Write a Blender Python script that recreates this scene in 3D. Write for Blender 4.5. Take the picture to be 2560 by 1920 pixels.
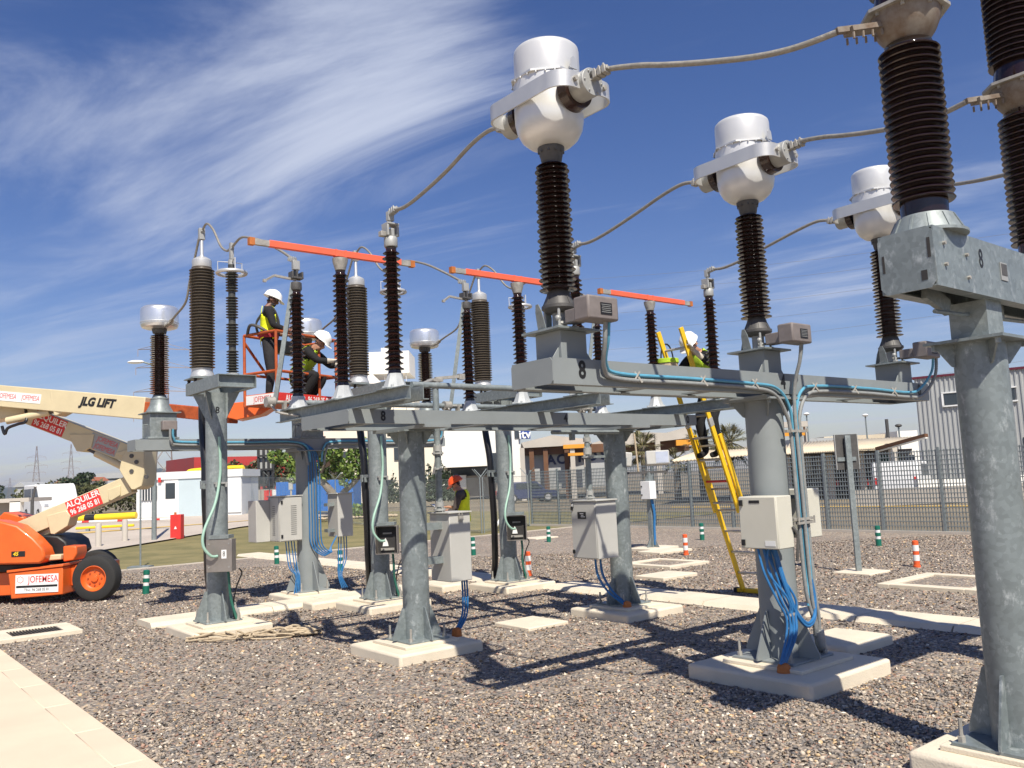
import bpy, bmesh, math, random
import numpy as np
from mathutils import Vector, Matrix
R = math.radians
rnd = random.Random(7)
for o in list(bpy.data.objects): bpy.data.objects.remove(o)
sc = bpy.context.scene
col = sc.collection

# ---------------------------------------------------------------- camera
cam_data = bpy.data.cameras.new('camera'); cam = bpy.data.objects.new('camera', cam_data); col.objects.link(cam)
cam_data.sensor_width = 36.0; cam_data.lens = 30.223; cam_data.clip_start = 0.05; cam_data.clip_end = 20000
_p, _r = R(6.298), R(2.619)
_f = Vector((0, math.cos(_p), math.sin(_p))); _r0 = Vector((1, 0, 0)); _u0 = _r0.cross(_f)
_rt = math.cos(_r)*_r0 - math.sin(_r)*_u0; _up = math.sin(_r)*_r0 + math.cos(_r)*_u0
cam.matrix_world = Matrix(((_rt.x, _up.x, -_f.x, 0), (_rt.y, _up.y, -_f.y, 0), (_rt.z, _up.z, -_f.z, 1.65), (0, 0, 0, 1)))
sc.camera = cam
sc.cycles.max_bounces = 6; sc.cycles.diffuse_bounces = 3; sc.cycles.glossy_bounces = 3
sc.render.resolution_x = 1024; sc.render.resolution_y = 768

# ---------------------------------------------------------------- light
SUN_EL, SHADOW_AZ = R(52), R(106.5)
to_sun = Vector((-math.cos(SHADOW_AZ)*math.cos(SUN_EL), -math.sin(SHADOW_AZ)*math.cos(SUN_EL), math.sin(SUN_EL)))
sd = bpy.data.lights.new('sun', 'SUN'); sun = bpy.data.objects.new('sun', sd); col.objects.link(sun)
sd.energy = 5.0; sd.angle = R(0.53); sd.color = (1.0, 0.93, 0.82)
sun.rotation_euler = to_sun.to_track_quat('Z', 'Y').to_euler(); sun.location = (0, 0, 60)
sc.view_settings.view_transform = 'Standard'; sc.view_settings.look = 'None'
sc.view_settings.exposure = 0.42; sc.view_settings.gamma = 1.0
sc.view_settings.use_curve_mapping = False

world = bpy.data.worlds.new('World'); sc.world = world; world.use_nodes = True
wn, wl = world.node_tree.nodes, world.node_tree.links
wn.clear()
wo = wn.new('ShaderNodeOutputWorld'); bg = wn.new('ShaderNodeBackground'); wl.new(bg.outputs[0], wo.inputs[0])
sky = wn.new('ShaderNodeTexSky'); sky.sky_type = 'NISHITA'; sky.sun_disc = False
sky.sun_elevation = SUN_EL; sky.sun_rotation = math.atan2(to_sun.x, to_sun.y)
sky.altitude = 0; sky.air_density = 1.0; sky.dust_density = 0.15; sky.ozone_density = 2.0
bg.inputs['Strength'].default_value = 0.072
tc = wn.new('ShaderNodeTexCoord')
def wmath(op, a, b=None, c=None):
    n = wn.new('ShaderNodeMath'); n.operation = op
    for i, x in enumerate((a, b, c)):
        if x is None: continue
        if isinstance(x, (int, float)): n.inputs[i].default_value = x
        else: wl.new(x, n.inputs[i])
    return n.outputs[0]
nrm = wn.new('ShaderNodeVectorMath'); nrm.operation = 'NORMALIZE'; wl.new(tc.outputs['Generated'], nrm.inputs[0])
sep = wn.new('ShaderNodeSeparateXYZ'); wl.new(nrm.outputs[0], sep.inputs[0])
# high thin cloud layer: the direction is projected onto a level sheet of cirrus overhead
zc = wmath('ADD', wmath('MAXIMUM', sep.outputs[2], 0.0), 0.10)
cx = wmath('DIVIDE', sep.outputs[0], zc); cy = wmath('DIVIDE', sep.outputs[1], zc)
cmb = wn.new('ShaderNodeCombineXYZ'); wl.new(cx, cmb.inputs[0]); wl.new(cy, cmb.inputs[1])
mp = wn.new('ShaderNodeMapping'); wl.new(cmb.outputs[0], mp.inputs[0])
mp.inputs['Rotation'].default_value = (0, 0, R(-155))
mp0 = mp; mp = wn.new('ShaderNodeMapping'); wl.new(mp0.outputs[0], mp.inputs[0]); mp.inputs['Scale'].default_value = (0.36, 1.25, 1); mp.inputs['Location'].default_value = (0.6, 0.35, 0)
n1 = wn.new('ShaderNodeTexNoise'); n1.inputs['Scale'].default_value = 1.5; n1.inputs['Detail'].default_value = 9; n1.inputs['Roughness'].default_value = 0.62; n1.inputs['Distortion'].default_value = 1.1
wl.new(mp.outputs[0], n1.inputs['Vector'])
n2 = wn.new('ShaderNodeTexNoise'); n2.inputs['Scale'].default_value = 0.55; n2.inputs['Detail'].default_value = 3
wl.new(mp.outputs[0], n2.inputs['Vector'])
# the long bright streak of cirrus seen in the photograph, as a few directions on the sky
def spot(d, k, a):
    dp = wn.new('ShaderNodeVectorMath'); dp.operation = 'DOT_PRODUCT'; wl.new(nrm.outputs[0], dp.inputs[0])
    dp.inputs[1].default_value = Vector(d).normalized()
    return wmath('MULTIPLY', wmath('EXPONENT', wmath('MULTIPLY', wmath('SUBTRACT', dp.outputs['Value'], 1.0), k)), a)
bias = None
for d, k, a in [((-0.4517, 0.8093, 0.3756), 420, 0.124), ((-0.3887, 0.8436, 0.3705), 300, 0.161), ((-0.3223, 0.8632, 0.3886), 300, 0.174), ((-0.2585, 0.8753, 0.4086), 260, 0.174), ((-0.1987, 0.8769, 0.4377), 220, 0.186), ((-0.1455, 0.8715, 0.4684), 180, 0.211), ((-0.0763, 0.8702, 0.4868), 160, 0.211), ((0.0052, 0.8705, 0.4921), 200, 0.124), ((-0.4104, 0.8466, 0.3388), 500, 0.099), ((-0.4699, 0.7858, 0.4022), 700, 0.174), ((-0.386, 0.8656, 0.3189), 700, 0.136), ((-0.0634, 0.8974, 0.4367), 260, 0.124), ((-0.1985, 0.9076, 0.3699), 400, 0.112), ((-0.1112, 0.9153, 0.3872), 300, 0.093), ((-0.4104, 0.8928, 0.1855), 60, 0.062), ((-0.4647, 0.877, 0.1223), 60, 0.074), ((0.2806, 0.9222, 0.2661), 80, 0.074), ((0.4131, 0.8811, 0.2302), 80, 0.074), ((-0.1213, 0.9595, 0.2541), 40, 0.025), ((0.195, 0.8688, 0.4551), 40, -0.124), ((0.4523, 0.8035, 0.3871), 40, -0.136), ((-0.4532, 0.8519, 0.2626), 90, -0.05), ((-0.371, 0.8042, 0.4644), 120, -0.211), ((-0.2629, 0.8381, 0.478), 200, -0.124), ((0.064, 0.9479, 0.3121), 50, -0.019), ((-0.4477, 0.7724, 0.4505), 200, -0.124)]:
    s_ = spot(d, k, a); bias = s_ if bias is None else wmath('ADD', bias, s_)
veil = wmath('MULTIPLY', wmath('EXPONENT', wmath('MULTIPLY', wmath('MAXIMUM', sep.outputs[2], 0.0), -6.0)), 0.14)
bias = wmath('ADD', bias, veil)
dens = wmath('ADD', wmath('ADD', wmath('MULTIPLY', wmath('SUBTRACT', n1.outputs[0], 0.5), 1.9), wmath('MULTIPLY', wmath('SUBTRACT', n2.outputs[0], 0.5), 0.8)), bias)
mr = wn.new('ShaderNodeMapRange'); mr.interpolation_type = 'SMOOTHSTEP'
mr.inputs['From Min'].default_value = -0.08; mr.inputs['From Max'].default_value = 0.85; mr.inputs['To Max'].default_value = 0.9
wl.new(dens, mr.inputs['Value'])
hs = wn.new('ShaderNodeHueSaturation'); hs.inputs['Saturation'].default_value = 1.28; hs.inputs['Hue'].default_value = 0.512; hs.inputs['Value'].default_value = 1.0; wl.new(sky.outputs[0], hs.inputs['Color'])
tn = wn.new('ShaderNodeMix'); tn.data_type = 'RGBA'; tn.blend_type = 'MULTIPLY'; tn.inputs['Factor'].default_value = 1.0; wl.new(hs.outputs[0], tn.inputs['A']); tn.inputs['B'].default_value = (1.12, 1.0, 1.07, 1)
mx = wn.new('ShaderNodeMix'); mx.data_type = 'RGBA'; wl.new(mr.outputs[0], mx.inputs['Factor'])
wl.new(tn.outputs['Result'], mx.inputs['A']); mx.inputs['B'].default_value = (6.6, 7.2, 8.8, 1)
wl.new(mx.outputs['Result'], bg.inputs['Color'])

# ---------------------------------------------------------------- helpers
TH = R(39.208); UU = Vector((math.cos(TH), math.sin(TH), 0)); VV = Vector((-math.sin(TH), math.cos(TH), 0)); ORG = Vector((-1.911, 11.953, 0))
def P(u, v, z=0.0):                     # the yard's own axes: u along the rows, v across them
    return ORG + UU*u + VV*v + Vector((0, 0, z))
def sstep(a, b, x):
    t = min(1, max(0, (x-a)/(b-a))); return t*t*(3-2*t)
def uv_of(x, y):
    d = Vector((x, y, 0)) - ORG; return d.dot(UU), d.dot(VV)
def terrain(x, y):
    u, v = uv_of(x, y)
    return 0.6*sstep(13, 33, v)*(1-sstep(12.5, 20, u))

class MB:
    def __init__(s): s.v = []; s.f = []; s.m = []; s.cm = 0
    def add(s, vs, fs, M=None):
        o = len(s.v)
        s.v += [tuple(M @ Vector(p)) for p in vs] if M else [tuple(p) for p in vs]
        s.f += [tuple(i+o for i in f) for f in fs]; s.m += [s.cm]*len(fs); return s
    def box(s, c, d, rz=0, M=None):
        x, y, z = d[0]/2, d[1]/2, d[2]/2
        vs = [(a*x, b*y, e*z) for e in (-1, 1) for b in (-1, 1) for a in (-1, 1)]
        fs = [(0, 2, 3, 1), (4, 5, 7, 6), (0, 1, 5, 4), (2, 6, 7, 3), (0, 4, 6, 2), (1, 3, 7, 5)]
        T = Matrix.Translation(c) @ Matrix.Rotation(rz, 4, 'Z')
        return s.add(vs, fs, (M @ T) if M else T)
    def bar(s, a, b, w, h, up=(0, 0, 1)):
        a, b = Vector(a), Vector(b); d = b-a; L = d.length; x = d.normalized(); up = Vector(up)
        y = up.cross(x)
        if y.length < 1e-4: y = Vector((0, 1, 0)).cross(x)
        y.normalize(); z = x.cross(y)
        M = Matrix(((x.x, y.x, z.x, (a.x+b.x)/2), (x.y, y.y, z.y, (a.y+b.y)/2), (x.z, y.z, z.z, (a.z+b.z)/2), (0, 0, 0, 1)))
        return s.box((0, 0, 0), (L, w, h), 0, M)
    def tube(s, pts, r, n=8, cap=True):
        pts = [Vector(p) for p in pts]; N = len(pts); rr = r if isinstance(r, (list, tuple)) else [r]*N
        vs = []; prev = None
        for i in range(N):
            t = (pts[min(i+1, N-1)] - pts[max(i-1, 0)])
            t = t.normalized() if t.length > 1e-9 else Vector((0, 0, 1))
            if prev is None:
                a = Vector((0, 0, 1)) if abs(t.z) < 0.9 else Vector((1, 0, 0)); x = a.cross(t).normalized()
            else:
                x = prev - t*prev.dot(t)
                x = x.normalized() if x.length > 1e-6 else Vector((1, 0, 0)).cross(t).normalized()
            prev = x; y = t.cross(x)
            for k in range(n):
                an = 2*math.pi*k/n; vs.append(pts[i] + (x*math.cos(an)+y*math.sin(an))*rr[i])
        fs = [(i*n+k, i*n+(k+1) % n, (i+1)*n+(k+1) % n, (i+1)*n+k) for i in range(N-1) for k in range(n)]
        if cap: fs += [tuple(range(n))[::-1], tuple((N-1)*n+k for k in range(n))]
        return s.add(vs, fs)
    def cyl(s, a, b, r, n=16, r2=None): return s.tube([a, b], [r, r if r2 is None else r2], n)
    def lathe(s, prof, n=24, M=None, c=(0, 0, 0), cap=True):
        vs = []; N = len(prof)
        for r, z in prof:
            for k in range(n):
                an = 2*math.pi*(k+.5)/n; vs.append((c[0]+r*math.cos(an), c[1]+r*math.sin(an), c[2]+z))
        fs = [(i*n+k, i*n+(k+1) % n, (i+1)*n+(k+1) % n, (i+1)*n+k) for i in range(N-1) for k in range(n)]
        if cap: fs += [tuple(range(n))[::-1], tuple((N-1)*n+k for k in range(n))]
        return s.add(vs, fs, M)
    def prism(s, poly, t0, t1, M=None):   # polygon in x,y swept from t0 to t1 in z
        n = len(poly); vs = [(x, y, t0) for x, y in poly] + [(x, y, t1) for x, y in poly]
        fs = [tuple(range(n))[::-1], tuple(range(n, 2*n))] + [(k, (k+1) % n, n+(k+1) % n, n+k) for k in range(n)]
        return s.add(vs, fs, M)
    def sphere(s, c, r, n=12, m=8, sc_=(1, 1, 1)):
        prof = [(max(1e-4, math.sin(math.pi*i/m))*r, -math.cos(math.pi*i/m)*r) for i in range(m+1)]
        return s.lathe(prof, n, Matrix.Translation(c) @ Matrix.Diagonal((*sc_, 1)))
    def mesh(s, name, mats, smooth=True, ang=38, recalc=True):
        me = bpy.data.meshes.new(name); me.from_pydata(s.v, [], s.f)
        for m_ in (mats if isinstance(mats, (list, tuple)) else [mats]): me.materials.append(m_)
        if any(s.m): me.polygons.foreach_set('material_index', s.m)
        if recalc:
            bm = bmesh.new(); bm.from_mesh(me); bmesh.ops.recalc_face_normals(bm, faces=bm.faces); bm.to_mesh(me); bm.free()
        if smooth:
            me.polygons.foreach_set('use_smooth', [True]*len(me.polygons)); me.set_sharp_from_angle(angle=R(ang))
        me.update(); return me
    def build(s, name, mats, parent=None, loc=None, rz=0, bevel=0, **k):
        return mobj(name, s.mesh(name, mats, **k), parent, loc, rz, bevel)
def mobj(name, me, parent=None, loc=None, rz=0, bevel=0):
    o = bpy.data.objects.new(name, me); col.objects.link(o)
    if parent is not None: o.parent = parent
    if loc is not None: o.location = loc
    if rz: o.rotation_euler = (0, 0, rz)
    if bevel:
        b = o.modifiers.new('bevel', 'BEVEL'); b.width = bevel; b.segments = 2; b.limit_method = 'ANGLE'; b.angle_limit = R(40); b.harden_normals = False
    return o
def tag(o, label, cat, group=None, kind=None):
    if label: o['label'] = label
    if cat: o['category'] = cat
    if group: o['group'] = group
    if kind: o['kind'] = kind
    return o
def thing(name, label, cat, loc=(0, 0, 0), rz=0, group=None):
    o = bpy.data.objects.new(name, None); o.empty_display_size = 0.2; col.objects.link(o)
    o.location = loc; o.rotation_euler = (0, 0, rz); return tag(o, label, cat, group)
def struct(o): o['kind'] = 'structure'; return o
def copy_tree(o, parent=None):
    c = o.copy(); col.objects.link(c); c.parent = parent
    for ch in list(o.children): copy_tree(ch, c)
    return c
def cat(pts, n=6):                     # smooth path through points
    pts = [Vector(p) for p in pts]; out = []
    for i in range(len(pts)-1):
        p0, p1, p2, p3 = pts[max(i-1, 0)], pts[i], pts[i+1], pts[min(i+2, len(pts)-1)]
        for k in range(n):
            t = k/n; out.append(0.5*((2*p1)+(p2-p0)*t+(2*p0-5*p1+4*p2-p3)*t*t+(3*p1-p0-3*p2+p3)*t**3))
    return out+[pts[-1]]
_fonts = {}
def text_mesh(s, size, m, bold=0.0, shear=0.0, width=1.0, name='lettering'):
    cu = bpy.data.curves.new(name, 'FONT'); cu.body = s; cu.size = size; cu.align_x = 'CENTER'; cu.align_y = 'CENTER'; cu.offset = bold; cu.shear = shear
    cu.extrude = 0.0008; cu.resolution_u = 3; cu.fill_mode = 'BOTH'
    o = bpy.data.objects.new(name, cu); col.objects.link(o)
    dg = bpy.context.evaluated_depsgraph_get(); me = bpy.data.meshes.new_from_object(o.evaluated_get(dg)); me.name = name
    bpy.data.objects.remove(o)
    if width != 1.0:
        for v in me.vertices: v.co.x *= width
    me.materials.clear(); me.materials.append(m); return me
def frame(o, x, y):                    # matrix: origin, text-right, text-up
    x, y = Vector(x).normalized(), Vector(y).normalized(); z = x.cross(y).normalized(); y = z.cross(x)
    return Matrix(((x.x, y.x, z.x, o[0]), (x.y, y.y, z.y, o[1]), (x.z, y.z, z.z, o[2]), (0, 0, 0, 1)))
def text(s, size, m, parent, o, x, y, name='lettering', **k):
    ob = mobj(name, text_mesh(s, size, m, **k), parent); ob.matrix_local = frame(o, x, y); return ob

# ---------------------------------------------------------------- materials
def mat(name, c, rough=.6, metal=0., var=.18, scale=6., bump=0., bscale=60., spec=.5, coat=0., stain=None, coord='Object'):
    m = bpy.data.materials.new(name); m.use_nodes = True; nt = m.node_tree; N, L = nt.nodes, nt.links
    b = N['Principled BSDF']; b.inputs['Roughness'].default_value = rough; b.inputs['Metallic'].default_value = metal
    b.inputs['Specular IOR Level'].default_value = spec
    if coat: b.inputs['Coat Weight'].default_value = coat; b.inputs['Coat Roughness'].default_value = .08
    t = N.new('ShaderNodeTexCoord'); out = t.outputs[coord]
    if coord == 'World': pass
    no = N.new('ShaderNodeTexNoise'); no.inputs['Scale'].default_value = scale; no.inputs['Detail'].default_value = 6; no.inputs['Roughness'].default_value = .62; L.new(out, no.inputs['Vector'])
    r = N.new('ShaderNodeValToRGB'); r.color_ramp.elements[0].position = .3; r.color_ramp.elements[1].position = .7
    lo = tuple(x*(1-var) for x in c); hi = tuple(min(1, x*(1+var)) for x in c)
    if stain: lo = stain
    r.color_ramp.elements[0].color = (*lo, 1); r.color_ramp.elements[1].color = (*hi, 1)
    L.new(no.outputs[0], r.inputs[0]); L.new(r.outputs[0], b.inputs['Base Color'])
    mr_ = N.new('ShaderNodeMapRange'); mr_.inputs['To Min'].default_value = max(.02, rough-.12); mr_.inputs['To Max'].default_value = min(1, rough+.12)
    L.new(no.outputs[0], mr_.inputs['Value']); L.new(mr_.outputs[0], b.inputs['Roughness'])
    if bump:
        n2_ = N.new('ShaderNodeTexNoise'); n2_.inputs['Scale'].default_value = bscale; n2_.inputs['Detail'].default_value = 4; L.new(out, n2_.inputs['Vector'])
        bp = N.new('ShaderNodeBump'); bp.inputs['Strength'].default_value = bump; bp.inputs['Distance'].default_value = .01
        L.new(n2_.outputs[0], bp.inputs['Height']); L.new(bp.outputs[0], b.inputs['Normal'])
    return m
def galv(name, c, spots=.35, rough=.5):
    """hot-dip galvanised steel: crystal spangle and paler zinc spots"""
    m = mat(name, c, rough, .25, .12, 3.5); N, L = m.node_tree.nodes, m.node_tree.links; b = N['Principled BSDF']
    t = [n for n in N if n.type == 'TEX_COORD'][0]; base = b.inputs['Base Color'].links[0].from_socket
    vo = N.new('ShaderNodeTexVoronoi'); vo.inputs['Scale'].default_value = 38; L.new(t.outputs['Object'], vo.inputs['Vector'])
    sp = N.new('ShaderNodeSeparateColor'); L.new(vo.outputs['Color'], sp.inputs[0])
    mp_ = N.new('ShaderNodeMapping'); mp_.inputs['Scale'].default_value = (1, 1, .55); L.new(t.outputs['Object'], mp_.inputs[0])
    no = N.new('ShaderNodeTexNoise'); no.inputs['Scale'].default_value = 14; no.inputs['Detail'].default_value = 5; no.inputs['Roughness'].default_value = .7; L.new(mp_.outputs[0], no.inputs['Vector'])
    rp = N.new('ShaderNodeMapRange'); rp.inputs['From Min'].default_value = .56; rp.inputs['From Max'].default_value = .72; rp.inputs['To Max'].default_value = spots; L.new(no.outputs[0], rp.inputs['Value'])
    mx_ = N.new('ShaderNodeMix'); mx_.data_type = 'RGBA'; L.new(rp.outputs[0], mx_.inputs['Factor']); L.new(base, mx_.inputs['A']); mx_.inputs['B'].default_value = (.62, .66, .66, 1)
    m2 = N.new('ShaderNodeMix'); m2.data_type = 'RGBA'; m2.blend_type = 'MULTIPLY'; m2.inputs['Factor'].default_value = .22; L.new(mx_.outputs['Result'], m2.inputs['A'])
    g = N.new('ShaderNodeCombineColor'); [L.new(sp.outputs[0], g.inputs[i]) for i in range(3)]; L.new(g.outputs[0], m2.inputs['B'])
    L.new(m2.outputs['Result'], b.inputs['Base Color']); return m
M = {}
M['galv'] = galv('galvanised_steel', (.25, .285, .285), .3)
M['galv_spot'] = galv('spangled_galvanised_steel', (.225, .26, .262), .6, .42)
M['painted'] = mat('grey_painted_steel', (.225, .248, .25), .5, .0, .07, 3)
M['alu'] = mat('brushed_aluminium', (.62, .62, .60), .42, .55, .06, 4)
M['alu_paint'] = mat('silver_painted_tank', (.70, .70, .68), .38, .35, .05, 2.5)
M['alu_clean'] = mat('bright_spun_aluminium', (.74, .76, .78), .33, .75, .05, 3)
M['cast'] = mat('weathered_cast_aluminium', (.36, .345, .31), .6, .3, .25, 18)
M['zinc_white'] = mat('pale_cast_fitting', (.36, .365, .35), .5, .2, .12, 12)
M['cast_pale'] = mat('pale_cast_base', (.46, .48, .475), .5, .15, .1, 12)
M['brown'] = mat('brown_glazed_porcelain', (.017, .0075, .006), .09, 0, .2, 10, spec=.6)
M['brown_dust'] = mat('dusty_brown_porcelain', (.030, .014, .0105), .15, 0, .25, 9, spec=.6)
M['silicone'] = mat('grey_brown_silicone', (.088, .072, .054), .42, 0, .15, 8)
M['dark_silicone'] = mat('dark_green_grey_silicone', (.052, .052, .045), .45, 0, .12, 8)
M['dark_iron'] = mat('dark_cast_iron', (.085, .082, .078), .55, .2, .2, 14)
M['rust_cast'] = mat('stained_cast_housing', (.24, .215, .18), .62, .2, .2, 10, stain=(.14, .09, .055))
M['taupe'] = mat('taupe_cast_box', (.20, .175, .165), .6, .1, .14, 14)
M['concrete'] = mat('pale_concrete', (.66, .585, .455), .9, 0, .09, 2.2, .35, 90, coord='Object')
M['concrete_warm'] = mat('warm_concrete_paving', (.66, .54, .40), .92, 0, .07, 1.2, .25, 120)
M['orange_paint'] = mat('orange_busbar_paint', (.80, .13, .062), .5, 0, .1, 5)
M['lift_orange'] = mat('orange_machine_paint', (.72, .125, .018), .42, 0, .1, 3, coat=.25)
M['rail_orange'] = mat('worn_orange_rail_paint', (.42, .085, .018), .55, 0, .25, 12)
M['cream'] = mat('cream_boom_paint', (.60, .515, .325), .45, 0, .07, 3, coat=.15)
M['rubber'] = mat('black_tyre_rubber', (.022, .022, .021), .8, 0, .2, 20, .3, 160)
M['cable_black'] = mat('black_cable_sheath', (.010, .010, .012), .3, 0, .1, 10, spec=.5)
M['cable_blue'] = mat('blue_cable_sheath', (.025, .15, .36), .42, 0, .12, 14)
M['cable_cyan'] = mat('pale_blue_cable_sheath', (.10, .33, .47), .4, 0, .1, 14)
M['conduit'] = mat('grey_flexible_conduit', (.24, .25, .245), .6, 0, .15, 30)
M['green_hose'] = mat('pale_green_hose', (.30, .47, .38), .5, 0, .1, 12)
M['green_dark'] = mat('green_earth_cable', (.03, .15, .11), .5, 0, .1, 12)
M['conductor'] = mat('stranded_aluminium_conductor', (.30, .28, .24), .55, .35, .2, 30, .5, 120)
M['cab_grey'] = mat('light_grey_cabinet_paint', (.46, .455, .42), .45, 0, .04, 3)
M['cab_cream'] = mat('cream_cabinet_paint', (.58, .565, .48), .45, 0, .04, 3)
M['steel_box'] = mat('brushed_stainless_steel', (.30, .275, .25), .42, .6, .12, 6)
M['black'] = mat('black_paint', (.012, .012, .013), .5, 0, .1, 8)
M['dark'] = mat('dark_interior', (.03, .028, .027), .7, 0, .2, 8)
M['white'] = mat('white_paint', (.80, .80, .78), .5, 0, .04, 3)
M['red'] = mat('red_paint', (.62, .035, .03), .5, 0, .08, 4)
M['yellow'] = mat('yellow_fibreglass', (.80, .50, .012), .45, 0, .07, 8)
M['yellow_pipe'] = mat('yellow_pipe_paint', (.85, .58, .02), .45, 0, .06, 4)
M['rung'] = mat('ladder_aluminium', (.50, .48, .43), .4, .5, .1, 12)
M['green_post'] = mat('green_bollard_plastic', (.004, .13, .085), .5, 0, .1, 5)
M['orange_post'] = mat('orange_bollard_plastic', (.72, .11, .025), .5, 0, .1, 5)
M['reflect'] = mat('white_reflective_band', (.75, .76, .74), .35, 0, .06, 10)
M['hivis'] = mat('yellow_hi_vis_fabric', (.80, .86, .015), .8, 0, .12, 16, .4, 60)
M['hivis_green'] = mat('green_yellow_vest_fabric', (.42, .62, .03), .8, 0, .12, 16, .4, 60)
M['tape'] = mat('grey_reflective_tape', (.42, .44, .42), .4, 0, .08, 20)
M['cloth_black'] = mat('black_cloth', (.009, .0085, .009), .9, 0, .3, 14, .5, 40)
M['cloth_grey'] = mat('dark_grey_trousers', (.022, .021, .023), .9, 0, .3, 14, .5, 40)
M['cloth_brown'] = mat('brown_grey_sweater', (.075, .058, .05), .9, 0, .25, 20, .5, 80)
M['skin'] = mat('tan_skin', (.42, .22, .14), .55, 0, .1, 20)  # plain tan skin tone, slightly mottled at random
M['skin_dark'] = mat('dark_skin', (.20, .095, .06), .5, 0, .1, 20)
M['glove'] = mat('pale_work_glove', (.52, .47, .38), .85, 0, .15, 20, .4, 60)
M['helmet_white'] = mat('white_helmet_plastic', (.82, .82, .80), .25, 0, .03, 5)
M['helmet_orange'] = mat('orange_helmet_plastic', (.85, .10, .015), .25, 0, .05, 5)
M['hair'] = mat('dark_hair', (.012, .009, .008), .7, 0, .3, 40)
M['belt_red'] = mat('red_harness_webbing', (.35, .02, .03), .8, 0, .2, 20)
M['rope'] = mat('beige_rope', (.46, .37, .25), .9, 0, .2, 40, .4, 200)
M['terracotta'] = mat('orange_pipe_cap', (.45, .14, .03), .7, 0, .2, 12)
# ================================================================= the setting
def stone_mat(name, scale, bright=1.0, attr=False):
    m = bpy.data.materials.new(name); m.use_nodes = True; N, L = m.node_tree.nodes, m.node_tree.links
    b = N['Principled BSDF']; b.inputs['Roughness'].default_value = .85; b.inputs['Specular IOR Level'].default_value = .3
    r = N.new('ShaderNodeValToRGB'); r.color_ramp.interpolation = 'CONSTANT'
    pal = [(0, (.10, .098, .10)), (.08, (.245, .22, .20)), (.24, (.185, .18, .182)), (.38, (.29, .25, .21)), (.52, (.16, .148, .143)), (.60, (.33, .285, .24)),
           (.72, (.22, .20, .19)), (.80, (.32, .215, .175)), (.86, (.44, .395, .34)), (.93, (.46, .35, .22)), (.965, (.62, .58, .51))]
    e = r.color_ramp.elements
    while len(e) < len(pal): e.new(.5)
    for i, (p_, c_) in enumerate(pal): e[i].position = p_; e[i].color = (c_[0]*bright*1.04, c_[1]*bright*.985, c_[2]*bright*.90, 1)
    if attr:
        a = N.new('ShaderNodeAttribute'); a.attribute_name = 'tone'; L.new(a.outputs['Fac'], r.inputs[0])
        t = N.new('ShaderNodeTexCoord'); no = N.new('ShaderNodeTexNoise'); no.inputs['Scale'].default_value = 90; L.new(t.outputs['Object'], no.inputs['Vector'])
        mm = N.new('ShaderNodeMix'); mm.data_type = 'RGBA'; mm.blend_type = 'MULTIPLY'; mm.inputs['Factor'].default_value = .45; L.new(r.outputs[0], mm.inputs['A'])
        rr = N.new('ShaderNodeMapRange'); rr.inputs['To Min'].default_value = .5; rr.inputs['To Max'].default_value = 1.5; L.new(no.outputs[0], rr.inputs['Value'])
        g = N.new('ShaderNodeCombineColor'); [L.new(rr.outputs[0], g.inputs[i]) for i in range(3)]; L.new(g.outputs[0], mm.inputs['B']); L.new(mm.outputs['Result'], b.inputs['Base Color'])
    else:
        t = N.new('ShaderNodeTexCoord')
        wv = N.new('ShaderNodeTexNoise'); wv.inputs['Scale'].default_value = scale*.8; L.new(t.outputs['Object'], wv.inputs['Vector'])
        ad = N.new('ShaderNodeMix'); ad.data_type = 'RGBA'; ad.blend_type = 'LINEAR_LIGHT'; ad.inputs['Factor'].default_value = .012; L.new(t.outputs['Object'], ad.inputs['A']); L.new(wv.outputs['Color'], ad.inputs['B'])
        vo = N.new('ShaderNodeTexVoronoi'); vo.inputs['Scale'].default_value = scale; L.new(ad.outputs['Result'], vo.inputs['Vector'])
        sp = N.new('ShaderNodeSeparateColor'); L.new(vo.outputs['Color'], sp.inputs[0]); L.new(sp.outputs[0], r.inputs[0])
        big = N.new('ShaderNodeTexNoise'); big.inputs['Scale'].default_value = .7; big.inputs['Detail'].default_value = 4; L.new(t.outputs['Object'], big.inputs['Vector'])
        rr = N.new('ShaderNodeMapRange'); rr.inputs['To Min'].default_value = .72; rr.inputs['To Max'].default_value = 1.28; L.new(big.outputs[0], rr.inputs['Value'])
        g = N.new('ShaderNodeCombineColor'); [L.new(rr.outputs[0], g.inputs[i]) for i in range(3)]
        mm = N.new('ShaderNodeMix'); mm.data_type = 'RGBA'; mm.blend_type = 'MULTIPLY'; mm.inputs['Factor'].default_value = 1; L.new(r.outputs[0], mm.inputs['A']); L.new(g.outputs[0], mm.inputs['B'])
        L.new(mm.outputs['Result'], b.inputs['Base Color'])
        inv = N.new('ShaderNodeMath'); inv.operation = 'SUBTRACT'; inv.inputs[0].default_value = 1; L.new(vo.outputs['Distance'], inv.inputs[1])
        bp = N.new('ShaderNodeBump'); bp.inputs['Strength'].default_value = .9; bp.inputs['Distance'].default_value = .02; L.new(inv.outputs[0], bp.inputs['Height']); L.new(bp.outputs[0], b.inputs['Normal'])
    return m
M['gravel'] = stone_mat('crushed_gravel', 42, 1.06)
M['stone'] = stone_mat('gravel_stone', 1, 1.15, True)
M['dirt'] = mat('dry_earth', (.20, .165, .11), .95, 0, .35, .08, .4, 3)
M['lawn'] = mat('dry_lawn', (.20, .165, .07), .95, 0, .3, .9, .6, 40, stain=(.125, .118, .042))
M['asphalt'] = mat('pale_worn_asphalt', (.46, .40, .335), .9, 0, .08, .6, .3, 60)
M['kerb'] = mat('pale_kerb_concrete', (.50, .45, .38), .9, 0, .1, 2, .3, 60)
M['line_yellow'] = mat('yellow_road_paint', (.62, .42, .12), .8, 0, .15, 4)

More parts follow.
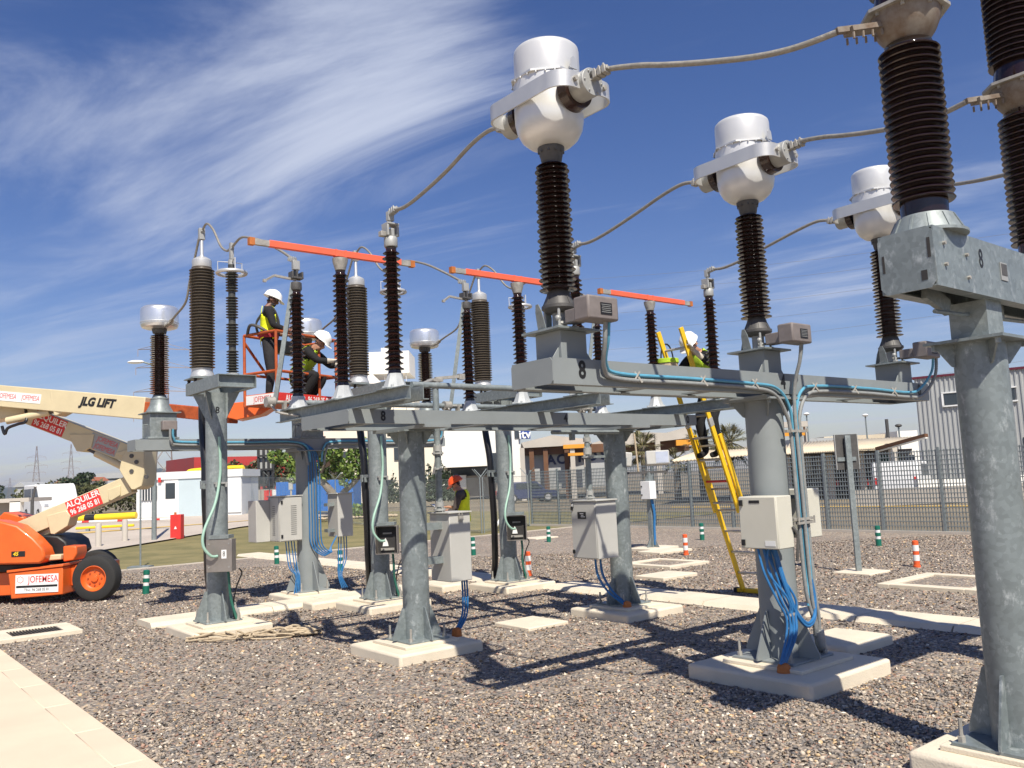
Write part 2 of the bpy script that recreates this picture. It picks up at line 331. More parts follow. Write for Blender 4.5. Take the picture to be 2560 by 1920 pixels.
def grid_sheet(us, vs, zoff, name, m, clip=None):
    vl, fl = [], []
    for v in vs:
        for u in us:
            p = P(u, v); vl.append((p.x, p.y, terrain(p.x, p.y)+zoff))
    n = len(us)
    for j in range(len(vs)-1):
        for i in range(n-1): fl.append((j*n+i, j*n+i+1, (j+1)*n+i+1, (j+1)*n+i))
    b = MB(); b.v = vl; b.f = fl; b.m = [0]*len(fl); return b.build(name, m)
far = [-9000, -2500, -600, -150, -60]
struct(grid_sheet(far+[-30, -15, 0, 5, 10]+[12.5+k*.9 for k in range(9)]+[25, 60, 150, 600, 2500, 9000], far+[-20, 0, 10]+[13+k*1.5 for k in range(13)]+[40, 60, 150, 600, 2500, 9000], -.03, 'ground', M['dirt']))
struct(grid_sheet([-14, -9, -4.4, 2, 8, 13.45], [-14, -8, -2, 4, 10.4], 0.0, 'gravel_yard', M['gravel']))
struct(grid_sheet([-40, -30, -20, -10, -5, 0, 5, 10, 13.5, 17, 22], [10.4+k*.9 for k in range(22)]+[33, 40], -.006, 'lawn', M['lawn']))
# kerb between gravel and lawn
b = MB()
for k in range(18): b.box((-4.0+k*1.0, 10.42, -.01), (.985, .12, .06))
struct(b.build('lawn_kerb', M['kerb'], None, P(0, 0), TH))
# the pale road climbing to the gate
road = MB()
near = [[(-12.82, 18.64, 0), (-12.75, 24.17, 0), (-11.76, 28.19, 0), (-10.67, 33.30, 0), (-8.28, 38.67, 0)]]; farp = [[(-34.95, 47.50, 0), (-26.86, 44.99, 0), (-21.05, 43.28, 0), (-13.90, 41.07, 0), (-8.64, 40.53, 0)]]
for a, c in zip(near, farp):
    NR, MR = 40, 24
    for i in range(NR+1):
        s_ = i/NR*(len(a)-1); k_ = min(int(s_), len(a)-2); A_, B_ = Vector(a[k_]).lerp(Vector(a[k_+1]), s_-k_), Vector(c[k_]).lerp(Vector(c[k_+1]), s_-k_)
        for j in range(MR+1): p_ = A_.lerp(B_, j/MR); road.v.append((p_.x, p_.y, terrain(p_.x, p_.y)+.045))
    road.f = [(i*(MR+1)+j, (i+1)*(MR+1)+j, (i+1)*(MR+1)+j+1, i*(MR+1)+j+1) for i in range(NR) for j in range(MR)]; road.m = [0]*len(road.f)
struct(road.build('road', M['asphalt']))
yl = MB()
for i in range(len(near[0])-1):
    q = [Vector(near[0][i]).lerp(Vector(farp[0][i]), t) for t in (.30, .325)]+[Vector(near[0][i+1]).lerp(Vector(farp[0][i+1]), t) for t in (.325, .30)]
    yl.add([(x.x, x.y, terrain(x.x, x.y)+.06) for x in q], [(0, 1, 2, 3)])
struct(yl.build('road_marking', M['line_yellow']))

# concrete paving at the left with its border slabs
pv = MB(); pv.box((-7.1, -4.7, -.035), (4.98, 19, .14)); pave = struct(pv.build('concrete_paving', M['concrete_warm'], None, P(0, 0), TH))
kb = MB(); kb.box((0, 0, 0), (.215, .985, .14)); kme = kb.mesh('border_slab', M['concrete_warm'])
for k in range(15):
    o = mobj('border_slab', kme, pave, (-4.5, -9.2+k*1.0, -.0335)); 
    bv = o.modifiers.new('bevel', 'BEVEL'); bv.width = .006; bv.segments = 1

# ---- foundations and slabs on the gravel
KEEP = []       # rectangles (u0,u1,v0,v1) kept free of loose stones
def slab(name, label, u0, u1, v0, v1, z0, z1, m='concrete', bev=.012, category='slab', group=None):
    b = MB(); b.box((0, 0, (z0+z1)/2), (u1-u0, v1-v0, z1-z0))
    o = b.build(name, M[m], None, P((u0+u1)/2, (v0+v1)/2), TH, bevel=bev); KEEP.append((u0, u1, v0, v1)); return tag(o, label, category, group)
def plinth(label, u, v, a, h, top=.64, dz=.03, a2=None):
    a2 = a2 or a
    t = thing('foundation', label, 'foundation', P(u, v), TH, 'concrete foundations of the steel posts')
    b = MB(); b.box((0, 0, h/2-.06), (a, a2, h+.12)); b.build('block', M['concrete'], t, bevel=.025)
    b = MB(); b.box((0, 0, h+dz/2-.002), (top, top, dz)); b.build('grout_bed', M['concrete'], t, bevel=.006)
    KEEP.append((u-a/2, u+a/2, v-a2/2, v+a2/2)); return h+dz-.002
zA = [plinth('square concrete foundation of the cable pole with the closed box numbered 8', -2.247, -.05, .95, .095, .6),
      plinth('square concrete foundation of the middle cable pole', 0, -.05, .95, .095, .6),
      plinth('square concrete foundation of the cable pole farthest from the boom lift', 2.247, -.05, .95, .095, .6)]
zD = [plinth('concrete foundation under the disconnector column with rope lying beside it', -1.40, -3.06, .95, .10, .62), plinth('concrete foundation under the disconnector column beside the pale cable trench', 1.48, -3.16, .95, .09, .62)]
zC = plinth('large concrete foundation under the current transformer column with blue cables', 0, -6.33, 1.12, .115, .72)
zV = plinth('low concrete foundation under the column with louvred cabinets', -.15, 1.92, .9, .08, .62)
zB = plinth('concrete foundation under the spangled galvanised breaker column', -1.04, -8.44, .84, .105, .60)
tr = thing('cable_trench', 'pale concrete cable trench lying in short slabs along the cable poles', 'cable trench', P(0, 0), TH, None)
def cover(b_len, w, h): 
    c = .05; b = MB(); b.prism([(-w/2, 0), (w/2, 0), (w/2, h-c), (w/2-c, h), (-w/2+c, h), (-w/2, h-c)], -b_len/2, b_len/2, Matrix.Rotation(R(90), 4, 'X')); return b.mesh('cover_slab', M['concrete'])
c1 = cover(.79, .62, .07)
for k in range(6):
    if k in (0, 3): pass
    o = mobj('cover_slab', c1, tr, (-2.35+k*.80, 1.22, 0), R(90))
KEEP.append((-2.75, 2.1, .9, 1.54))
tr2 = thing('cable_trench', 'long pale concrete cable trench passing behind the current transformer column', 'cable trench', P(0, 0), TH)
c2 = cover(.98, .66, .05)
for k in range(22):
    vv = 11.0-k*1.0
    if -.9 < vv < .7: continue
    mobj('cover_slab', c2, tr2, (2.78, vv, rnd.uniform(0, .004)))
KEEP.append((2.45, 3.11, -11, 11.4))
slab('cover_slab', 'pale square concrete slab lying alone on the gravel between the two disconnector columns', .02, .6, -3.1, -2.48, -.05, .035)
slab('cover_slab', 'pale concrete block lying half buried behind the current transformer column', .85, 1.65, -6.35, -5.75, -.05, .09, bev=.04)
slab('cover_slab', 'flat pale slab lying in front of the square manhole frame', 4.05, 4.85, -1.5, -.9, -.05, .05)
slab('cover_slab', 'thin pale slab at the foot of the floodlight pole', 7.2, 8.2, 1.35, 1.95, -.05, .05)
slab('cover_slab', 'pale slab carrying the floodlight pole', 7.6, 8.5, 1.96, 2.6, -.05, .06)
slab('cover_slab', 'small pale slab at the foot of the square sign post', 6.0, 6.6, -3.75, -3.15, -.05, .03)
slab('cover_slab', 'small pale slab beside the green bollard near the mesh fence', 9.1, 9.9, 7.4, 8.0, -.05, .03)
slab('duct_block', 'small concrete block where the black cable of the middle pole enters the ground', -.75, -.25, .55, .88, -.05, .1, bev=.03, category='block')
slab('duct_block', 'small concrete block where the black cable of the rearmost pole enters the ground', 1.35, 1.85, .5, .9, -.05, .1, bev=.03, category='block')
def manhole(label, u0, u1, v0, v1, w, h, inner):
    t = thing('manhole', label, 'manhole', P((u0+u1)/2, (v0+v1)/2), TH); a, c = u1-u0, v1-v0
    for (x, y, sx, sy) in ((0, -c/2+w/2, a, w), (0, c/2-w/2, a, w), (-a/2+w/2, 0, w, c-2*w-.004), (a/2-w/2, 0, w, c-2*w-.004)):
        b = MB(); b.box((x, y, h/2-.03), (sx, sy, h+.06)); b.build('frame_side', M['concrete'], t, bevel=.008)
    b = MB()
    if inner == 'grating':
        n = int((a-2*w)/.035)
        for k in range(n): b.box((-a/2+w+(k+.5)*(a-2*w)/n, 0, h-.02), (.008, c-2*w-.01, .025))
        b.box((0, 0, -.01), (a-2*w-.002, c-2*w-.002, .02)); b.build('grating', M['dark_iron'], t)
    else:
        b.box((0, 0, -.01+h*.35), (a-2*w-.002, c-2*w-.002, .03)); b.build('cover', M['gravel'], t)
    KEEP.append((u0, u1, v0, v1))
manhole('concrete manhole frame with a steel grating beside the concrete paving', -4.32, -3.42, 1.38, 2.26, .17, .05, 'grating')
manhole('square concrete manhole frame filled with gravel behind the ladder', 5.3, 6.35, -.55, .65, .16, .05, 'gravel')
manhole('concrete manhole frame partly hidden behind the breaker column', 4.98, 6.4, -5.7, -4.4, .17, .05, 'gravel')

# ---- loose gravel stones on the yard (one mass, nobody could count it)
def scatter_stones():
    g = np.random.default_rng(3)
    def pts(y0, y1, n, half):
        y = np.sqrt(g.uniform(y0*y0, y1*y1, n)); x = g.uniform(-1, 1, n)*(half*y+1.2); return np.stack([x, y], 1)
    ico_v = np.array([(0, 0, 1), (.894, 0, .447), (.276, .851, .447), (-.724, .526, .447), (-.724, -.526, .447), (.276, -.851, .447),
                      (.724, .526, -.447), (-.276, .851, -.447), (-.894, 0, -.447), (-.276, -.851, -.447), (.724, -.526, -.447), (0, 0, -1)])
    ico_f = np.array([(0, 1, 2), (0, 2, 3), (0, 3, 4), (0, 4, 5), (0, 5, 1), (1, 6, 2), (2, 7, 3), (3, 8, 4), (4, 9, 5), (5, 10, 1), (2, 6, 7), (3, 7, 8), (4, 8, 9), (5, 9, 10), (1, 10, 6)])
    oct_v = np.array([(1, 0, 0), (0, 1, 0), (-1, 0, 0), (0, -1, 0), (0, 0, 1), (0, 0, -1.)]); oct_f = np.array([(0, 1, 4), (1, 2, 4), (2, 3, 4), (3, 0, 4)])
    ct, st = math.cos(TH), math.sin(TH)
    for (y0, y1, n, bv, bf, s0, s1, nm) in ((2.2, 6.8, 62000, ico_v, ico_f, .007, .0165, 'gravel_stones'), (6.8, 19, 120000, oct_v, oct_f, .009, .019, 'far_gravel_stones')):
        p = pts(y0, y1, n, .64)
        dx, dy = p[:, 0]-ORG.x, p[:, 1]-ORG.y; u = dx*ct+dy*st; v = -dx*st+dy*ct
        ok = (u > -4.36) & (u < 13.3) & (v < 10.3)
        for (a, b_, c, d) in KEEP: ok &= ~((u > a-.012) & (u < b_+.012) & (v > c-.012) & (v < d+.012))
        p = p[ok]; n = len(p)
        # random rotations
        q = g.normal(size=(n, 4)); q /= np.linalg.norm(q, axis=1)[:, None]; w, x, y, z = q.T
        Rm = np.stack([np.stack([1-2*(y*y+z*z), 2*(x*y-z*w), 2*(x*z+y*w)], 1), np.stack([2*(x*y+z*w), 1-2*(x*x+z*z), 2*(y*z-x*w)], 1), np.stack([2*(x*z-y*w), 2*(y*z+x*w), 1-2*(x*x+y*y)], 1)], 1)
        s = g.uniform(s0, s1, n)*g.choice([.75, 1, 1, 1.25], n)
        loc = bv[None]*g.uniform(.72, 1.25, (n, len(bv), 1))*np.array([1.15, .9, .7])[None, None]*s[:, None, None]
        V_ = np.einsum('nij,nkj->nki', Rm, loc); V_[:, :, 2] *= .75
        V_[:, :, 0] += p[:, 0, None]; V_[:, :, 1] += p[:, 1, None]; V_[:, :, 2] += (s*g.uniform(.0, .55, n))[:, None]
        F_ = (bf[None]+(np.arange(n)*len(bv))[:, None, None]).reshape(-1, 3)
        me = bpy.data.meshes.new(nm); me.vertices.add(n*len(bv)); me.vertices.foreach_set('co', V_.astype(np.float32).ravel())
        nf = len(F_); me.loops.add(nf*3); me.loops.foreach_set('vertex_index', F_.astype(np.int32).ravel())
        me.polygons.add(nf); me.polygons.foreach_set('loop_start', np.arange(0, nf*3, 3, dtype=np.int32)); me.update(calc_edges=True)
        at = me.attributes.new('tone', 'FLOAT', 'FACE'); at.data.foreach_set('value', np.repeat(g.uniform(0, 1, n), len(bf)).astype(np.float32))
        me.materials.append(M['stone']); me.validate()
        tag(mobj(nm, me), 'loose crushed gravel of grey, tan and pinkish stones covering the yard', 'gravel', None, 'stuff')
# ================================================================= high-voltage gear
def insul_prof(z0, z1, core, shed, pitch, small=.78, alt=True, core2=None, shed2=None, lip=.006):
    core2 = core2 or core; shed2 = shed2 or shed
    n = max(2, int(round((z1-z0)/pitch))); pt = (z1-z0)/n; out = [(core, z0)]
    for k in range(n):
        t = (k+.5)/n; c = core+(core2-core)*t; s = shed+(shed2-shed)*t; zb = z0+k*pt
        rows = [(.10, s)] + ([(.60, c+(s-c)*small)] if alt else [])
        hgt = pt*(.5 if alt else 1.0)
        for off, r in rows:
            z = zb+off*pt
            out += [(c, z), (r-.004, z+.02*hgt), (r, z+.02*hgt+lip*.5), (r-.003, z+lip+.02*hgt), (c+(r-c)*.45, z+lip+hgt*.20), (c+.004, z+lip+hgt*.36), (c, z+lip+hgt*.5)]
    out.append((core2, z1)); return out
def channel(b, p0, p1, h, fl, t, side, zb):
    """C-section along x from p0 to p1 at y, web at y, flanges towards side"""
    (x0, y), x1 = p0, p1; L = x1-x0; xm = (x0+x1)/2
    b.box((xm, y, zb+h/2), (L, t, h))
    b.box((xm, y+side*(fl/2+t/2), zb+t/2), (L, fl, t)); b.box((xm, y+side*(fl/2+t/2), zb+h-t/2), (L, fl, t))
def channel_y(b, x, y0, y1, h, fl, t, side, zb):
    L = y1-y0; ym = (y0+y1)/2
    b.box((x, ym, zb+h/2), (t, L, h)); b.box((x+side*(fl/2+t/2), ym, zb+t/2), (fl, L, t)); b.box((x+side*(fl/2+t/2), ym, zb+h-t/2), (fl, L, t))
def bolt(b, c, r=.012, h=.02, axis=(0, 0, 1)):
    a = Vector(c); b.tube([a, a+Vector(axis)*h], r, 6)
def column(t, x, y, z0, z1, r, m, plate=.5, gus=.16, gh=.33, top=.44, rb=None):
    """round steel post with base plate, four gussets, anchor bolts and head plate, as parts of t"""
    b = MB(); b.cyl((x, y, z0+.018), (x, y, z1), rb or r, 40, r); b.build('post', m, t)
    b = MB(); b.box((x, y, z0+.009), (plate, plate, .018)); b.build('base_plate', m, t, bevel=.003)
    for k in range(4):
        a = k*math.pi/2; d = Vector((math.cos(a), math.sin(a), 0)); n = Vector((-d.y, d.x, 0)); bb = MB(); rr = (rb or r)-.004
        poly = [(rr, 0), (rr+gus, 0), (rr+gus, .03), (rr+.03, gh), (rr, gh)]
        Mx = Matrix(((d.x, 0, n.x, x), (d.y, 0, n.y, y), (0, 1, 0, z0+.0185), (0, 0, 0, 1)))
        bb.prism(poly, -.006, .006, Mx); bb.build('gusset', m, t)
    for sx in (-1, 1):
        for sy in (-1, 1):
            bb = MB(); c = (x+sx*plate*.42, y+sy*plate*.42, z0+.018)
            bb.tube([c, (c[0], c[1], c[2]+.12)], .011, 8); bb.tube([(c[0], c[1], c[2]), (c[0], c[1], c[2]+.03)], .021, 6); bb.build('anchor_bolt', M['cast'], t)
    if top:
        b = MB(); b.box((x, y, z1+.008), (top, top, .016))
        for sx in (-1, 1):
            for sy in (-1, 1): bolt(b, (x+sx*top*.4, y+sy*top*.4, z1-.03), .016, .03)
        b.build('head_plate', m, t)
        for k in range(4):
            a = k*math.pi/2+math.pi/4; d = Vector((math.cos(a), math.sin(a), 0)); n = Vector((-d.y, d.x, 0)); bb = MB()
            Mx = Matrix(((d.x, 0, n.x, x), (d.y, 0, n.y, y), (0, 1, 0, 0), (0, 0, 0, 1)))
            bb.prism([(r-.004, z1-.13), (r+.02, z1-.12), (top*.58, z1), (r-.004, z1)], -.005, .005, Mx); bb.build('head_rib', m, t)
def tee_frame(t, u0, u1, w, zb, h, m, fl=.06, braces=()):
    b = MB(); channel(b, (u0, -w), u1, h, fl, .008, 1, zb); b.build('front_channel', m, t)
    b = MB(); channel(b, (u0, w), u1, h, fl, .008, -1, zb); b.build('rear_channel', m, t)
    for u in (u0, u1):
        s = -1 if u == u0 else 1
        b = MB(); c = .02; ww = w+.004
        b.prism([(-ww+c, zb), (ww-c, zb), (ww, zb+c), (ww, zb+h-c), (ww-c, zb+h), (-ww+c, zb+h), (-ww, zb+h-c), (-ww, zb+c)], 0, .006, Matrix(((0, 0, s, u+s*.0005), (1, 0, 0, 0), (0, 1, 0, 0), (0, 0, 0, 1)))); b.build('end_plate', m, t)
    for u in braces:
        b = MB(); b.box((u, 0, zb+.02), (.09, 2*w-.02, .012)); b.build('cross_tie', m, t)
STEN = dict(bold=.004, width=.82)

# ---- current transformer support and its three transformers
vC, sC = -6.286, 2.224
ct_sup = thing('steel_support', 'grey T-shaped steel support carrying the three silver-headed current transformers', 'steel support', P(0, vC), TH)
column(ct_sup, 0, 0, zC, 2.19, .152, M['painted'], .56, .19, .36, .46)
b = MB(); b.box((0, 0, 2.214), (.5, .42, .016)); b.build('cap_plate', M['painted'], ct_sup)
tee_frame(ct_sup, -2.49, 2.49, .2, 2.232, .168, M['painted'], .065, (-1.5, -.75, .75, 1.5))
for s_, u in (('8', -2.24), ('4', 0.0), ('0', 2.3)): text(s_, .16, M['black'], ct_sup, (u, -.2062, 2.325), (1, 0, 0), (0, 0, 1), 'stencil_number', **STEN)

def make_ct():
    t = thing('current_transformer', '', 'current transformer')
    b = MB(); b.box((0, 0, 2.50), (.23, .25, .196))
    for sx in (-1, 1): b.prism([(0, 0), (.07, 0), (0, .09)], -.003, .003, Matrix(((sx, 0, 0, sx*.115), (0, 0, 1, -.1), (0, 1, 0, 2.402), (0, 0, 0, 1))))
    b.build('pedestal', M['painted'], t, bevel=.004)
    b = MB(); b.box((0, 0, 2.606), (.37, .37, .014)); b.build('pedestal_plate', M['galv'], t)
    for k in range(4):
        a = math.pi/4+k*math.pi/2; d = Vector((math.cos(a), math.sin(a), 0)); bb = MB(); bb.tube([d*.098+Vector((0, 0, 2.61)), d*.098+Vector((0, 0, 2.768))], .010, 8)
        bb.tube([d*.098+Vector((0, 0, 2.612)), d*.098+Vector((0, 0, 2.64))], .026, 6, True); bb.build('support_rod', M['zinc_white'], t)
    for (x, y, a) in ((-.16, .0, 0), (.02, .16, R(80))):
        bb = MB(); bb.prism([(-.04, 0), (.04, 0), (.03, .12), (.012, .17), (-.012, .17), (-.03, .12)], -.003, .003, Matrix.Translation((x, y, 2.613)) @ Matrix.Rotation(a+R(90), 4, 'Z') @ Matrix.Rotation(R(90-12), 4, 'X')); bb.build('lifting_lug', M['galv'], t)
    b = MB(); b.lathe([(.06, 2.735), (.09, 2.74), (.118, 2.765), (.118, 2.785), (.105, 2.79), (.088, 2.83), (.078, 2.868), (.07, 2.885)], 32)
    for k in range(8):
        a = k*math.pi/4; d = Vector((math.cos(a), math.sin(a), 0)); b.prism([(.07, 0), (.112, 0), (.078, .075), (.07, .075)], -.004, .004, Matrix(((d.x, 0, -d.y, 0), (d.y, 0, d.x, 0), (0, 1, 0, 2.788), (0, 0, 0, 1))))
    b.build('base_flange', M['dark_iron'], t)
    b = MB(); b.cyl((0, 0, 2.635), (0, 0, 2.74), .05, 16); b.cyl((-.05, -.05, 2.66), (.06, -.1, 2.66), .011, 8); b.sphere((-.07, -.06, 2.69), .022); b.build('drain_fitting', M['zinc_white'], t)
    b = MB(); b.lathe(insul_prof(2.885, 3.775, .066, .128, .0685, .82, True, .064, .118), 48); b.build('insulator', M['brown'], t)
    b = MB(); b.lathe([(.064, 3.775), (.07, 3.79), (.082, 3.85), (.092, 3.866), (.092, 3.885), (.08, 3.886)], 32)
    for k in range(10): a = k*math.pi/5; bolt(b, (.083*math.cos(a), .083*math.sin(a), 3.845), .009, .03)
    b.build('neck', M['dark_iron'], t)
    b = MB(); b.lathe([(.07, 3.884), (.10, 3.888), (.15, 3.905), (.195, 3.945), (.224, 4.0), (.236, 4.06), (.238, 4.12), (.238, 4.338)], 56); b.build('head_tank', M['alu_paint'], t)
    b = MB(); b.prism([(.262*math.cos(R(22.5+45*k)), .262*math.sin(R(22.5+45*k))) for k in range(8)], 4.338, 4.352)
    for k in range(24):
        a = k*math.pi/12; bolt(b, (.246*math.cos(a), .246*math.sin(a), 4.327), .006, .011)
    b.build('head_flange', M['alu'], t)
    b = MB(); b.lathe([(.224, 4.352), (.226, 4.36), (.226, 4.55), (.222, 4.572), (.208, 4.586), (.17, 4.592), (.02, 4.595)], 56); b.build('dome', M['alu_paint'], t)
    # strap round the head: a rounded rectangle of flat bar
    hw, hl, rc = .265, .40, .13; path = []
    for (cx_, cy_, a0) in ((hw-rc, hl-rc, 0), (-(hw-rc), hl-rc, 90), (-(hw-rc), -(hl-rc), 180), (hw-rc, -(hl-rc), 270)):
        for k in range(9): a = R(a0+k*90/8); path.append((cx_+rc*math.cos(a), cy_+rc*math.sin(a)))
    n = len(path); b = MB(); th = .012
    inn = [(x*(1-th/hw), y*(1-th/hl)) for x, y in path]
    vs = [(x, y, z) for z in (4.135, 4.245) for x, y in path]+[(x, y, z) for z in (4.135, 4.245) for x, y in inn]
    fs = []
    for k in range(n):
        j = (k+1) % n; fs += [(k, j, n+j, n+k), (2*n+k, 3*n+k, 3*n+j, 2*n+j), (k, 2*n+k, 2*n+j, j), (n+k, n+j, 3*n+j, 3*n+k)]
    b.add(vs, fs); b.build('strap', M['alu'], t)
    for s in (-1, 1):
        b = MB(); b.cyl((0, s*.235, 4.19), (0, s*.30, 4.19), .135, 28, .125); b.build('bushing_ring', M['brown_dust'], t)
        b = MB(); b.cyl((0, s*.30, 4.19), (0, s*.435, 4.19), .094, 28)
        for k in range(6): a = k*math.pi/3; bolt(b, (.075*math.cos(a), s*.436, 4.19+.075*math.sin(a)), .008, .008, (0, s, 0))
        b.build('primary_terminal', M['zinc_white'], t, bevel=.006)
        b = MB(); b.cyl((0, s*.36, 4.20), (0, s*.45, 4.235), .03, 10); b.build('terminal_stud', M['dark_iron'], t)
    for x in (-.13, .13):
        b = MB(); bolt(b, (x, -.402, 4.19), .018, .02, (0, -1, 0)); b.build('strap_bolt', M['cast'], t)
    b = MB(); b.prism([(-.03, 0), (.03, 0), (.022, .07), (0, .09), (-.022, .07)], -.005, .005, Matrix.Translation((.0, -.262, 4.35)) @ Matrix.Rotation(R(90), 4, 'X')); b.build('lifting_eye', M['alu'], t)
    # secondary terminal box on its arm
    b = MB(); b.bar((0, -.10, 2.69), (0, -.29, 2.69), .10, .09); b.build('box_arm', M['taupe'], t, bevel=.008)
    bx = MB(); bx.box((.0, -.345, 2.70), (.27, .14, .155)); bx = bx.build('terminal_box', M['taupe'], t, bevel=.014)
    b = MB(); b.box((.02, -.4175, 2.695), (.10, .003, .075)); b.build('nameplate', M['black'], bx)
    b = MB()
    for k in range(5): b.box((.02, -.4195, 2.72-k*.012), (.085-.01*(k % 2), .001, .003))
    b.build('nameplate_lettering', M['zinc_white'], bx)
    return t
ct = make_ct(); ct.location = P(-sC, vC); ct.rotation_euler = (0, 0, TH)
ct['label'] = 'silver-headed current transformer on brown insulator standing over the number 8 of its beam'; ct['group'] = 'current transformers'
ct4 = copy_tree(ct); ct4.location = P(0, vC); ct4['label'] = 'silver-headed current transformer standing right above its round column'
ct0 = copy_tree(ct); ct0.location = P(sC, vC); ct0['label'] = 'silver-headed current transformer partly hidden behind the breaker pole'

# ---- circuit breaker with its column
vB = -8.44
br_sup = thing('steel_support', 'spangled galvanised round column carrying the circuit breaker', 'steel support', P(0, vB), TH)
column(br_sup, -1.06, 0, zB, 2.28, .134, M['galv_spot'], .5, .13, .36, .42)
column(br_sup, 1.06, 0, zB-.02, 2.28, .134, M['galv_spot'], .5, .13, .36, .42)
for x in (-1.06, 1.06): b = MB(); b.box((x, 0, 2.40), (.2, .2, .21)); b.build('spacer', M['galv'], br_sup)
brk = thing('circuit_breaker', 'circuit breaker with tall brown ribbed poles on a galvanised box beam marked 8', 'circuit breaker', P(0, vB), TH)
u0, u1, hw, zb, zt = -1.80, 1.80, .142, 2.505, 2.81
b = MB(); b.box((0, -hw+.004, (zb+zt)/2), (u1-u0, .008, zt-zb)); b.box((0, hw-.004, (zb+zt)/2), (u1-u0, .008, zt-zb))
b.box((0, 0, zt-.004), (u1-u0, 2*hw-.017, .008)); b.box((0, -hw+.04, zb+.004), (u1-u0, .063, .008)); b.box((0, hw-.04, zb+.004), (u1-u0, .063, .008)); b.build('beam', M['galv_spot'], brk)
b = MB(); c = .028; ee = [(-hw+c, zb-.008), (hw-c, zb-.008), (hw, zb+c), (hw, zt-c), (hw-c, zt), (-hw+c, zt), (-hw, zt-c), (-hw, zb+c)]
b.prism(ee, 0, .008, Matrix(((0, 0, -1, u0-.0005), (1, 0, 0, 0), (0, 1, 0, 0), (0, 0, 0, 1)))); ep = b.build('end_plate', M['galv_spot'], brk)
b = MB()
for (y, z, w_, h_) in ((-.118, 2.70, .016, .10), (-.085, 2.565, .03, .05), (.118, 2.66, .012, .09)): b.box((u0-.0095, y, z), (.002, w_, h_))
b.build('slot', M['dark'], ep)
text('8', .145, M['black'], brk, (-1.27, -hw-.0012, 2.70), (1, 0, 0), (0, 0, 1), 'stencil_number', bold=.001, width=.72)
b = MB(); b.box((-.99, -hw-.003, 2.665), (.085, .004, .10)); npl = b.build('rating_plate', M['zinc_white'], brk)
b = MB(); b.box((-.99, -hw-.006, 2.675), (.07, .002, .065)); b.build('rating_text', M['dark_iron'], npl)
for (x, z) in ((-1.70, 2.73), (-1.70, 2.62), (-1.45, 2.70), (-1.45, 2.58)):
    b = MB(); bolt(b, (x, -hw, z), .010, .014, (0, -1, 0)); b.build('beam_bolt', M['cast'], brk)
b = MB(); b.cyl((-1.55, 0, 2.42), (1.5, 0, 2.52), .012, 8); b.bar((-1.6, .02, 2.53), (-1.35, .02, 2.46), .03, .09); b.bar((-.75, 0, 2.56), (-.75, 0, 2.44), .09, .03); b.build('drive_linkage', M['galv'], brk)
for u in (-1.55, 0.0, 1.55):
    pl = MB(); pl.lathe([(.20, 2.81), (.20, 2.825), (.185, 2.83), (.15, 2.90), (.14, 2.92), (.12, 2.925)], 36, None, (u, 0, 0))
    for k in range(12):
        a = k*math.pi/6; d = Vector((math.cos(a), math.sin(a), 0)); pl.prism([(.13, 0), (.192, 0), (.15, .085), (.13, .09)], -.006, .006, Matrix(((d.x, 0, -d.y, u), (d.y, 0, d.x, 0), (0, 1, 0, 2.826), (0, 0, 0, 1))))
    pl.build('pole_base', M['galv'], brk)
    b = MB(); b.lathe([(.115, 2.92), (.118, 3.0)]+insul_prof(3.0, 3.86, .112, .156, .0385, .8, False, lip=.010)+[(.12, 3.88)], 56, None, (u, 0, 0)); lo = b.build('lower_insulator', M['brown'], brk)
    b = MB(); b.lathe([(.10, 3.88), (.115, 3.90), (.145, 3.94), (.172, 4.0), (.178, 4.035), (.178, 4.05)], 40, None, (u, 0, 0)); b.build('gear_housing', M['rust_cast'], brk)
    b = MB(); b.prism([(-.20, -.10), (-.10, -.20), (.10, -.20), (.20, -.10), (.20, .10), (.10, .20), (-.10, .20), (-.20, .10)], 4.05, 4.068, Matrix.Translation((u, 0, 0)))
    for k in range(8): a = R(22.5+45*k); bolt(b, (u+.18*math.cos(a), .18*math.sin(a), 4.03), .011, .02)
    b.build('terminal_plate', M['cast'], brk)
    b = MB(); b.lathe([(.16, 4.068), (.15, 4.14), (.14, 4.20)]+insul_prof(4.20, 5.02, .125, .175, .0385, .8, False, lip=.010)+[(.14, 5.03)], 56, None, (u, 0, 0)); b.build('upper_insulator', M['brown'], brk)
    b = MB(); b.lathe([(.15, 5.03), (.17, 5.05), (.17, 5.11), (.12, 5.15), (.02, 5.16)], 32, None, (u, 0, 0)); b.build('top_cap', M['cast'], brk)
    b = MB(); b.bar((u-.13, .09, 3.985), (u-.30, .17, 3.945), .085, .028); 
    for k in range(8):
        q = Vector((u-.13, .09, 3.96)).lerp(Vector((u-.29, .165, 3.925)), (k//2)/3.0)+Vector((.02, .03, 0))*(1 if k % 2 else -1); b.tube([q, q-Vector((0, 0, .035))], .007, 6)
    b.bar((u-.26, .15, 3.965), (u-.37, .20, 3.94), .035, .03); b.build('cable_clamp', M['rust_cast'], brk)
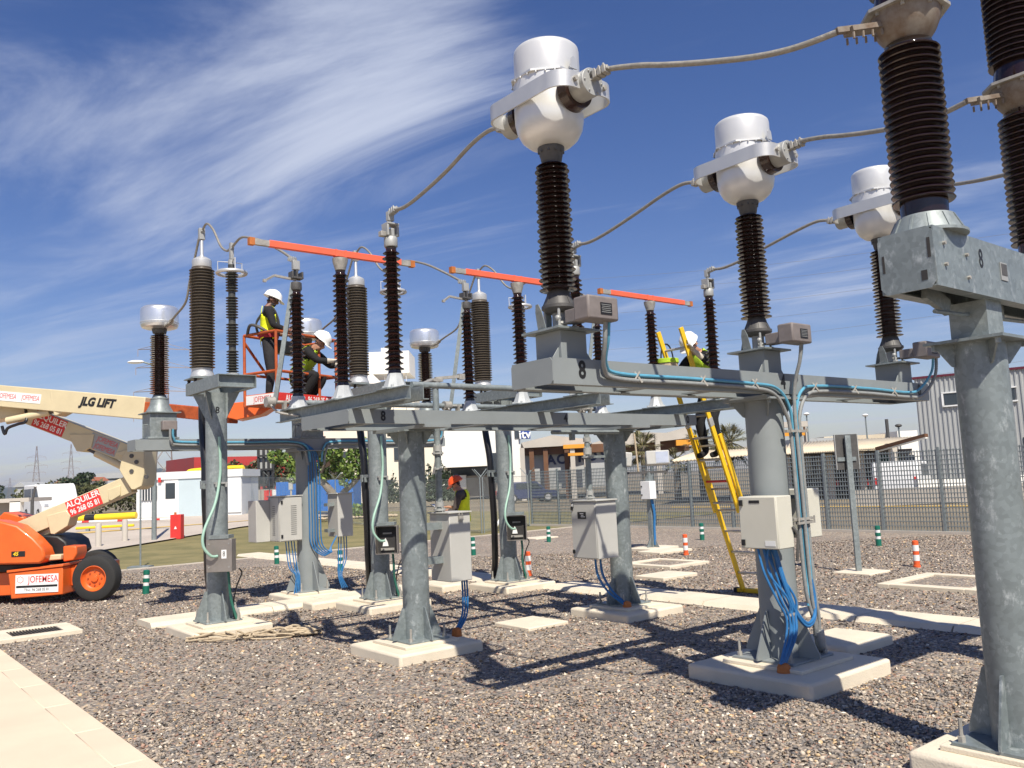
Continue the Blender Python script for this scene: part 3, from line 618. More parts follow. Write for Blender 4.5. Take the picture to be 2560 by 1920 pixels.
# ---- disconnector support (two columns, one frame) and the three disconnectors
vD, sD = -3.07, 2.207
ds = thing('steel_support', 'grey steel frame numbered 8 4 0 on two round galvanised columns carrying the disconnectors', 'steel support', P(0, vD), TH)
column(ds, -1.39, 0, zD[0], 2.165, .133, M['galv_spot'], .46, .15, .30, .40)
column(ds, 1.49, -.04, zD[1], 2.165, .133, M['galv_spot'], .46, .15, .30, .40)
for x in (-1.39, 1.49):
    b = MB(); b.box((x, 0, 2.198), (.30, 1.0, .03)); b.build('saddle_plate', M['painted'], ds)
tee_frame(ds, -2.34, 2.52, .48, 2.214, .131, M['painted'], .06, (-2.0, -.6, .6, 2.1))
for s_, u in (('8', -1.99), ('4', 0.30), ('0', 2.36)): text(s_, .125, M['black'], ds, (u, -.4862, 2.28), (1, 0, 0), (0, 0, 1), 'stencil_number', **STEN)

def post_insulator(t, y, top):
    b = MB(); b.lathe([(.125, 2.462), (.125, 2.476), (.105, 2.482), (.072, 2.565), (.066, 2.60), (.055, 2.602)], 8)
    for k in range(4): a = R(45+90*k); bolt(b, (.105*math.cos(a), .105*math.sin(a), 2.476), .012, .02)
    b.v = [(x, yy+y, z) for x, yy, z in b.v]; b.build('post_base', M['cast_pale'], t)
    b = MB(); b.lathe([(.058, 2.60), (.056, 2.625)]+insul_prof(2.625, 3.70, .050, .086, .098, .8, True, .046, .080)+[(.05, 3.72)], 36, None, (0, y, 0)); return b.build('post_insulator', M['brown'], t)
def clamp(b, c, d, s=1.0):
    """bolted cable clamp at c pointing along d"""
    c, d = Vector(c), Vector(d).normalized(); n = Vector((0, 0, 1)).cross(d); n = n.normalized() if n.length > .05 else Vector((1, 0, 0)); up = d.cross(n)
    for k in (-1, 0, 1):
        b.bar(c+d*(k*.034*s)-d*.014*s, c+d*(k*.034*s)+d*.014*s, .058*s, .05*s, up)
        for q in (-1, 1): bolt(b, c+d*(k*.034*s)+n*q*.017*s+up*.024*s, .008*s, .014*s, up)
    b.bar(c-d*.06*s, c+d*.06*s, .05*s, .018*s, up)
def make_disconnector():
    t = thing('disconnector', '', 'disconnector')
    for s in (-1, 1):
        b = MB(); channel_y(b, s*.065, -1.28, 1.28, .115, .05, .008, s, 2.3465); b.build('base_channel', M['galv'], t)
    for y in (-.94, 0, .98):
        b = MB(); b.box((0, y, 2.461-.0), (.30, .22, .012)); b.build('mounting_plate', M['galv'], t)
        post_insulator(t, y, y)
    # fixed contact over the post nearer the current transformers
    b = MB(); b.lathe([(.055, 3.72), (.06, 3.73), (.06, 3.80), (.05, 3.815)], 20, None, (0, -.94, 0)); b.box((0, -.94, 3.85), (.03, .09, .07)); b.box((-.05, -.94, 3.87), (.02, .10, .11)); b.box((.05, -.94, 3.87), (.02, .10, .11)); b.box((0, -.94, 3.925), (.12, .11, .016)); b.build('contact_jaw', M['zinc_white'], t, bevel=.004)
    b = MB(); b.box((-.085, -.94, 3.83), (.05, .05, .045)); b.build('contact_finger', M['cast'], t, bevel=.004)
    b = MB(); b.cyl((0, -.94, 3.93), (0, -.94, 3.97), .018, 10); b.box((0, -.94, 4.0), (.06, .045, .085)); clamp(b, (0, -1.0, 4.035), (0, -1, .15), .95); b.build('cable_clamp', M['zinc_white'], t, bevel=.004)
    # turning blade, standing open across the phase
    b = MB(); b.lathe([(.05, 3.72), (.055, 3.74), (.072, 3.80), (.075, 3.835), (.05, 3.84)], 20); b.build('rotor_head', M['cast'], t)
    bl = MB(); bl.box((-.02, 0, 3.885), (1.40, .05, .062)); bl = bl.build('blade', M['orange_paint'], t, bevel=.004)
    b = MB()
    for x in (-.05, .05): b.box((x, 0, 3.885), (.02, .056, .068))
    b.build('blade_clip', M['orange_paint'], bl)
    for s, L in ((-1, .14), (1, .11)):
        x0 = -.72 if s < 0 else .68
        b = MB(); b.box((x0+s*(L/2+.0005), 0, 3.883), (L, .042, .052)); b.build('blade_end', M['cast'], bl)
        b = MB(); b.box((x0+s*(L+.025), 0, 3.883), (.05, .052, .066)); b.build('contact_tip', M['terracotta'], bl)
    # jaw and earthing switch over the far post
    b = MB(); b.lathe([(.055, 3.72), (.06, 3.74), (.058, 3.80), (.045, 3.81)], 20, None, (0, .98, 0)); b.box((0, .98, 3.85), (.13, .10, .02)); b.box((-.055, .98, 3.88), (.018, .1, .075)); b.box((.055, .98, 3.88), (.018, .1, .075)); b.box((0, .98, 3.90), (.02, .08, .09)); b.build('contact_jaw', M['dark_iron'], t, bevel=.003)
    b = MB(); b.box((0, .98, 3.99), (.075, .05, .10)); clamp(b, (-.02, 1.02, 4.06), (-.3, 1, .3), .9); b.build('cable_clamp', M['zinc_white'], t, bevel=.004)
    b = MB(); b.bar((0, .98, 3.835), (-.24, .98, 3.855), .025, .022); b.bar((-.24, .98, 3.855), (-.36, .93, 3.78), .022, .02); b.box((-.37, .925, 3.775), (.03, .03, .03)); b.build('arcing_horn', M['cast'], t)
    b = MB(); b.bar((-.20, 1.10, 2.55), (-.035, .98, 3.80), .032, .045); b.build('earthing_blade', M['galv'], t)
    b = MB(); b.cyl((-.30, 1.10, 2.55), (-.21, 1.10, 2.55), .055, 20); b.cyl((-.24, 1.10, 2.55), (.06, 1.10, 2.55), .018, 10); b.box((-.10, 1.10, 2.50), (.03, .06, .13)); b.build('earthing_pivot', M['cast'], t)
    b = MB(); b.tube(cat([(-.27, 1.08, 2.54), (-.22, 1.0, 2.44), (-.10, .9, 2.40), (-.08, .8, 2.38)]), .012, 8); b.build('earth_braid', M['cast'], t)
    return t
dis = make_disconnector(); dis.location = P(-sD+.015, -3.174); dis.rotation_euler = (0, 0, TH); dis['group'] = 'disconnectors with orange blades'
dis['label'] = 'disconnector with long orange blade in front of the workers in the basket'
d4 = copy_tree(dis); d4.location = P(.015, -3.174); d4['label'] = 'middle disconnector, its orange blade passing behind a current transformer insulator'
d0 = copy_tree(dis); d0.location = P(sD+.015, -3.174); d0['label'] = 'disconnector with orange blade next to the man on the yellow ladder'

# operating shafts, tubes and motor cabinets of the disconnectors
def shaft(label, u, v, z0, z1, joints):
    t = thing('drive_shaft', label, 'drive shaft', P(u, v), TH)
    b = MB(); b.cyl((0, 0, z0), (0, 0, z1), .034, 20); b.build('tube', M['galv'], t)
    for z, r, h in joints:
        b = MB(); b.cyl((0, 0, z), (0, 0, z+h), r, 20)
        for k in range(4): a = k*math.pi/2; bolt(b, (r*.8*math.cos(a), r*.8*math.sin(a), z-.015), .009, h+.03)
        b.build('coupling', M['zinc_white'], t)
    return t
s1 = shaft('vertical grey drive shaft rising from the plain cabinet through the frame to a lever head', -1.05, vD+.03, 1.33, 2.70, ((1.36, .062, .02), (1.40, .045, .05), (1.94, .06, .016), (1.97, .045, .06), (1.78, .05, .016), (2.64, .05, .05)))
b = MB(); b.box((0, 0, 2.71), (.14, .10, .03)); b.bar((0, 0, 2.73), (.30, -.05, 2.76), .04, .03); b.box((.30, -.05, 2.755), (.07, .05, .06)); b.cyl((-.03, 0, 2.715), (-.50, -.55, 2.60), .017, 10); b.build('lever_head', M['cast'], s1)
s2 = shaft('vertical grey drive shaft rising from the cabinet marked M', 1.10, vD+.03, 1.35, 2.16, ((1.38, .062, .02), (1.42, .045, .05), (1.86, .075, .02), (1.90, .05, .08), (2.05, .045, .05)))
b = MB(); b.bar((0, 0, 1.87), (.34, -.02, 1.87), .03, .03); b.bar((.30, -.02, 1.80), (.30, -.02, 1.95), .08, .006); b.build('guide_bracket', M['galv'], s2)
b = MB(); b.cyl((0, 0, 0), (4.3, 0, 0), .028, 16); tag(b.build('coupling_tube', M['galv'], None, P(-2.08, -4.20, 2.50), TH), 'long galvanised tube joining the three disconnectors at the ends of their base channels', 'tube')
b = MB(); b.cyl((0, 0, 0), (4.6, 0, 0), .03, 16); tag(b.build('earthing_tube', M['galv'], None, P(-2.2, -2.06, 2.55), TH), 'long galvanised tube joining the pivots of the three earthing blades', 'tube')
b = MB(); b.cyl((0, 0, 0), (1.05, 0, 0), .024, 14); b.box((.3, 0, -.04), (.05, .05, .1)); tag(b.build('drive_tube', M['galv'], None, P(.30, vD-.25, 2.145), TH), 'short tube slung under the frame between the 4 and the cabinet shaft', 'tube')

def cabinet(name, label, u, v, z0, z1, du, dv, m, group=None, roof=True, category='cabinet'):
    t = thing(name, label, category, P(u, v, z0), TH, group)
    b = MB(); b.box((0, 0, (z1-z0)/2), (du, dv, z1-z0)); b.build('body', M[m], t, bevel=.008)
    if roof: b = MB(); b.box((-.008, -.008, z1-z0+.009), (du+.03, dv+.03, .016)); b.build('roof', M[m], t, bevel=.003)
    return t
def door(t, face, du, dv, h, m, inset=.012, hinge=True):
    b = MB(); tdir = {'u': (-du/2-.006, 0), 'v': (0, -dv/2-.006)}[face]
    sz = (.010, dv-2*inset, h-2*inset) if face == 'u' else (du-2*inset, .010, h-2*inset)
    b.box((tdir[0], tdir[1], h/2), sz); d = b.build('door', M[m], t, bevel=.003)
    for z in (.12*h, .88*h):
        b = MB(); b.box((tdir[0]-.012 if face == 'u' else -du/2+.03, dv/2-.03 if face == 'u' else -dv/2-.017, z), (.016, .028, .045) if face == 'u' else (.028, .016, .045)); b.build('latch', M['black'], d)
    return d
c1 = cabinet('control_cabinet', 'plain light grey motor cabinet with a padlock on the disconnector column', -.95, vD, .65, 1.33, .26, .36, 'cab_grey', 'disconnector motor cabinets')
b = MB(); b.tube([(.0+.02*math.cos(a), -.196, .66+.03*math.sin(a)) for a in np.linspace(0, math.pi, 8)], .006, 6); b.box((0.0, -.198, .63), (.05, .025, .045)); b.build('padlock', M['cast'], c1)
for z in (.22, .56):
    b = MB(); b.box((-.23, 0, z), (.2, .10, .07)); b.build('bracket', M['galv'], c1)
c2 = cabinet('control_cabinet', 'light grey motor cabinet marked M with a black name plate', 1.10, vD-.02, .69, 1.35, .33, .42, 'cab_grey', 'disconnector motor cabinets')
dd = door(c2, 'u', .33, .42, .66, 'cab_grey')
b = MB(); b.box((-.1795, .02, .50), (.002, .14, .08)); b.build('name_plate', M['black'], dd)
for k, w in enumerate((.06, .04, .07)):
    b = MB(); b.box((-.181, .02-.01*k, .52-k*.018), (.001, w, .007)); b.build('name_plate_line', M['white'], dd)
b = MB(); b.box((-.1795, .175, .615), (.002, .045, .05)); b.build('letter_frame', M['black'], dd)
text('M', .05, M['white'], dd, (-.1812, .175, .615), (0, -1, 0), (0, 0, 1), 'letter', bold=.001)
for z in (.2, .52): b = MB(); b.box((.22, 0, z), (.14, .12, .08)); b.build('bracket', M['galv'], c2)

def cables(name, label, paths, r, m, category='cable', group=None, n=6, base=None):
    """a bundle of cables that run together: one thing, each cable a part"""
    o = Vector(base) if base else P(*paths[0][0])
    t = thing(name, label, category, o, 0, group)
    for pth in paths:
        b = MB(); b.tube(cat([P(*q)-o for q in pth], 6), r, n); b.build('cable', M[m], t)
    return t
cables('cable_bundle', 'two blue cables leaving the bottom of the plain motor cabinet with padlock', [[(-.84+k*.03, vD-.02, .66), (-.85+k*.03, vD-.04, .45), (-.88+k*.03, vD-.05, .28), (-.99+k*.03, vD-.07, .15)] for k in range(3)], .011, 'cable_blue', 'cables', 'blue control cables')
cables('cable_bundle', 'four blue cables leaving the bottom of the cabinet marked M', [[(1.02+k*.04, vD-.08+.03*(k % 2), .70), (1.03+k*.04, vD-.09+.02*(k % 2), .5), (1.12+k*.034, vD-.16+.02*(k % 2), .3), (1.26+k*.02, vD-.27, .15)] for k in range(4)], .0085, 'cable_blue', 'cables', 'blue control cables')
for (u, v, lab) in ((1.30, vD-.28, 'orange duct cap below the cabinet marked M'), (-.97, vD-.08, 'orange duct cap under the plain motor cabinet'), (-.36, vC-.25, 'large orange duct cap at the foot of the current transformer column')):
    b = MB(); b.sphere((0, 0, 0), .05, 14, 8, (1, 1, .75)); b.lathe([(.04, -.06), (.052, -.05), (.052, -.02), (.046, 0)], 14); tag(b.build('duct_cap', M['terracotta'], None, P(u, v, .15)), lab, 'cap')  # rounded orange cap of a cable duct, a separate object

# ---- cable poles: post, head frame, termination, arrester, power cable, link box
sA = 2.247
def make_pole():
    t = thing('cable_pole', '', 'steel pole')
    column(t, 0, 0, 0, 2.74, .127, M['galv'], .44, .15, .34, 0)
    for a in (45, 135, 225, 315):
        d = Vector((math.cos(R(a)), math.sin(R(a)), 0)); b = MB(); b.prism([(.12, 2.40), (.30, 2.74), (.12, 2.74)], -.005, .005, Matrix(((d.x, 0, -d.y, 0), (d.y, 0, d.x, 0), (0, 1, 0, 0), (0, 0, 0, 1)))); b.build('head_rib', M['galv'], t)
    for s in (-1, 1):
        b = MB(); channel_y(b, s*.225, -.70, .42, .15, .06, .008, -s, 2.742); b.build('head_channel', M['galv'], t)
    for y in (-.704, .424):
        s_ = -1 if y < 0 else 1; b = MB(); b.box((0, y-s_*.06, 2.742+.075), (.434, .008, .15)); b.box((0, y-s_*.026, 2.887), (.434, .06, .008)); b.box((0, y-s_*.026, 2.747), (.434, .06, .008)); b.build('end_channel', M['galv'], t)
    for z in (1.66, ):
        b = MB(); b.box((-.02, .22, z), (.10, .20, .04)); b.box((-.02, .22, z-.05), (.14, .02, .07)); b.box((-.02, .33, z-.03), (.12, .05, .10)); b.build('cable_bracket', M['galv'], t)
    b = MB(); b.box((0, -.13, 1.64), (.16, .03, .02)); b.box((-.06, -.145, 1.62), (.02, .03, .06)); b.box((.06, -.145, 1.62), (.02, .03, .06)); b.build('hose_clip', M['zinc_white'], t)
    return t
pole = make_pole(); pole.location = P(-sA, 0, zA[0]); pole.rotation_euler = (0, 0, TH); pole['group'] = 'galvanised cable poles'
pole['label'] = 'galvanised cable pole with the closed link box numbered 8'
text('8', .11, M['black'], pole, (-.03, -.1275, 2.52), (1, 0, 0), (0, 0, 1), 'stencil_number', bold=.001)
p4 = copy_tree(pole); p4.location = P(0, 0, zA[1]); p4['label'] = 'middle galvanised cable pole, right behind the front disconnector column'
p0 = copy_tree(pole); p0.location = P(sA, 0, zA[2]); p0['label'] = 'galvanised cable pole standing beside the man in the orange helmet'
for p_ in (p4, p0):
    for ch in list(p_.children):
        if ch.name.startswith('stencil'): bpy.data.objects.remove(ch)
def make_term():
    t = thing('cable_termination', '', 'cable termination')
    b = MB(); b.box((0, 0, -.005), (.36, .34, .014)); b.build('base_plate', M['galv'], t)
    for sx in (-1, 1):
        for sy in (-1, 1):
            b = MB(); b.lathe(insul_prof(-.075, -.012, .016, .028, .021, .8, False), 14, None, (sx*.13, sy*.12, 0)); b.build('standoff_insulator', M['brown_dust'], t)
    b = MB(); b.lathe([(.135, .002), (.15, .02), (.15, .03), (.14, .06), (.125, .10), (.128, .115), (.13, .13)], 36); b.build('base_bell', M['alu'], t)
    b = MB(); b.lathe([(.128, .13)]+insul_prof(.14, 1.44, .125, .158, .0385, .8, False)+[(.126, 1.45)], 44); b.build('insulator', M['silicone'], t)
    b = MB(); b.lathe([(.118, 1.45), (.122, 1.46), (.122, 1.545), (.105, 1.565), (.06, 1.59), (.03, 1.60), (.022, 1.63), (.022, 1.80), (.018, 1.82)], 32); b.build('cap', M['alu'], t)
    b = MB(); b.box((0, 0, 1.90), (.075, .06, .15)); clamp(b, (0, 0, 1.94), (0, 1, .2), .9); b.build('cable_clamp', M['zinc_white'], t, bevel=.005)
    return t
term = make_term(); term.location = P(-sA, .47, 3.10); term.rotation_euler = (0, 0, TH); term['group'] = 'cable terminations'
term['label'] = 'tall grey-brown ribbed cable termination beside the thin arrester with a full ring'
tm4 = copy_tree(term); tm4.location = P(0, .47, 3.10); tm4['label'] = 'grey-brown ribbed cable termination right behind the rotating post of the long orange blade'
tm0 = copy_tree(term); tm0.location = P(sA, .47, 3.10); tm0['label'] = 'grey-brown ribbed cable termination behind the middle disconnector, beside the lone transformer cap'
def make_arr():
    t = thing('surge_arrester', '', 'surge arrester')
    b = MB(); b.lathe([(.075, 0), (.075, .02), (.05, .03)], 20); b.build('base', M['zinc_white'], t)
    pr = [(.045, .03)]; z = .04
    for seg in range(4):
        pr += insul_prof(z, z+.27, .042, .073, .034, .8, False); pr += [(.042, z+.272), (.042, z+.325)]; z += .325
    b = MB(); b.lathe(pr, 28); b.build('housing', M['dark_silicone'], t)
    b = MB(); b.cyl((0, 0, z), (0, 0, z+.06), .04, 16); b.box((0, 0, z+.17), (.04, .05, .2)); clamp(b, (0, .0, z+.2), (0, 1, -.1), .7); b.build('terminal', M['zinc_white'], t)
    b = MB(); b.tube([(.165*math.cos(a), .165*math.sin(a), z-.10) for a in np.linspace(0, 2*math.pi, 33)], .022, 12, False); rg = b.build('grading_ring', M['alu'], t)
    for k in range(3):
        a = k*2*math.pi/3+.4; d = Vector((math.cos(a), math.sin(a), 0)); b = MB(); b.tube([d*.165+Vector((0, 0, z-.09)), d*.165+Vector((0, 0, z+.05)), d*.03+Vector((0, 0, z+.035))], .007, 6); b.build('ring_stay', M['alu'], rg)
    return t
arr = make_arr(); arr.location = P(-sA, -.55, 3.02); arr.rotation_euler = (0, 0, TH); arr['group'] = 'surge arresters with grading rings'
arr['label'] = 'thin surge arrester with a full silver ring in front of the sky'
ar4 = copy_tree(arr); ar4.location = P(0, -.55, 3.02); ar4['label'] = 'surge arrester with ring hidden behind the fixed post of the long orange blade'
ar0 = copy_tree(arr); ar0.location = P(sA, -.55, 3.02); ar0['label'] = 'surge arrester with ring hidden behind the rotating post of the middle disconnector'
words = ('on the pole numbered 8', 'on the middle cable pole', 'on the rearmost cable pole')
for i, u in enumerate((-sA, 0, sA)):
    b = MB(); b.tube(cat([(0, .47, 3.0), (0, .47, 2.5), (-.01, .36, 2.0), (-.02, .33, 1.62), (0, .33, 1.1), (.02, .36, .7), (.08, .45, .4), (.15, .58, .12), (.17, .62, -.05)], 6), .052, 16)
    tag(b.build('power_cable', M['cable_black'], None, P(u, 0), TH), 'thick black power cable running down '+words[i], 'cable', 'black power cables')
    b = MB(); b.tube(cat([(-.02, -.15, 2.1), (-.01, -.155, 1.8), (-.02, -.16, 1.6), (-.10, -.22, 1.3), (-.26, -.30, 1.0), (-.28, -.32, .82), (-.20, -.34, .70), (-.12, -.34, .69)], 6), .017, 10)
    b.v = [(x, y, z+.22) for x, y, z in b.v]
    tag(b.build('earth_hose', M['green_hose'], None, P(u, 0), TH), 'pale green hose looping into the link box '+words[i], 'hose', 'pale green hoses')
    # link box
    closed = i == 0; t = thing('link_box', 'closed stainless link box numbered 8 on its pole' if closed else 'open stainless link box '+words[i], 'junction box', P(u, -.26, .73), R(-4), 'stainless link boxes')
    t.location = P(u, 0, .73)+Vector((.14, -.26, 0))
    b = MB(); W, D, H = .30, .13, .37
    b.box((0, D/2-.004, H/2), (W, .008, H)); b.box((-W/2+.004, -.0045, H/2), (.008, D-.017, H)); b.box((W/2-.004, -.0045, H/2), (.008, D-.017, H)); b.box((0, -.0045, .004), (W-.017, D-.017, .008)); b.box((0, -.0045, H-.004), (W-.017, D-.017, .008)); b.build('case', M['steel_box'], t)
    if closed:
        b = MB(); b.box((0, -D/2-.001, H/2), (W+.008, .008, H+.008)); lid = b.build('lid', M['steel_box'], t, bevel=.003)
        b = MB(); b.box((.06, -D/2-.0065, .20), (.06, .002, .10)); b.build('label_plate', M['white'], lid); text('8', .085, M['black'], lid, (.06, -D/2-.0082, .20), (1, 0, 0), (0, 0, 1), 'number', width=.8)
        for (x, z) in ((.12, .32), (.12, .05), (-.12, .32), (-.12, .05)):
            b = MB(); bolt(b, (x, -D/2-.005, z), .008, .006, (0, -1, 0)); b.build('screw', M['zinc_white'], lid)
    else:
        b = MB(); b.box((0, .045, H/2), (W-.03, .004, H-.03)); b.build('back_panel', M['dark'], t)
        b = MB(); b.prism([(-.04, 0), (.04, 0), (.03, .05), (.0, .11), (-.03, .05)], -.003, .003, Matrix.Translation((-.03, .035, .10)) @ Matrix.Rotation(R(90), 4, 'X')); b.build('terminal_block', M['white'], t)
        b = MB(); b.bar((-.06, .03, .27), (.06, .03, .27), .02, .02); b.build('link_bar', M['cast'], t); b = MB(); b.bar((-.09, .03, .06), (.09, .03, .06), .03, .03); b.build('link_bar', M['cast'], t)
    b = MB(); b.box((0, .0, H+.03), (.24, .16, .04)); b.build('mounting_angle', M['galv'], t)
    cables('earth_cable', 'dark green earth cable dropping from the link box '+words[i], [[(u+.02, -.30, .74), (u+.03, -.30, .6), (u+.07, -.24, .4), (u+.13, -.22, .2), (u+.16, -.21, .13)]], .016, 'green_dark', 'cable', 'green earth cables', 8)
    b = MB(); b.tube(cat([(.16, -.21, .13), (.17, -.22, .2), (.12, -.2, .3)], 4), .024, 8); b.bar((.17, -.2, .12), (.13, -.2, .34), .035, .02); tag(b.build('earth_lug', M['cast'], None, P(u, 0), TH), 'metal cable lug bolted to the foot '+words[i].replace('on the', 'of the'), 'cable lug', 'earth lugs')
    cables('thin_cable', 'thin black cable dropping from the link box '+words[i], [[(u+.16, -.27, .74), (u+.2, -.26, .68), (u+.16, -.22, .55), (u+.12, -.2, .35), (u+.13, -.19, .13)]], .009, 'cable_black', 'cable', 'thin black cables')

# ---- voltage transformers on their T support
vV, sV, uV0 = 1.95, 2.232, -.10
vt_sup = thing('steel_support', 'shaded grey T-shaped support of the voltage transformers with louvred cabinets', 'steel support', P(uV0-.05, vV), TH)
column(vt_sup, 0, -.03, zV, 2.215, .158, M['painted'], .5, .2, .42, .46)
tee_frame(vt_sup, -2.55, 2.50, .19, 2.262, .15, M['painted'], .06, (-1.5, -.7, .7, 1.5))
b = MB(); b.box((0, 0, 2.246), (.46, .40, .03)); b.build('cap_plate', M['painted'], vt_sup)
def make_vt():
    t = thing('voltage_transformer', '', 'voltage transformer')
    b = MB(); b.box((0, 0, 2.595), (.36, .36, .364)); b.box((0, 0, 2.43), (.42, .40, .03)); b.build('base_tank', M['galv'], t, bevel=.006)
    b = MB(); b.box((0, 0, 2.785), (.45, .45, .014)); b.build('tank_lid', M['galv'], t)
    b = MB(); b.lathe([(.19, 2.793), (.185, 2.80), (.13, 2.90), (.115, 2.975), (.12, 2.98), (.12, 2.995), (.10, 3.0), (.085, 3.04)], 36); b.build('cone', M['galv'], t)
    b = MB(); b.lathe([(.085, 3.04)]+insul_prof(3.06, 3.90, .066, .133, .062, .86, True, .066, .128)+[(.075, 3.93)], 40); b.build('insulator', M['brown_dust'], t)
    b = MB(); b.lathe([(.09, 3.92), (.10, 3.96), (.10, 3.99), (.09, 4.0)], 28); b.build('neck', M['dark_iron'], t)
    b = MB(); b.lathe([(.10, 3.985), (.19, 3.985), (.235, 4.0), (.252, 4.03), (.255, 4.06), (.255, 4.235), (.248, 4.27), (.22, 4.295), (.12, 4.315), (.02, 4.32)], 48); b.build('head_tank', M['alu_clean'], t)
    b = MB(); b.lathe([(.2575, 4.06), (.2585, 4.062), (.2585, 4.07), (.2575, 4.072)], 48); b.build('head_seam', M['alu'], t)
    b = MB(); b.bar((.02, -.20, 3.99), (.04, -.33, 4.02), .06, .02); clamp(b, (.05, -.36, 4.04), (.1, -1, .35), .8); b.build('terminal', M['cast'], t)
    b = MB(); b.box((.06, -.22, 2.60), (.20, .10, .13)); b.build('terminal_box', M['taupe'], t, bevel=.01)
    b = MB(); b.tube([(-.19, -.1, 2.62), (-.25, -.1, 2.62), (-.25, -.1, 2.44)], .01, 6); b.build('earth_strap', M['galv'], t)
    return t
vt = make_vt(); vt.location = P(uV0-sV, vV); vt.rotation_euler = (0, 0, TH); vt['group'] = 'voltage transformers'
vt['label'] = 'voltage transformer with drum-shaped silver head standing next to the boom lift'
v4 = copy_tree(vt); v4.location = P(uV0, vV); v4['label'] = 'voltage transformer with silver head half hidden behind the basket of the boom lift'
v0 = copy_tree(vt); v0.location = P(uV0+sV, vV); v0['label'] = 'voltage transformer with silver head standing alone between two disconnectors'
for (u, lab, g_) in ((-.50, 'grey louvred cabinet facing the boom lift on the shaded column', 1), (.42, 'narrow grey cabinet on the rear side of the shaded column', 0)):
    t = cabinet('control_cabinet', lab, u, vV-.02, .88, 1.54, .36 if g_ else .26, .40 if g_ else .34, 'cab_grey', 'cabinets on the shaded column')
    if g_:
        for face in ('u', 'v'):
            d_ = door(t, face, .36, .40, .66, 'cab_grey')
            for k in range(15):
                b = MB()
                if face == 'u': b.box((-.1925, -.02, .10+k*.03), (.003, .09, .008))
                else: b.box((.04, -.2125, .10+k*.03), (.09, .003, .008))
                b.build('louvre', M['dark_iron'], d_)
    for z in (.1, .5): b = MB(); b.box((.22 if g_ else -.19, 0, z), (.12, .12, .05)); b.build('bracket', M['galv'], t)
b = MB(); b.box((0, 0, .33), (.22, .3, .62)); tag(b.build('meter_box', M['cab_grey'], None, P(-.80, vV+.25, .86), TH, .006), 'small grey box behind the louvred cabinet', 'box')
cables('cable_bundle', 'blue cables running down the shaded column from the transformer beam', [[(-.10-.35+k*.0, vV-.20, 2.36), (-.28, vV-.20, 2.34), (-.20+k*.03, vV-.21, 2.2), (-.2+k*.045, vV-.21, 1.9), (-.2+k*.045, vV-.22, 1.2), (-.18+k*.045, vV-.22, .8), (.02+k*.03, vV-.24, .62+.01*k), (.16, vV-.2, .75), (.30, vV-.12, .90)] for k in range(5)], .010, 'cable_blue', 'cables', 'blue control cables')
cables('cable_bundle', 'blue cables hanging from the cabinets to the foot of the shaded column', [[(.34+k*.045, vV-.1, .90), (.32+k*.05, vV-.12+.02*(k % 2), .55), (.29+k*.02, vV-.16, .3), (.33+k*.03, vV-.2, .1)] for k in range(4)]+[[(-.54+k*.045, vV-.1, .90), (-.50+k*.045, vV-.12+.02*(k % 2), .5), (-.41+k*.02, vV-.16, .35), (-.46+k*.03, vV-.2, .1)] for k in range(4)], .0085, 'cable_blue', 'cables', 'blue control cables')
cables('beam_cable', 'pale blue cable and conduit along the front of the voltage transformer beam', [[(uV0-sV+.1, vV-.26, 2.55), (uV0-sV+.12, vV-.24, 2.42), (uV0-sV+.25, vV-.22, 2.37), (-1.2, vV-.22, 2.36), (-.45, vV-.22, 2.36), (-.22, vV-.22, 2.27), (-.17, vV-.22, 2.05)], [(uV0+sV+.1, vV-.28, 2.55), (uV0+sV+.1, vV-.25, 2.42), (uV0+sV-.1, vV-.22, 2.36), (1.2, vV-.22, 2.36), (.25, vV-.22, 2.36), (.06, vV-.22, 2.27), (.02, vV-.22, 2.05)]], .016, 'cable_cyan', 'cable', None, 8)
cables('beam_conduit', 'grey conduit along the front of the voltage transformer beam', [[(uV0-sV+.06, vV-.27, 2.55), (uV0-sV+.08, vV-.25, 2.38), (uV0-sV+.22, vV-.22, 2.33), (-1.2, vV-.22, 2.32), (-.45, vV-.22, 2.32), (-.26, vV-.22, 2.22), (-.21, vV-.22, 2.0)], [(.1+uV0+sV+.04, vV-.28, 2.55), (.1+uV0+sV, vV-.25, 2.38), (uV0+sV-.15, vV-.22, 2.32), (1.2, vV-.22, 2.32), (.25, vV-.22, 2.32), (.1, vV-.22, 2.22), (.06, vV-.22, 2.0)]], .017, 'conduit', 'conduit', None, 8)

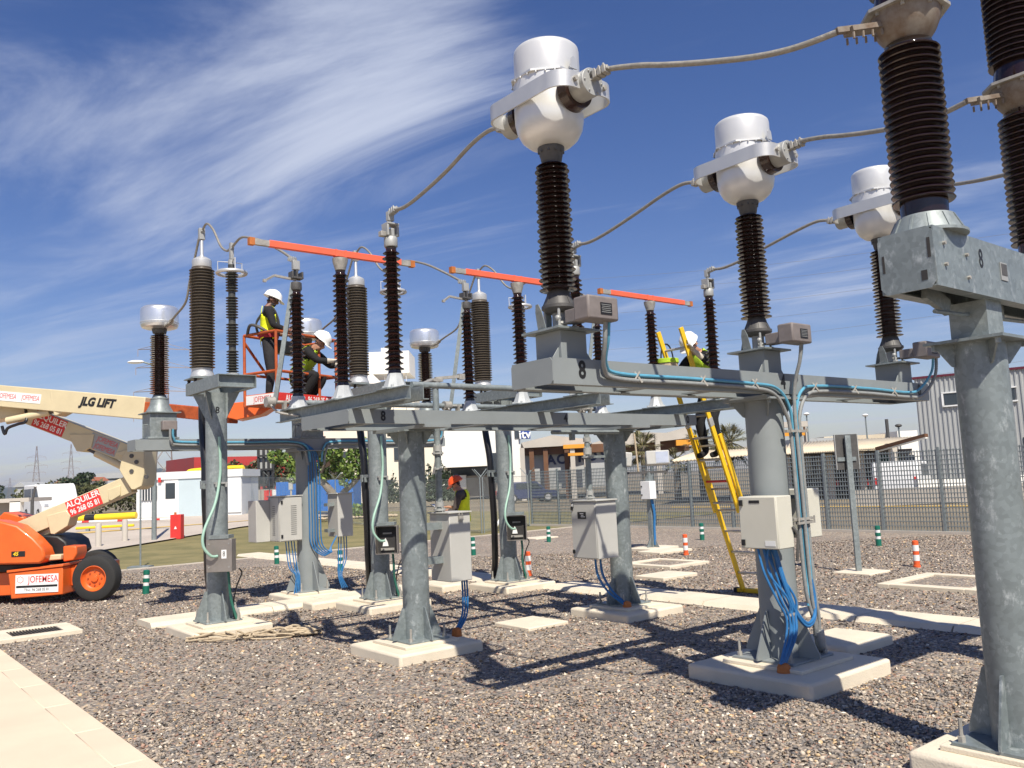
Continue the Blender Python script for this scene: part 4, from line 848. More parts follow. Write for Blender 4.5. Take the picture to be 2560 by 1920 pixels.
# ---- conductors between the devices (one thing each)
def conductor(label, pts, r=.0165, n=10, group='overhead conductors'):
    o = P(*pts[0]); b = MB(); b.tube(cat([P(*q)-o for q in pts], 10), r, n); return tag(b.build('conductor', M['conductor'], None, o), label, 'conductor', group)
uD = [-sD+.015, .015, sD+.015]; uC = [-sC, 0, sC]; uB = [-1.55, 0, 1.55]; uA = [-sA, 0, sA]; uV = [uV0-sV, uV0, uV0+sV]
who = ('of the phase numbered 8', 'of the middle phase', 'of the phase by the ladder')
for i in range(3):
    t = thing('cable_clamp', 'bolted clamp on the breaker side of the transformer head '+who[i], 'cable clamp', P(uC[i], vC-.44, 4.225), TH, 'transformer head clamps')
    b = MB(); clamp(b, (.015, -.06, .005), (.12, -1, .10), 1.1); b.bar((-.02, .05, -.02), (.01, 0, .0), .05, .05); b.build('clamp_body', M['cast'], t, bevel=.005)
    t = thing('cable_clamp', 'bolted clamp on the disconnector side of the transformer head '+who[i], 'cable clamp', P(uC[i], vC+.44, 4.20), TH, 'transformer head clamps')
    b = MB(); clamp(b, (.0, .06, .01), (0, 1, .15), 1.1); b.build('clamp_body', M['cast'], t, bevel=.005)
    d_ = uB[i]-uC[i]
    conductor('conductor from breaker terminal to current transformer '+who[i], [(uC[i]+.02+t_*(d_-.38), vC-.48+t_*(vB+.20-vC+.48), z_) for t_, z_ in ((0, 4.228), (.05, 4.236), (.2, 4.18), (.32, 4.12), (.5, 4.04), (.7, 3.965), (.85, 3.935), (1, 3.937))], .0175)
    conductor('conductor falling from current transformer to disconnector '+who[i], [(uC[i], vC+.48, 4.205), (uC[i], vC+.66, 4.25), (uC[i], vC+.90, 4.22), (uD[i], -4.99, 4.134), (uD[i], -4.6, 4.05), (uD[i], -4.36, 4.02), (uD[i], -4.2, 4.035), (uD[i], -4.12, 4.04)], .0165)
    conductor('dark conductor from voltage transformer to cable termination '+who[i], [(uV[i]+.04, vV-.33, 4.03), (uV[i]+.05, 1.40, 4.09), (uA[i], 1.10, 4.22), (uA[i], .93, 4.48), (uA[i], .72, 4.76), (uA[i], .56, 4.98), (uA[i], .47, 5.04)], .0155)
    conductor('short looping conductor from cable termination to arrester '+who[i], [(uA[i], .45, 5.04), (uA[i], .28, 5.09), (uA[i], .05, 4.95), (uA[i], -.2, 4.68), (uA[i], -.40, 4.57), (uA[i], -.52, 4.575)], .0145)
    conductor('conductor from arrester to the disconnector far jaw '+who[i], [(uA[i], -.58, 4.575), (uA[i], -.8, 4.62), (uA[i], -1.0, 4.59), (uA[i]*.99, -1.4, 4.45), (uD[i], -1.8, 4.25), (uD[i], -2.08, 4.10), (uD[i], -2.15, 4.06)], .0145)
# ---- cables and cabinets of the current transformer column
fv = vC-.225
cables('secondary_cable', 'pale blue cables following the current transformer beam to the column', [
    [(uC[0]+.10, vC-.36, 2.68), (uC[0]+.11, vC-.33, 2.52), (uC[0]+.16, vC-.25, 2.37), (uC[0]+.32, fv, 2.315), (-1.2, fv, 2.31), (-.45, fv, 2.30), (-.12, fv, 2.27), (.03, fv, 2.12), (.055, fv, 1.9), (.065, fv, 1.4), (.08, fv, .8), (.07, fv, .55)],
    [(uC[1]+.08, vC-.36, 2.68), (uC[1]+.085, vC-.33, 2.52), (uC[1]+.085, fv-.02, 2.3), (.085, fv-.02, 2.1), (.088, fv-.01, 1.5), (.10, fv, .8), (.10, fv, .6)],
    [(uC[2]+.10, vC-.36, 2.68), (uC[2]+.10, vC-.33, 2.5), (uC[2]-.0, vC-.25, 2.34), (uC[2]-.2, fv, 2.30), (1.3, fv, 2.315), (.45, fv, 2.31), (.22, fv, 2.26), (.125, fv, 2.1), (.115, fv, 1.9), (.12, fv, 1.4), (.135, fv, .8), (.12, fv, .6)]], .0125, 'cable_cyan', 'cables', None, 8)
def ribbed(label, pts, r):
    o = P(*pts[0]); t = MB(); c = cat([P(*q)-o for q in pts], 10); d = [0]
    for i in range(1, len(c)): d.append(d[-1]+(c[i]-c[i-1]).length)
    n = int(d[-1]/.011); out = []; j = 0
    for k in range(n):
        s = d[-1]*k/(n-1)
        while j < len(d)-2 and d[j+1] < s: j += 1
        f = (s-d[j])/max(1e-6, d[j+1]-d[j]); out.append(c[j].lerp(c[j+1], min(1, f)))
    t.tube(out, [r*(1.0 if k % 2 else .86) for k in range(n)], 8); return tag(t.build('flexible_conduit', M['conduit'], None, o, 0, ang=80), label, 'conduit', 'grey ribbed conduits')
ribbed('grey ribbed conduit from the transformer above the 8 along the beam', [(uC[0]+.06, vC-.37, 2.67), (uC[0]+.07, vC-.34, 2.5), (uC[0]+.13, vC-.26, 2.34), (uC[0]+.3, fv, 2.28), (-1.2, fv, 2.275), (-.45, fv, 2.265), (-.16, fv, 2.22), (-.02, fv, 2.06), (.02, fv, 1.9), (.03, fv, 1.4), (.05, fv, .7), (.13, fv, .42), (.16, fv+.02, .30)], .0165)
ribbed('grey ribbed conduit dropping straight from the middle transformer down the column', [(uC[1]+.05, vC-.37, 2.67), (uC[1]+.055, vC-.34, 2.5), (.06, fv-.03, 2.2), (.065, fv-.03, 1.5), (.09, fv-.02, .7), (.155, fv, .42), (.19, fv+.02, .28)], .0165)
ribbed('grey ribbed conduit from the farthest transformer along the beam and down the column', [(uC[2]+.14, vC-.37, 2.67), (uC[2]+.14, vC-.34, 2.46), (uC[2]+.03, vC-.26, 2.28), (uC[2]-.2, fv, 2.255), (1.3, fv, 2.27), (.5, fv, 2.265), (.27, fv, 2.21), (.165, fv, 2.06), (.15, fv, 1.9), (.155, fv, 1.4), (.17, fv, .7), (.20, fv, .45), (.215, fv+.02, .30)], .0165)
b = MB(); b.tube(cat([(.19, -.22, .34), (.22, -.21, .24), (.30, -.16, .16), (.38, -.1, .10)], 6), .042, 12); tag(b.build('duct_elbow', M['zinc_white'], None, P(0, vC), TH), 'pale plastic duct elbow at the right foot of the current transformer column', 'duct')
for z in (1.93, 1.23, 1.20):
    b = MB(); b.box((.09, -.215, z), (.26, .03, .022)); b.box((.09, -.255, z), (.24, .012, .02)); bolt(b, (-.02, -.26, z-.01), .008, .03); bolt(b, (.2, -.26, z-.01), .008, .03)
    b.build('cable_clamp_bar', M['cast'], ct_sup)
b = MB(); b.box((-.15, -.20, .52), (.20, .03, .02)); b.box((-.15, -.25, .52), (.19, .012, .02)); b.build('cable_clamp_bar', M['cast'], ct_sup)
for u in (-1.75, -1.05, -.42, .42, 1.05, 1.75):
    b = MB(); b.bar((u-.03, -.216, 2.26), (u+.01, -.245, 2.335), .012, .012); b.bar((u+.03, -.245, 2.26), (u-.01, -.216, 2.335), .012, .012); b.build('cable_cleat', M['cast'], ct_sup)
kc = cabinet('control_cabinet', 'cream terminal cabinet with black latches hanging in front of the yellow ladder', -.31, vC-.16, 1.03, 1.43, .20, .34, 'cab_cream', 'cream terminal cabinets', False)
dk = door(kc, 'u', .20, .34, .40, 'cab_cream', .006)
b = MB(); b.box((-.113, .02, .36), (.002, .095, .022)); b.build('vent_slot', M['black'], dk)
b = MB(); b.box((-.113, -.10, .045), (.002, .09, .04)); b.build('maker_label', M['reflect'], dk)
for z in (.05, .34):
    b = MB(); b.box((.13, .03, z), (.10, .20, .03)); b.build('bracket', M['galv'], kc)
b = MB(); b.tube(cat([(.08, -.175, .16), (.10, -.20, .10), (.09, -.20, .0), (.085, -.19, -.10)], 5), .011, 8); b.build('gland_hose', M['dark_iron'], kc)
kc2 = cabinet('control_cabinet', 'cream terminal cabinet on the far side of the current transformer column', .36, vC+.0, 1.06, 1.46, .20, .32, 'cab_cream', 'cream terminal cabinets', False)
for z in (.05, .34):
    b = MB(); b.box((-.13, -.03, z), (.10, .20, .03)); b.build('bracket', M['galv'], kc2)
def bl(k):
    j = .03*math.sin(k*2.3); a = .034*k; return [(-.39+a*.75, vC-.12-.03*(k % 3), 1.04), (-.40+a+j, vC-.17-.02*(k % 2)+j*.4, .85), (-.33+a*.95-j*.5, vC-.22-.02*(k % 3), .64), (-.27+a*.62, vC-.245-.012*(k % 2), .50), (-.30+a*.6+j*.3, vC-.25-.012*(k % 3), .36), (-.40+a*.35, vC-.25, .18)]
cables('cable_bundle', 'bundle of bright blue cables dropping from the cream cabinet into the orange duct cap', [bl(k) for k in range(7)], .0095, 'cable_blue', 'cables', 'blue control cables', 8)
cables('cable_loop', 'two bright blue cables looping across the foot of the current transformer column', [[(-.28+k*.02, vC-.18, 1.04), (-.24+k*.02, vC-.23, .75), (-.16+k*.02, vC-.25, .54), (-.03+k*.01, vC-.26, .41+.02*k), (.10, vC-.25, .45+.02*k), (.15-.01*k, vC-.235, .6), (.13, vC-.23, .75)] for k in range(2)], .013, 'cable_blue', 'cables', 'blue control cables', 8)

# ---- rope lying on the gravel
def rope_pile(label, u, v, s, n, seed, stretch=1.0):
    g = random.Random(seed); b = MB(); pts = []
    for k in range(n):
        a = k*.9+g.uniform(-.4, .4); rr = s*(.35+.65*g.random())
        pts.append((rr*math.cos(a)*stretch, rr*math.sin(a)*.55, .02+g.random()*.17*min(1, s*3)*(1-rr/s*.6)))
    b.tube(cat(pts, 4), .011, 6); return tag(b.build('rope', M['rope'], None, P(u, v), TH+R(-40)), label, 'rope', 'rope on the gravel')
rope_pile('tangled heap of beige rope on the gravel between pole and front column', -1.74, -1.16, .25, 150, 2)
rope_pile('flat loose coils of beige rope beside the heap of rope', -2.02, -1.02, .26, 34, 5, 1.3)
rope_pile('strands of beige rope lying along the edge of the pole foundation', -2.5, -.72, .26, 20, 8, 1.6)
b = MB(); b.tube(cat([(3.10, -1.45, 2.35), (3.05, -1.5, 2.0), (2.98, -1.55, 1.5), (2.93, -1.55, 1.0), (2.90, -1.58, .6), (2.86, -1.6, .3), (2.95, -1.75, .10), (2.8, -1.72, .075), (2.7, -1.6, .07)], 6), .02, 8)
tag(b.build('rope', M['rope'], None, P(0, 0), TH), 'thick beige rope hanging from the disconnector frame to the trench', 'rope')

# ---- ladder
lad = thing('ladder', 'yellow fibreglass extension ladder leaning on the rear disconnector', 'ladder', P(3.64, -3.47), TH)
def lz(z, off=0): return -.39*z+off
for s in (-1, 1):
    b = MB(); b.bar((lz(.03), s*.21, .03), (lz(2.1), s*.21, 2.1), .028, .075, (1, 0, 0)); b.build('lower_rail', M['yellow'], lad, bevel=.004)
    b = MB(); b.bar((lz(1.1, -.085), s*.185, 1.1), (lz(3.42, -.085), s*.185, 3.42), .028, .070, (1, 0, 0)); b.build('upper_rail', M['yellow'], lad, bevel=.004)
for k in range(7):
    z = .28+k*.28; b = MB(); b.cyl((lz(z), -.21, z), (lz(z), .21, z), .016, 10); b.build('rung', M['rung'], lad)
for k in range(8):
    z = 1.22+k*.28; b = MB(); b.cyl((lz(z, -.085), -.185, z), (lz(z, -.085), .185, z), .016, 10); b.build('rung', M['red'] if k == 1 else M['rung'], lad)
b = MB(); b.box((0.02, 0, .035), (.09, .62, .055)); b.build('stabiliser_bar', M['yellow'], lad, bevel=.006)
for s in (-1, 1):
    b = MB(); b.box((0.02, s*.33, .03), (.11, .05, .07)); b.build('foot', M['rubber'], lad, bevel=.006)
for s in (-1, 1):
    b = MB(); b.bar((lz(2.2, -.085), s*.185, 2.2), (lz(2.3, -.085), s*.185, 2.3), .034, .078, (1, 0, 0)); b.build('rail_bracket', M['rung'], lad)
bag = thing('tool_bag', 'round canvas tool bag with a lime green rim hanging on the ladder', 'tool bag', P(2.38, -3.27, 2.80), TH)
b = MB(); b.lathe([(.10, 0), (.125, .02), (.13, .12), (.135, .24)], 20); b.build('bag_body', M['rope'], bag)
b = MB(); b.lathe([(.138, .225), (.146, .23), (.146, .28), (.138, .285), (.125, .28), (.125, .225)], 20); b.build('rim', M['hivis_green'], bag)
b = MB(); b.tube([(.13*math.cos(a)*.9, 0, .28+.20*math.sin(a)) for a in np.linspace(0, math.pi, 12)], .010, 6); b.build('handle', M['cloth_black'], bag)

# ---- flexible bollards
def bollard(kind, x, y, label):
    t = thing('bollard', label, 'bollard', (x, y, 0), 0, 'green and white bollards' if kind == 'g' else 'orange and white bollards'); r, H = .046, .40
    m = M['green_post'] if kind == 'g' else M['orange_post']
    b = MB()
    if kind == 'g': pr = [(.055, 0), (.056, .13), (r, .135), (r, .195), (.054, .2), (.054, .255), (r, .26), (r, .32), (.054, .325), (.052, .39), (.03, .40)]
    else: pr = [(.055, 0), (.055, .03), (.047, .035), (.047, .40), (.03, .41)]
    b.lathe(pr, 20); b.build('post', m, t)
    for z0, z1 in (((.138, .193), (.262, .317)) if kind == 'g' else ((.10, .19), (.25, .34))):
        b = MB(); b.cyl((0, 0, z0), (0, 0, z1), .0475 if kind == 'g' else .0485, 20); b.build('band', M['reflect'], t)
    t.rotation_euler = (R(rnd.uniform(-2, 2)), R(rnd.uniform(-2, 2)), 0)
for (x, y, w) in ((-6.35, 14.81, 'right next to the tyre of the boom lift'), (-5.44, 19.54, 'at the lawn edge'), (-3.56, 17.3, 'between the shaded column and the middle cable pole'), (-1.03, 19.48, 'seen beside the plain motor cabinet with padlock'), (.76, 22.39, 'near the corner of the mesh fence'), (4.36, 20.79, 'by the mesh fence behind the ladder'), (5.24, 15.83, 'just behind the current transformer column'), (7.12, 17.33, 'by the fence beyond the sign')): bollard('g', x, y, 'green bollard with two white bands '+w)
for (x, y, w) in ((.14, 14.88, 'at the foot of the rear cable pole'), (3.28, 17.26, 'near the floodlight pole'), (6.17, 13.65, 'out on the gravel beyond the sign post')): bollard('o', x, y, 'orange bollard with two white bands '+w)

# ---- sign post seen from behind, floodlight pole
sg = thing('sign', 'grey sign seen from behind on a square post', 'sign', P(6.28, -3.42), R(3))
b = MB(); b.box((0, 0, 1.04), (.085, .045, 2.08)); b.build('post', M['galv'], sg, bevel=.004)
b = MB(); b.box((0, .06, 1.83), (.36, .02, .54)); pn = b.build('panel', M['dark_iron'], sg)
b = MB(); b.box((.178, .062, 1.83), (.012, .035, .54)); b.box((-.178, .062, 1.83), (.012, .035, .54)); b.build('rim', M['zinc_white'], pn)
b = MB(); b.box((-.02, .035, 1.72), (.30, .01, .06)); b.build('bracket', M['galv'], pn)
fl = thing('floodlight_pole', 'short post carrying two box-shaped floodlights and a white cabinet', 'light pole', P(8.0, 2.25, .06), TH)
b = MB(); b.box((0, 0, .8), (.11, .11, 1.6)); b.build('post', M['galv'], fl)
for k in range(4):
    a = k*math.pi/2; d = Vector((math.cos(a), math.sin(a), 0)); b = MB(); b.prism([(.05, 0), (.19, 0), (.05, .22)], -.005, .005, Matrix(((d.x, 0, -d.y, 0), (d.y, 0, d.x, 0), (0, 1, 0, 0), (0, 0, 0, 1)))); b.build('gusset', M['galv'], fl)
b = MB(); b.bar((-.55, .35, 1.6), (.35, -.25, 1.6), .07, .05); b.build('cross_arm', M['dark_iron'], fl)
def flood(x, y, rz, g):
    h = MB(); T = Matrix.Translation((x, y, 1.9)) @ Matrix.Rotation(rz, 4, 'Z') @ Matrix.Rotation(R(-6), 4, 'X'); h.box((0, 0, 0), (.50, .26, .30), 0, T); hh = h.build('floodlight', M['cab_grey'], fl, bevel=.02)
    b = MB(); b.box((.09, -.133, 0), (.27, .006, .24), 0, T); b.build('lamp_glass', M['alu_clean'], hh)
    b = MB(); b.box((-.26, 0, -.12), (.012, .04, .30), 0, T); b.box((.26, 0, -.12), (.012, .04, .30), 0, T); b.build('yoke', M['galv'], hh)
flood(.18, -.12, R(-42), 0); flood(-.42, .28, R(-130), 1)
b = MB(); b.box((-.10, -.06, 1.22), (.20, .26, .38)); bx = b.build('cabinet', M['white'], fl, bevel=.006)
b = MB(); b.box((-.205, .04, 1.3), (.012, .03, .03)); b.box((-.205, .04, 1.12), (.012, .03, .03)); b.build('latch', M['black'], bx)
for k in range(4):
    b = MB(); b.tube(cat([(-.08+.02*k, -.08, 1.03), (-.06+.02*k, -.10, .9), (-.02+.015*k, -.10, .7), (-.02+.015*k, -.075, .4), (-.02+.015*k, -.075, .05)], 5), .010, 6); b.build('cable', M['cable_blue'], fl)
b = MB(); b.cyl((-.16, .14, 1.6), (-.20, .16, 2.45), .02, 8); b.build('rod', M['rope'], fl)

# ---- welded mesh fence on the right
fe = thing('mesh_fence', 'grey welded mesh fence with steel posts behind the gravel yard', 'fence', P(13.5, 0), TH)
pm = MB(); w_, h_ = 1.36, 1.85
for k in range(20): pm.box((0, -w_/2+(k+.5)*w_/20, h_/2), (.006, .022, h_))
for k in range(18): pm.box((-.008, 0, .03+k*(h_-.06)/17), (.008, w_, .02))
pme = pm.mesh('mesh_panel', M['galv'], smooth=False, recalc=False)
po = MB(); po.box((0, 0, .97), (.06, .06, 1.96)); po.box((0, 0, .01), (.14, .14, .02)); pome = po.mesh('fence_post', M['galv'])
for k in range(13):
    v = 12.75-1.42*k; mobj('fence_post', pome, fe, (0, v, -.02))
    if k < 12: mobj('mesh_panel', pme, fe, (0, v-.71, .03))
b = MB(); b.box((0, 4.2, -.02), (.16, 17.3, .16)); b.build('footing', M['kerb'], fe)
# chain-link fences by the lawn
def chain_fence(label, a, c, h, posts):
    a, c = Vector(a), Vector(c); d = c-a; L = d.length; x = d.normalized(); t = thing('chain_link_fence', label, 'fence', a)
    zt = lambda s: terrain((a+x*s).x, (a+x*s).y)
    for k in range(posts):
        s = L*k/(posts-1); p = x*s; z = zt(s); b = MB(); b.cyl((p.x, p.y, z-.1), (p.x, p.y, z+h), .022, 10); n = Vector((-x.y, x.x, 0))
        for q in (-1, 1): b.cyl((p.x, p.y, z+h-.02), (p.x+n.x*q*.28, p.y+n.y*q*.28, z+h+.26), .013, 8)
        b.build('fence_post', M['galv'], t)
    b = MB(); st = .085; n = int(L/st); hh = h-.05
    for k in range(-int(hh/st), n):
        for q in (0, 1):
            s0, s1 = k*st, k*st+hh; z0, z1 = 0, hh
            if s0 < 0: z0 = -s0; s0 = 0
            if s1 > L: z1 = hh-(s1-L); s1 = L
            if s1 <= s0: continue
            A = x*s0; B = x*s1; za, zb_ = (z0, z1) if q == 0 else (hh-z0, hh-z1)
            b.tube([(A.x, A.y, zt(s0)+.03+za), (B.x, B.y, zt(s1)+.03+zb_)], .0022, 3, False)
    for z in (.05, hh): b.tube([(x*s).to_tuple()[:2]+(zt(s)+z+.03,) for s in np.linspace(0, L, 12)], .006, 4)
    b.build('wire_mesh', M['galv'], t, smooth=False, recalc=False); return t
chain_fence('chain-link fence with Y-shaped post tops climbing past the plane tree', P(10.35, 11.5), P(10.35, 31), 1.75, 7)
chain_fence('short chain-link fence closing the yard beside the mesh fence', P(13.42, 12.8), P(10.45, 11.5), 1.75, 3)
b = MB(); b.bar((0, 0, .05), (1.0, .25, 1.2), .05, .05); tag(b.build('fence_brace', M['white'], None, P(10.9, 11.55), TH), 'white diagonal brace of the chain-link fence corner', 'brace')
# ================================================================= boom lift
LB = Vector((-7.9, 14.4, 0))
lift = thing('boom_lift', 'orange and cream articulated boom lift with its long boom raised to the workers', 'boom lift', LB)
XZ = Matrix(((1, 0, 0, 0), (0, 0, 1, 0), (0, 1, 0, 0), (0, 0, 0, 1)))
def rel(p): return Vector(p)-LB
def side(name, pts, y0, y1, m, parent=None, bevel=.015):
    """outline given in x,z swept across the machine from y0 to y1"""
    b = MB(); b.prism([(rel(p).x, rel(p).z) for p in pts], y0-LB.y, y1-LB.y, XZ); return b.build(name, M[m], parent or lift, bevel=bevel)
# chassis
ch = side('chassis', [(-8.163, 14.000, 0.105), (-7.331, 14.000, 0.143), (-7.336, 14.000, 0.578), (-8.216, 14.000, 0.523)], 14.0, 15.6, 'lift_orange')
side('chassis_lip', [(-8.228, 14.000, 0.523), (-7.323, 14.000, 0.584), (-7.324, 14.000, 0.622), (-8.229, 14.000, 0.561)], 13.98, 15.62, 'lift_orange', ch, .006)
side('axle_arm', [(-7.332, 14.000, 0.244), (-7.057, 14.000, 0.282), (-7.060, 14.000, 0.559), (-7.336, 14.000, 0.578)], 14.25, 15.4, 'lift_orange')
side('rear_frame', [(-8.222, 14.100, 0.145), (-9.428, 14.100, 0.136), (-9.439, 14.100, 0.516), (-8.274, 14.100, 0.515)], 14.2, 15.4, 'lift_orange')
stk = MB(); A_, B_ = rel((-8.088, 13.990, 0.204)), rel((-7.400, 13.990, 0.481))
stk.box(((A_.x+B_.x)/2, 13.992-LB.y, (A_.z+B_.z)/2-.008), (B_.x-A_.x, .006, .29)); pl = stk.build('sticker', M['white'], lift)
cxs, czs = (A_.x+B_.x)/2, (A_.z+B_.z)/2
text('JOFEMESA', .15, M['red'], pl, (cxs+.10, 13.9882-LB.y, czs+.055), (1, 0, .0), (0, 0, 1), bold=.001, width=.72)
b = MB(); b.box((cxs, 13.988-LB.y, czs-.05), (.66, .002, .035)); b.build('printed_band', M['black'], pl)
text('Tfno: 96 268 05 81', .062, M['black'], pl, (cxs, 13.988-LB.y, czs-.105), (1, 0, 0), (0, 0, 1), width=.85)
b = MB(); b.lathe([(.055, -.001), (.055, .001)], 6, Matrix.Translation((cxs-.265, 13.988-LB.y, czs+.06)) @ Matrix.Rotation(R(90), 4, 'X')); b.build('hexagon_mark', M['red'], pl)
b = MB(); b.lathe([(.047, -.001), (.047, .001)], 6, Matrix.Translation((cxs-.265, 13.9872-LB.y, czs+.06)) @ Matrix.Rotation(R(90), 4, 'X')); b.build('hexagon_mark', M['white'], pl)
# wheels
def wheel(cx_, cy_, front):
    w = Matrix.Translation((cx_-LB.x, cy_-LB.y, .365)) @ Matrix.Rotation(R(90), 4, 'X')
    b = MB(); b.lathe([(.20, -.13), (.30, -.14), (.345, -.12), (.365, -.08), (.367, 0), (.365, .08), (.345, .12), (.30, .14), (.20, .13), (.20, -.13)], 48, w, cap=False); ty = b.build('wheel', M['rubber'], lift)
    b = MB(); b.lathe([(.205, -.10), (.205, .132), (.196, .135), (.185, .10), (.15, .07), (.06, .075), (.055, .10), (.01, .105)], 40, w); rm = b.build('rim', M['lift_orange'], ty)
    for k in range(8):
        a = k*math.pi/4; b = MB(); c = w @ Vector((.11*math.cos(a), .11*math.sin(a), .068)); bolt(b, c, .014, .02, (0, -1, 0)); b.build('wheel_nut', M['rail_orange'], ty)
wheel(-6.87, 14.18, 1); wheel(-7.55, 15.6, 0); wheel(-9.35, 14.18, 1); wheel(-9.35, 15.65, 0)
# turntable and hoods
side('hood', [(-9.279, 13.950, 0.683), (-7.676, 13.950, 0.649), (-7.613, 13.950, 0.690), (-7.588, 13.950, 0.777), (-7.628, 13.950, 0.893), (-7.779, 13.950, 1.058), (-8.039, 13.950, 1.266), (-8.331, 13.950, 1.356), (-9.301, 13.950, 1.476)], 13.92, 14.25, 'lift_orange', None, .03)
hd = side('far_hood', [(-10.246, 15.400, 0.687), (-8.759, 15.400, 0.655), (-8.515, 15.400, 0.958), (-8.543, 15.400, 1.380), (-8.901, 15.400, 1.481), (-9.055, 15.400, 1.333), (-10.264, 15.400, 1.317)], 15.0, 15.5, 'lift_orange', None, .02)
b = MB(); q = rel((-8.008, 13.910, 0.818)); b.box((q.x, 13.914-LB.y, q.z), (.22, .006, .085)); bd = b.build('badge', M['black'], lift, bevel=.02)
text('45', .085, M['yellow_pipe'], bd, (q.x-.04, 13.9102-LB.y, q.z), (1, 0, 0), (0, 0, 1), bold=.002, shear=.2)
side('turntable', [(-8.855, 14.200, 0.530), (-7.486, 14.200, 0.520), (-7.487, 14.200, 0.610), (-8.858, 14.200, 0.658)], 14.15, 15.4, 'dark', None)
side('engine_cover', [(-7.946, 14.500, 0.653), (-7.580, 14.500, 0.650), (-7.394, 14.500, 0.786), (-7.450, 14.500, 0.960), (-7.584, 14.500, 1.058), (-7.852, 14.500, 1.090), (-7.984, 14.500, 0.997)], 14.3, 15.1, 'black', None, .03)
side('side_cover', [(-7.415, 14.100, 0.648), (-7.241, 14.100, 0.659), (-7.190, 14.100, 0.765), (-7.198, 14.100, 0.887), (-7.418, 14.100, 0.897)], 14.15, 14.5, 'lift_orange', None, .02)
side('valve_block', [(-7.643, 14.100, 0.677), (-7.422, 14.100, 0.686), (-7.423, 14.100, 0.769), (-7.644, 14.100, 0.766)], 14.1, 14.3, 'cream', None)
# booms
def boom(name, a, c, w, h, m='cream', parent=None):
    b = MB(); b.bar(rel(a), rel(c), w, h, (0, 0, 1)); return b.build(name, M[m], parent or lift, bevel=.012)
lb = boom('lower_boom', (-8.279, 14.450, 1.158), (-6.428, 14.450, 1.855), .24, .29)
side('boom_bracket', [(-7.781, 14.300, 1.393), (-7.451, 14.300, 1.469), (-7.384, 14.300, 1.375), (-7.429, 14.300, 1.214), (-7.645, 14.300, 1.087), (-7.711, 14.300, 1.096)], 14.31, 14.6, 'cream', lb, .01)
side('boom_bracket', [(-6.772, 14.300, 1.773), (-6.561, 14.300, 1.843), (-6.560, 14.300, 1.678), (-6.705, 14.300, 1.593), (-6.758, 14.300, 1.608)], 14.31, 14.6, 'cream', lb, .01)
b = MB(); b.cyl(rel((-8.090, 14.450, 1.025)), rel((-7.759, 14.450, 1.155)), .06, 14); b.build('lift_cylinder', M['cream'], lift)
kn = side('knuckle', [(-6.286, 14.400, 1.756), (-6.166, 14.400, 1.811), (-6.126, 14.400, 2.008), (-6.126, 14.400, 2.442), (-6.234, 14.400, 2.433), (-6.408, 14.400, 2.441), (-6.495, 14.400, 2.311), (-6.541, 14.400, 2.093), (-6.420, 14.400, 1.888), (-6.339, 14.400, 1.759)], 14.22, 14.72, 'cream', None, .012)
for (px_) in ((-6.332, 14.200, 2.312), (-6.252, 14.200, 2.210), (-6.331, 14.200, 2.062), (-6.094, 14.200, 1.959)):
    b = MB(); c = rel(px_); b.cyl((c.x, 14.205-LB.y, c.z), (c.x, 14.235-LB.y, c.z), .035, 14); b.build('pin', M['dark_iron'], kn)
ub = boom('upper_riser', (-6.351, 14.500, 2.307), (-9.111, 14.500, 3.498), .24, .30)
side('riser_bracket', [(-7.445, 14.350, 2.734), (-7.023, 14.350, 2.715), (-7.068, 14.350, 2.496), (-7.221, 14.350, 2.423), (-7.322, 14.350, 2.441), (-7.403, 14.350, 2.598)], 14.36, 14.64, 'cream', ub, .01)
side('riser_bracket', [(-6.656, 14.300, 2.382), (-6.364, 14.300, 2.462), (-6.363, 14.300, 2.250), (-6.483, 14.300, 2.282)], 14.33, 14.7, 'cream', ub, .01)
b = MB(); b.cyl(rel((-7.021, 14.420, 2.396)), rel((-6.496, 14.420, 2.112)), .062, 16); b.build('lift_cylinder', M['cream'], lift)
b = MB(); b.cyl(rel((-7.190, 14.420, 2.491)), rel((-7.008, 14.420, 2.389)), .03, 12); b.build('cylinder_rod', M['dark_iron'], lift)
mb_ = boom('main_boom', (-9.052, 14.300, 3.483), (-5.850, 13.750, 3.035), .26, .355)
side('boom_bracket', [(-7.535, 14.000, 3.443), (-7.166, 14.000, 3.393), (-7.152, 14.000, 3.260), (-7.229, 14.000, 3.099), (-7.411, 14.000, 3.009), (-7.457, 14.000, 3.011), (-7.505, 14.000, 3.210)], 13.90, 14.2, 'cream', mb_, .012)
b = MB(); b.cyl(rel((-8.305, 14.050, 2.974)), rel((-7.603, 14.050, 3.087)), .06, 16); b.build('lift_cylinder', M['cream'], lift)
b = MB(); b.cyl(rel((-7.623, 14.050, 3.082)), rel((-7.471, 14.050, 3.094)), .03, 12); b.build('cylinder_rod', M['dark_iron'], lift)
fb = boom('fly_boom', (-5.895, 13.750, 3.050), (-4.155, 12.750, 2.757), .18, .20, 'rail_orange')
side('riser_link', [(-9.036, 14.400, 2.978), (-8.775, 14.400, 3.371), (-8.234, 14.400, 3.346), (-8.065, 14.400, 3.305), (-8.230, 14.400, 3.076)], 14.3, 14.7, 'cream', None, .01)
b = MB(); b.tube(cat([rel((-8.359, 14.000, 2.888)), rel((-8.310, 14.000, 2.755)), rel((-8.260, 14.000, 2.851)), rel((-8.097, 14.000, 2.909)), rel((-7.961, 14.000, 2.968)), rel((-8.120, 14.200, 3.323))], 6), .025, 8); b.build('hydraulic_hose', M['cable_black'], lift)
hb = side('basket_bracket', [(-4.205, 12.600, 2.926), (-3.485, 12.600, 2.975), (-3.427, 12.600, 2.890), (-3.665, 12.600, 2.747), (-4.019, 12.600, 2.681), (-4.195, 12.600, 2.730)], 12.45, 12.75, 'lift_orange', None, .012)
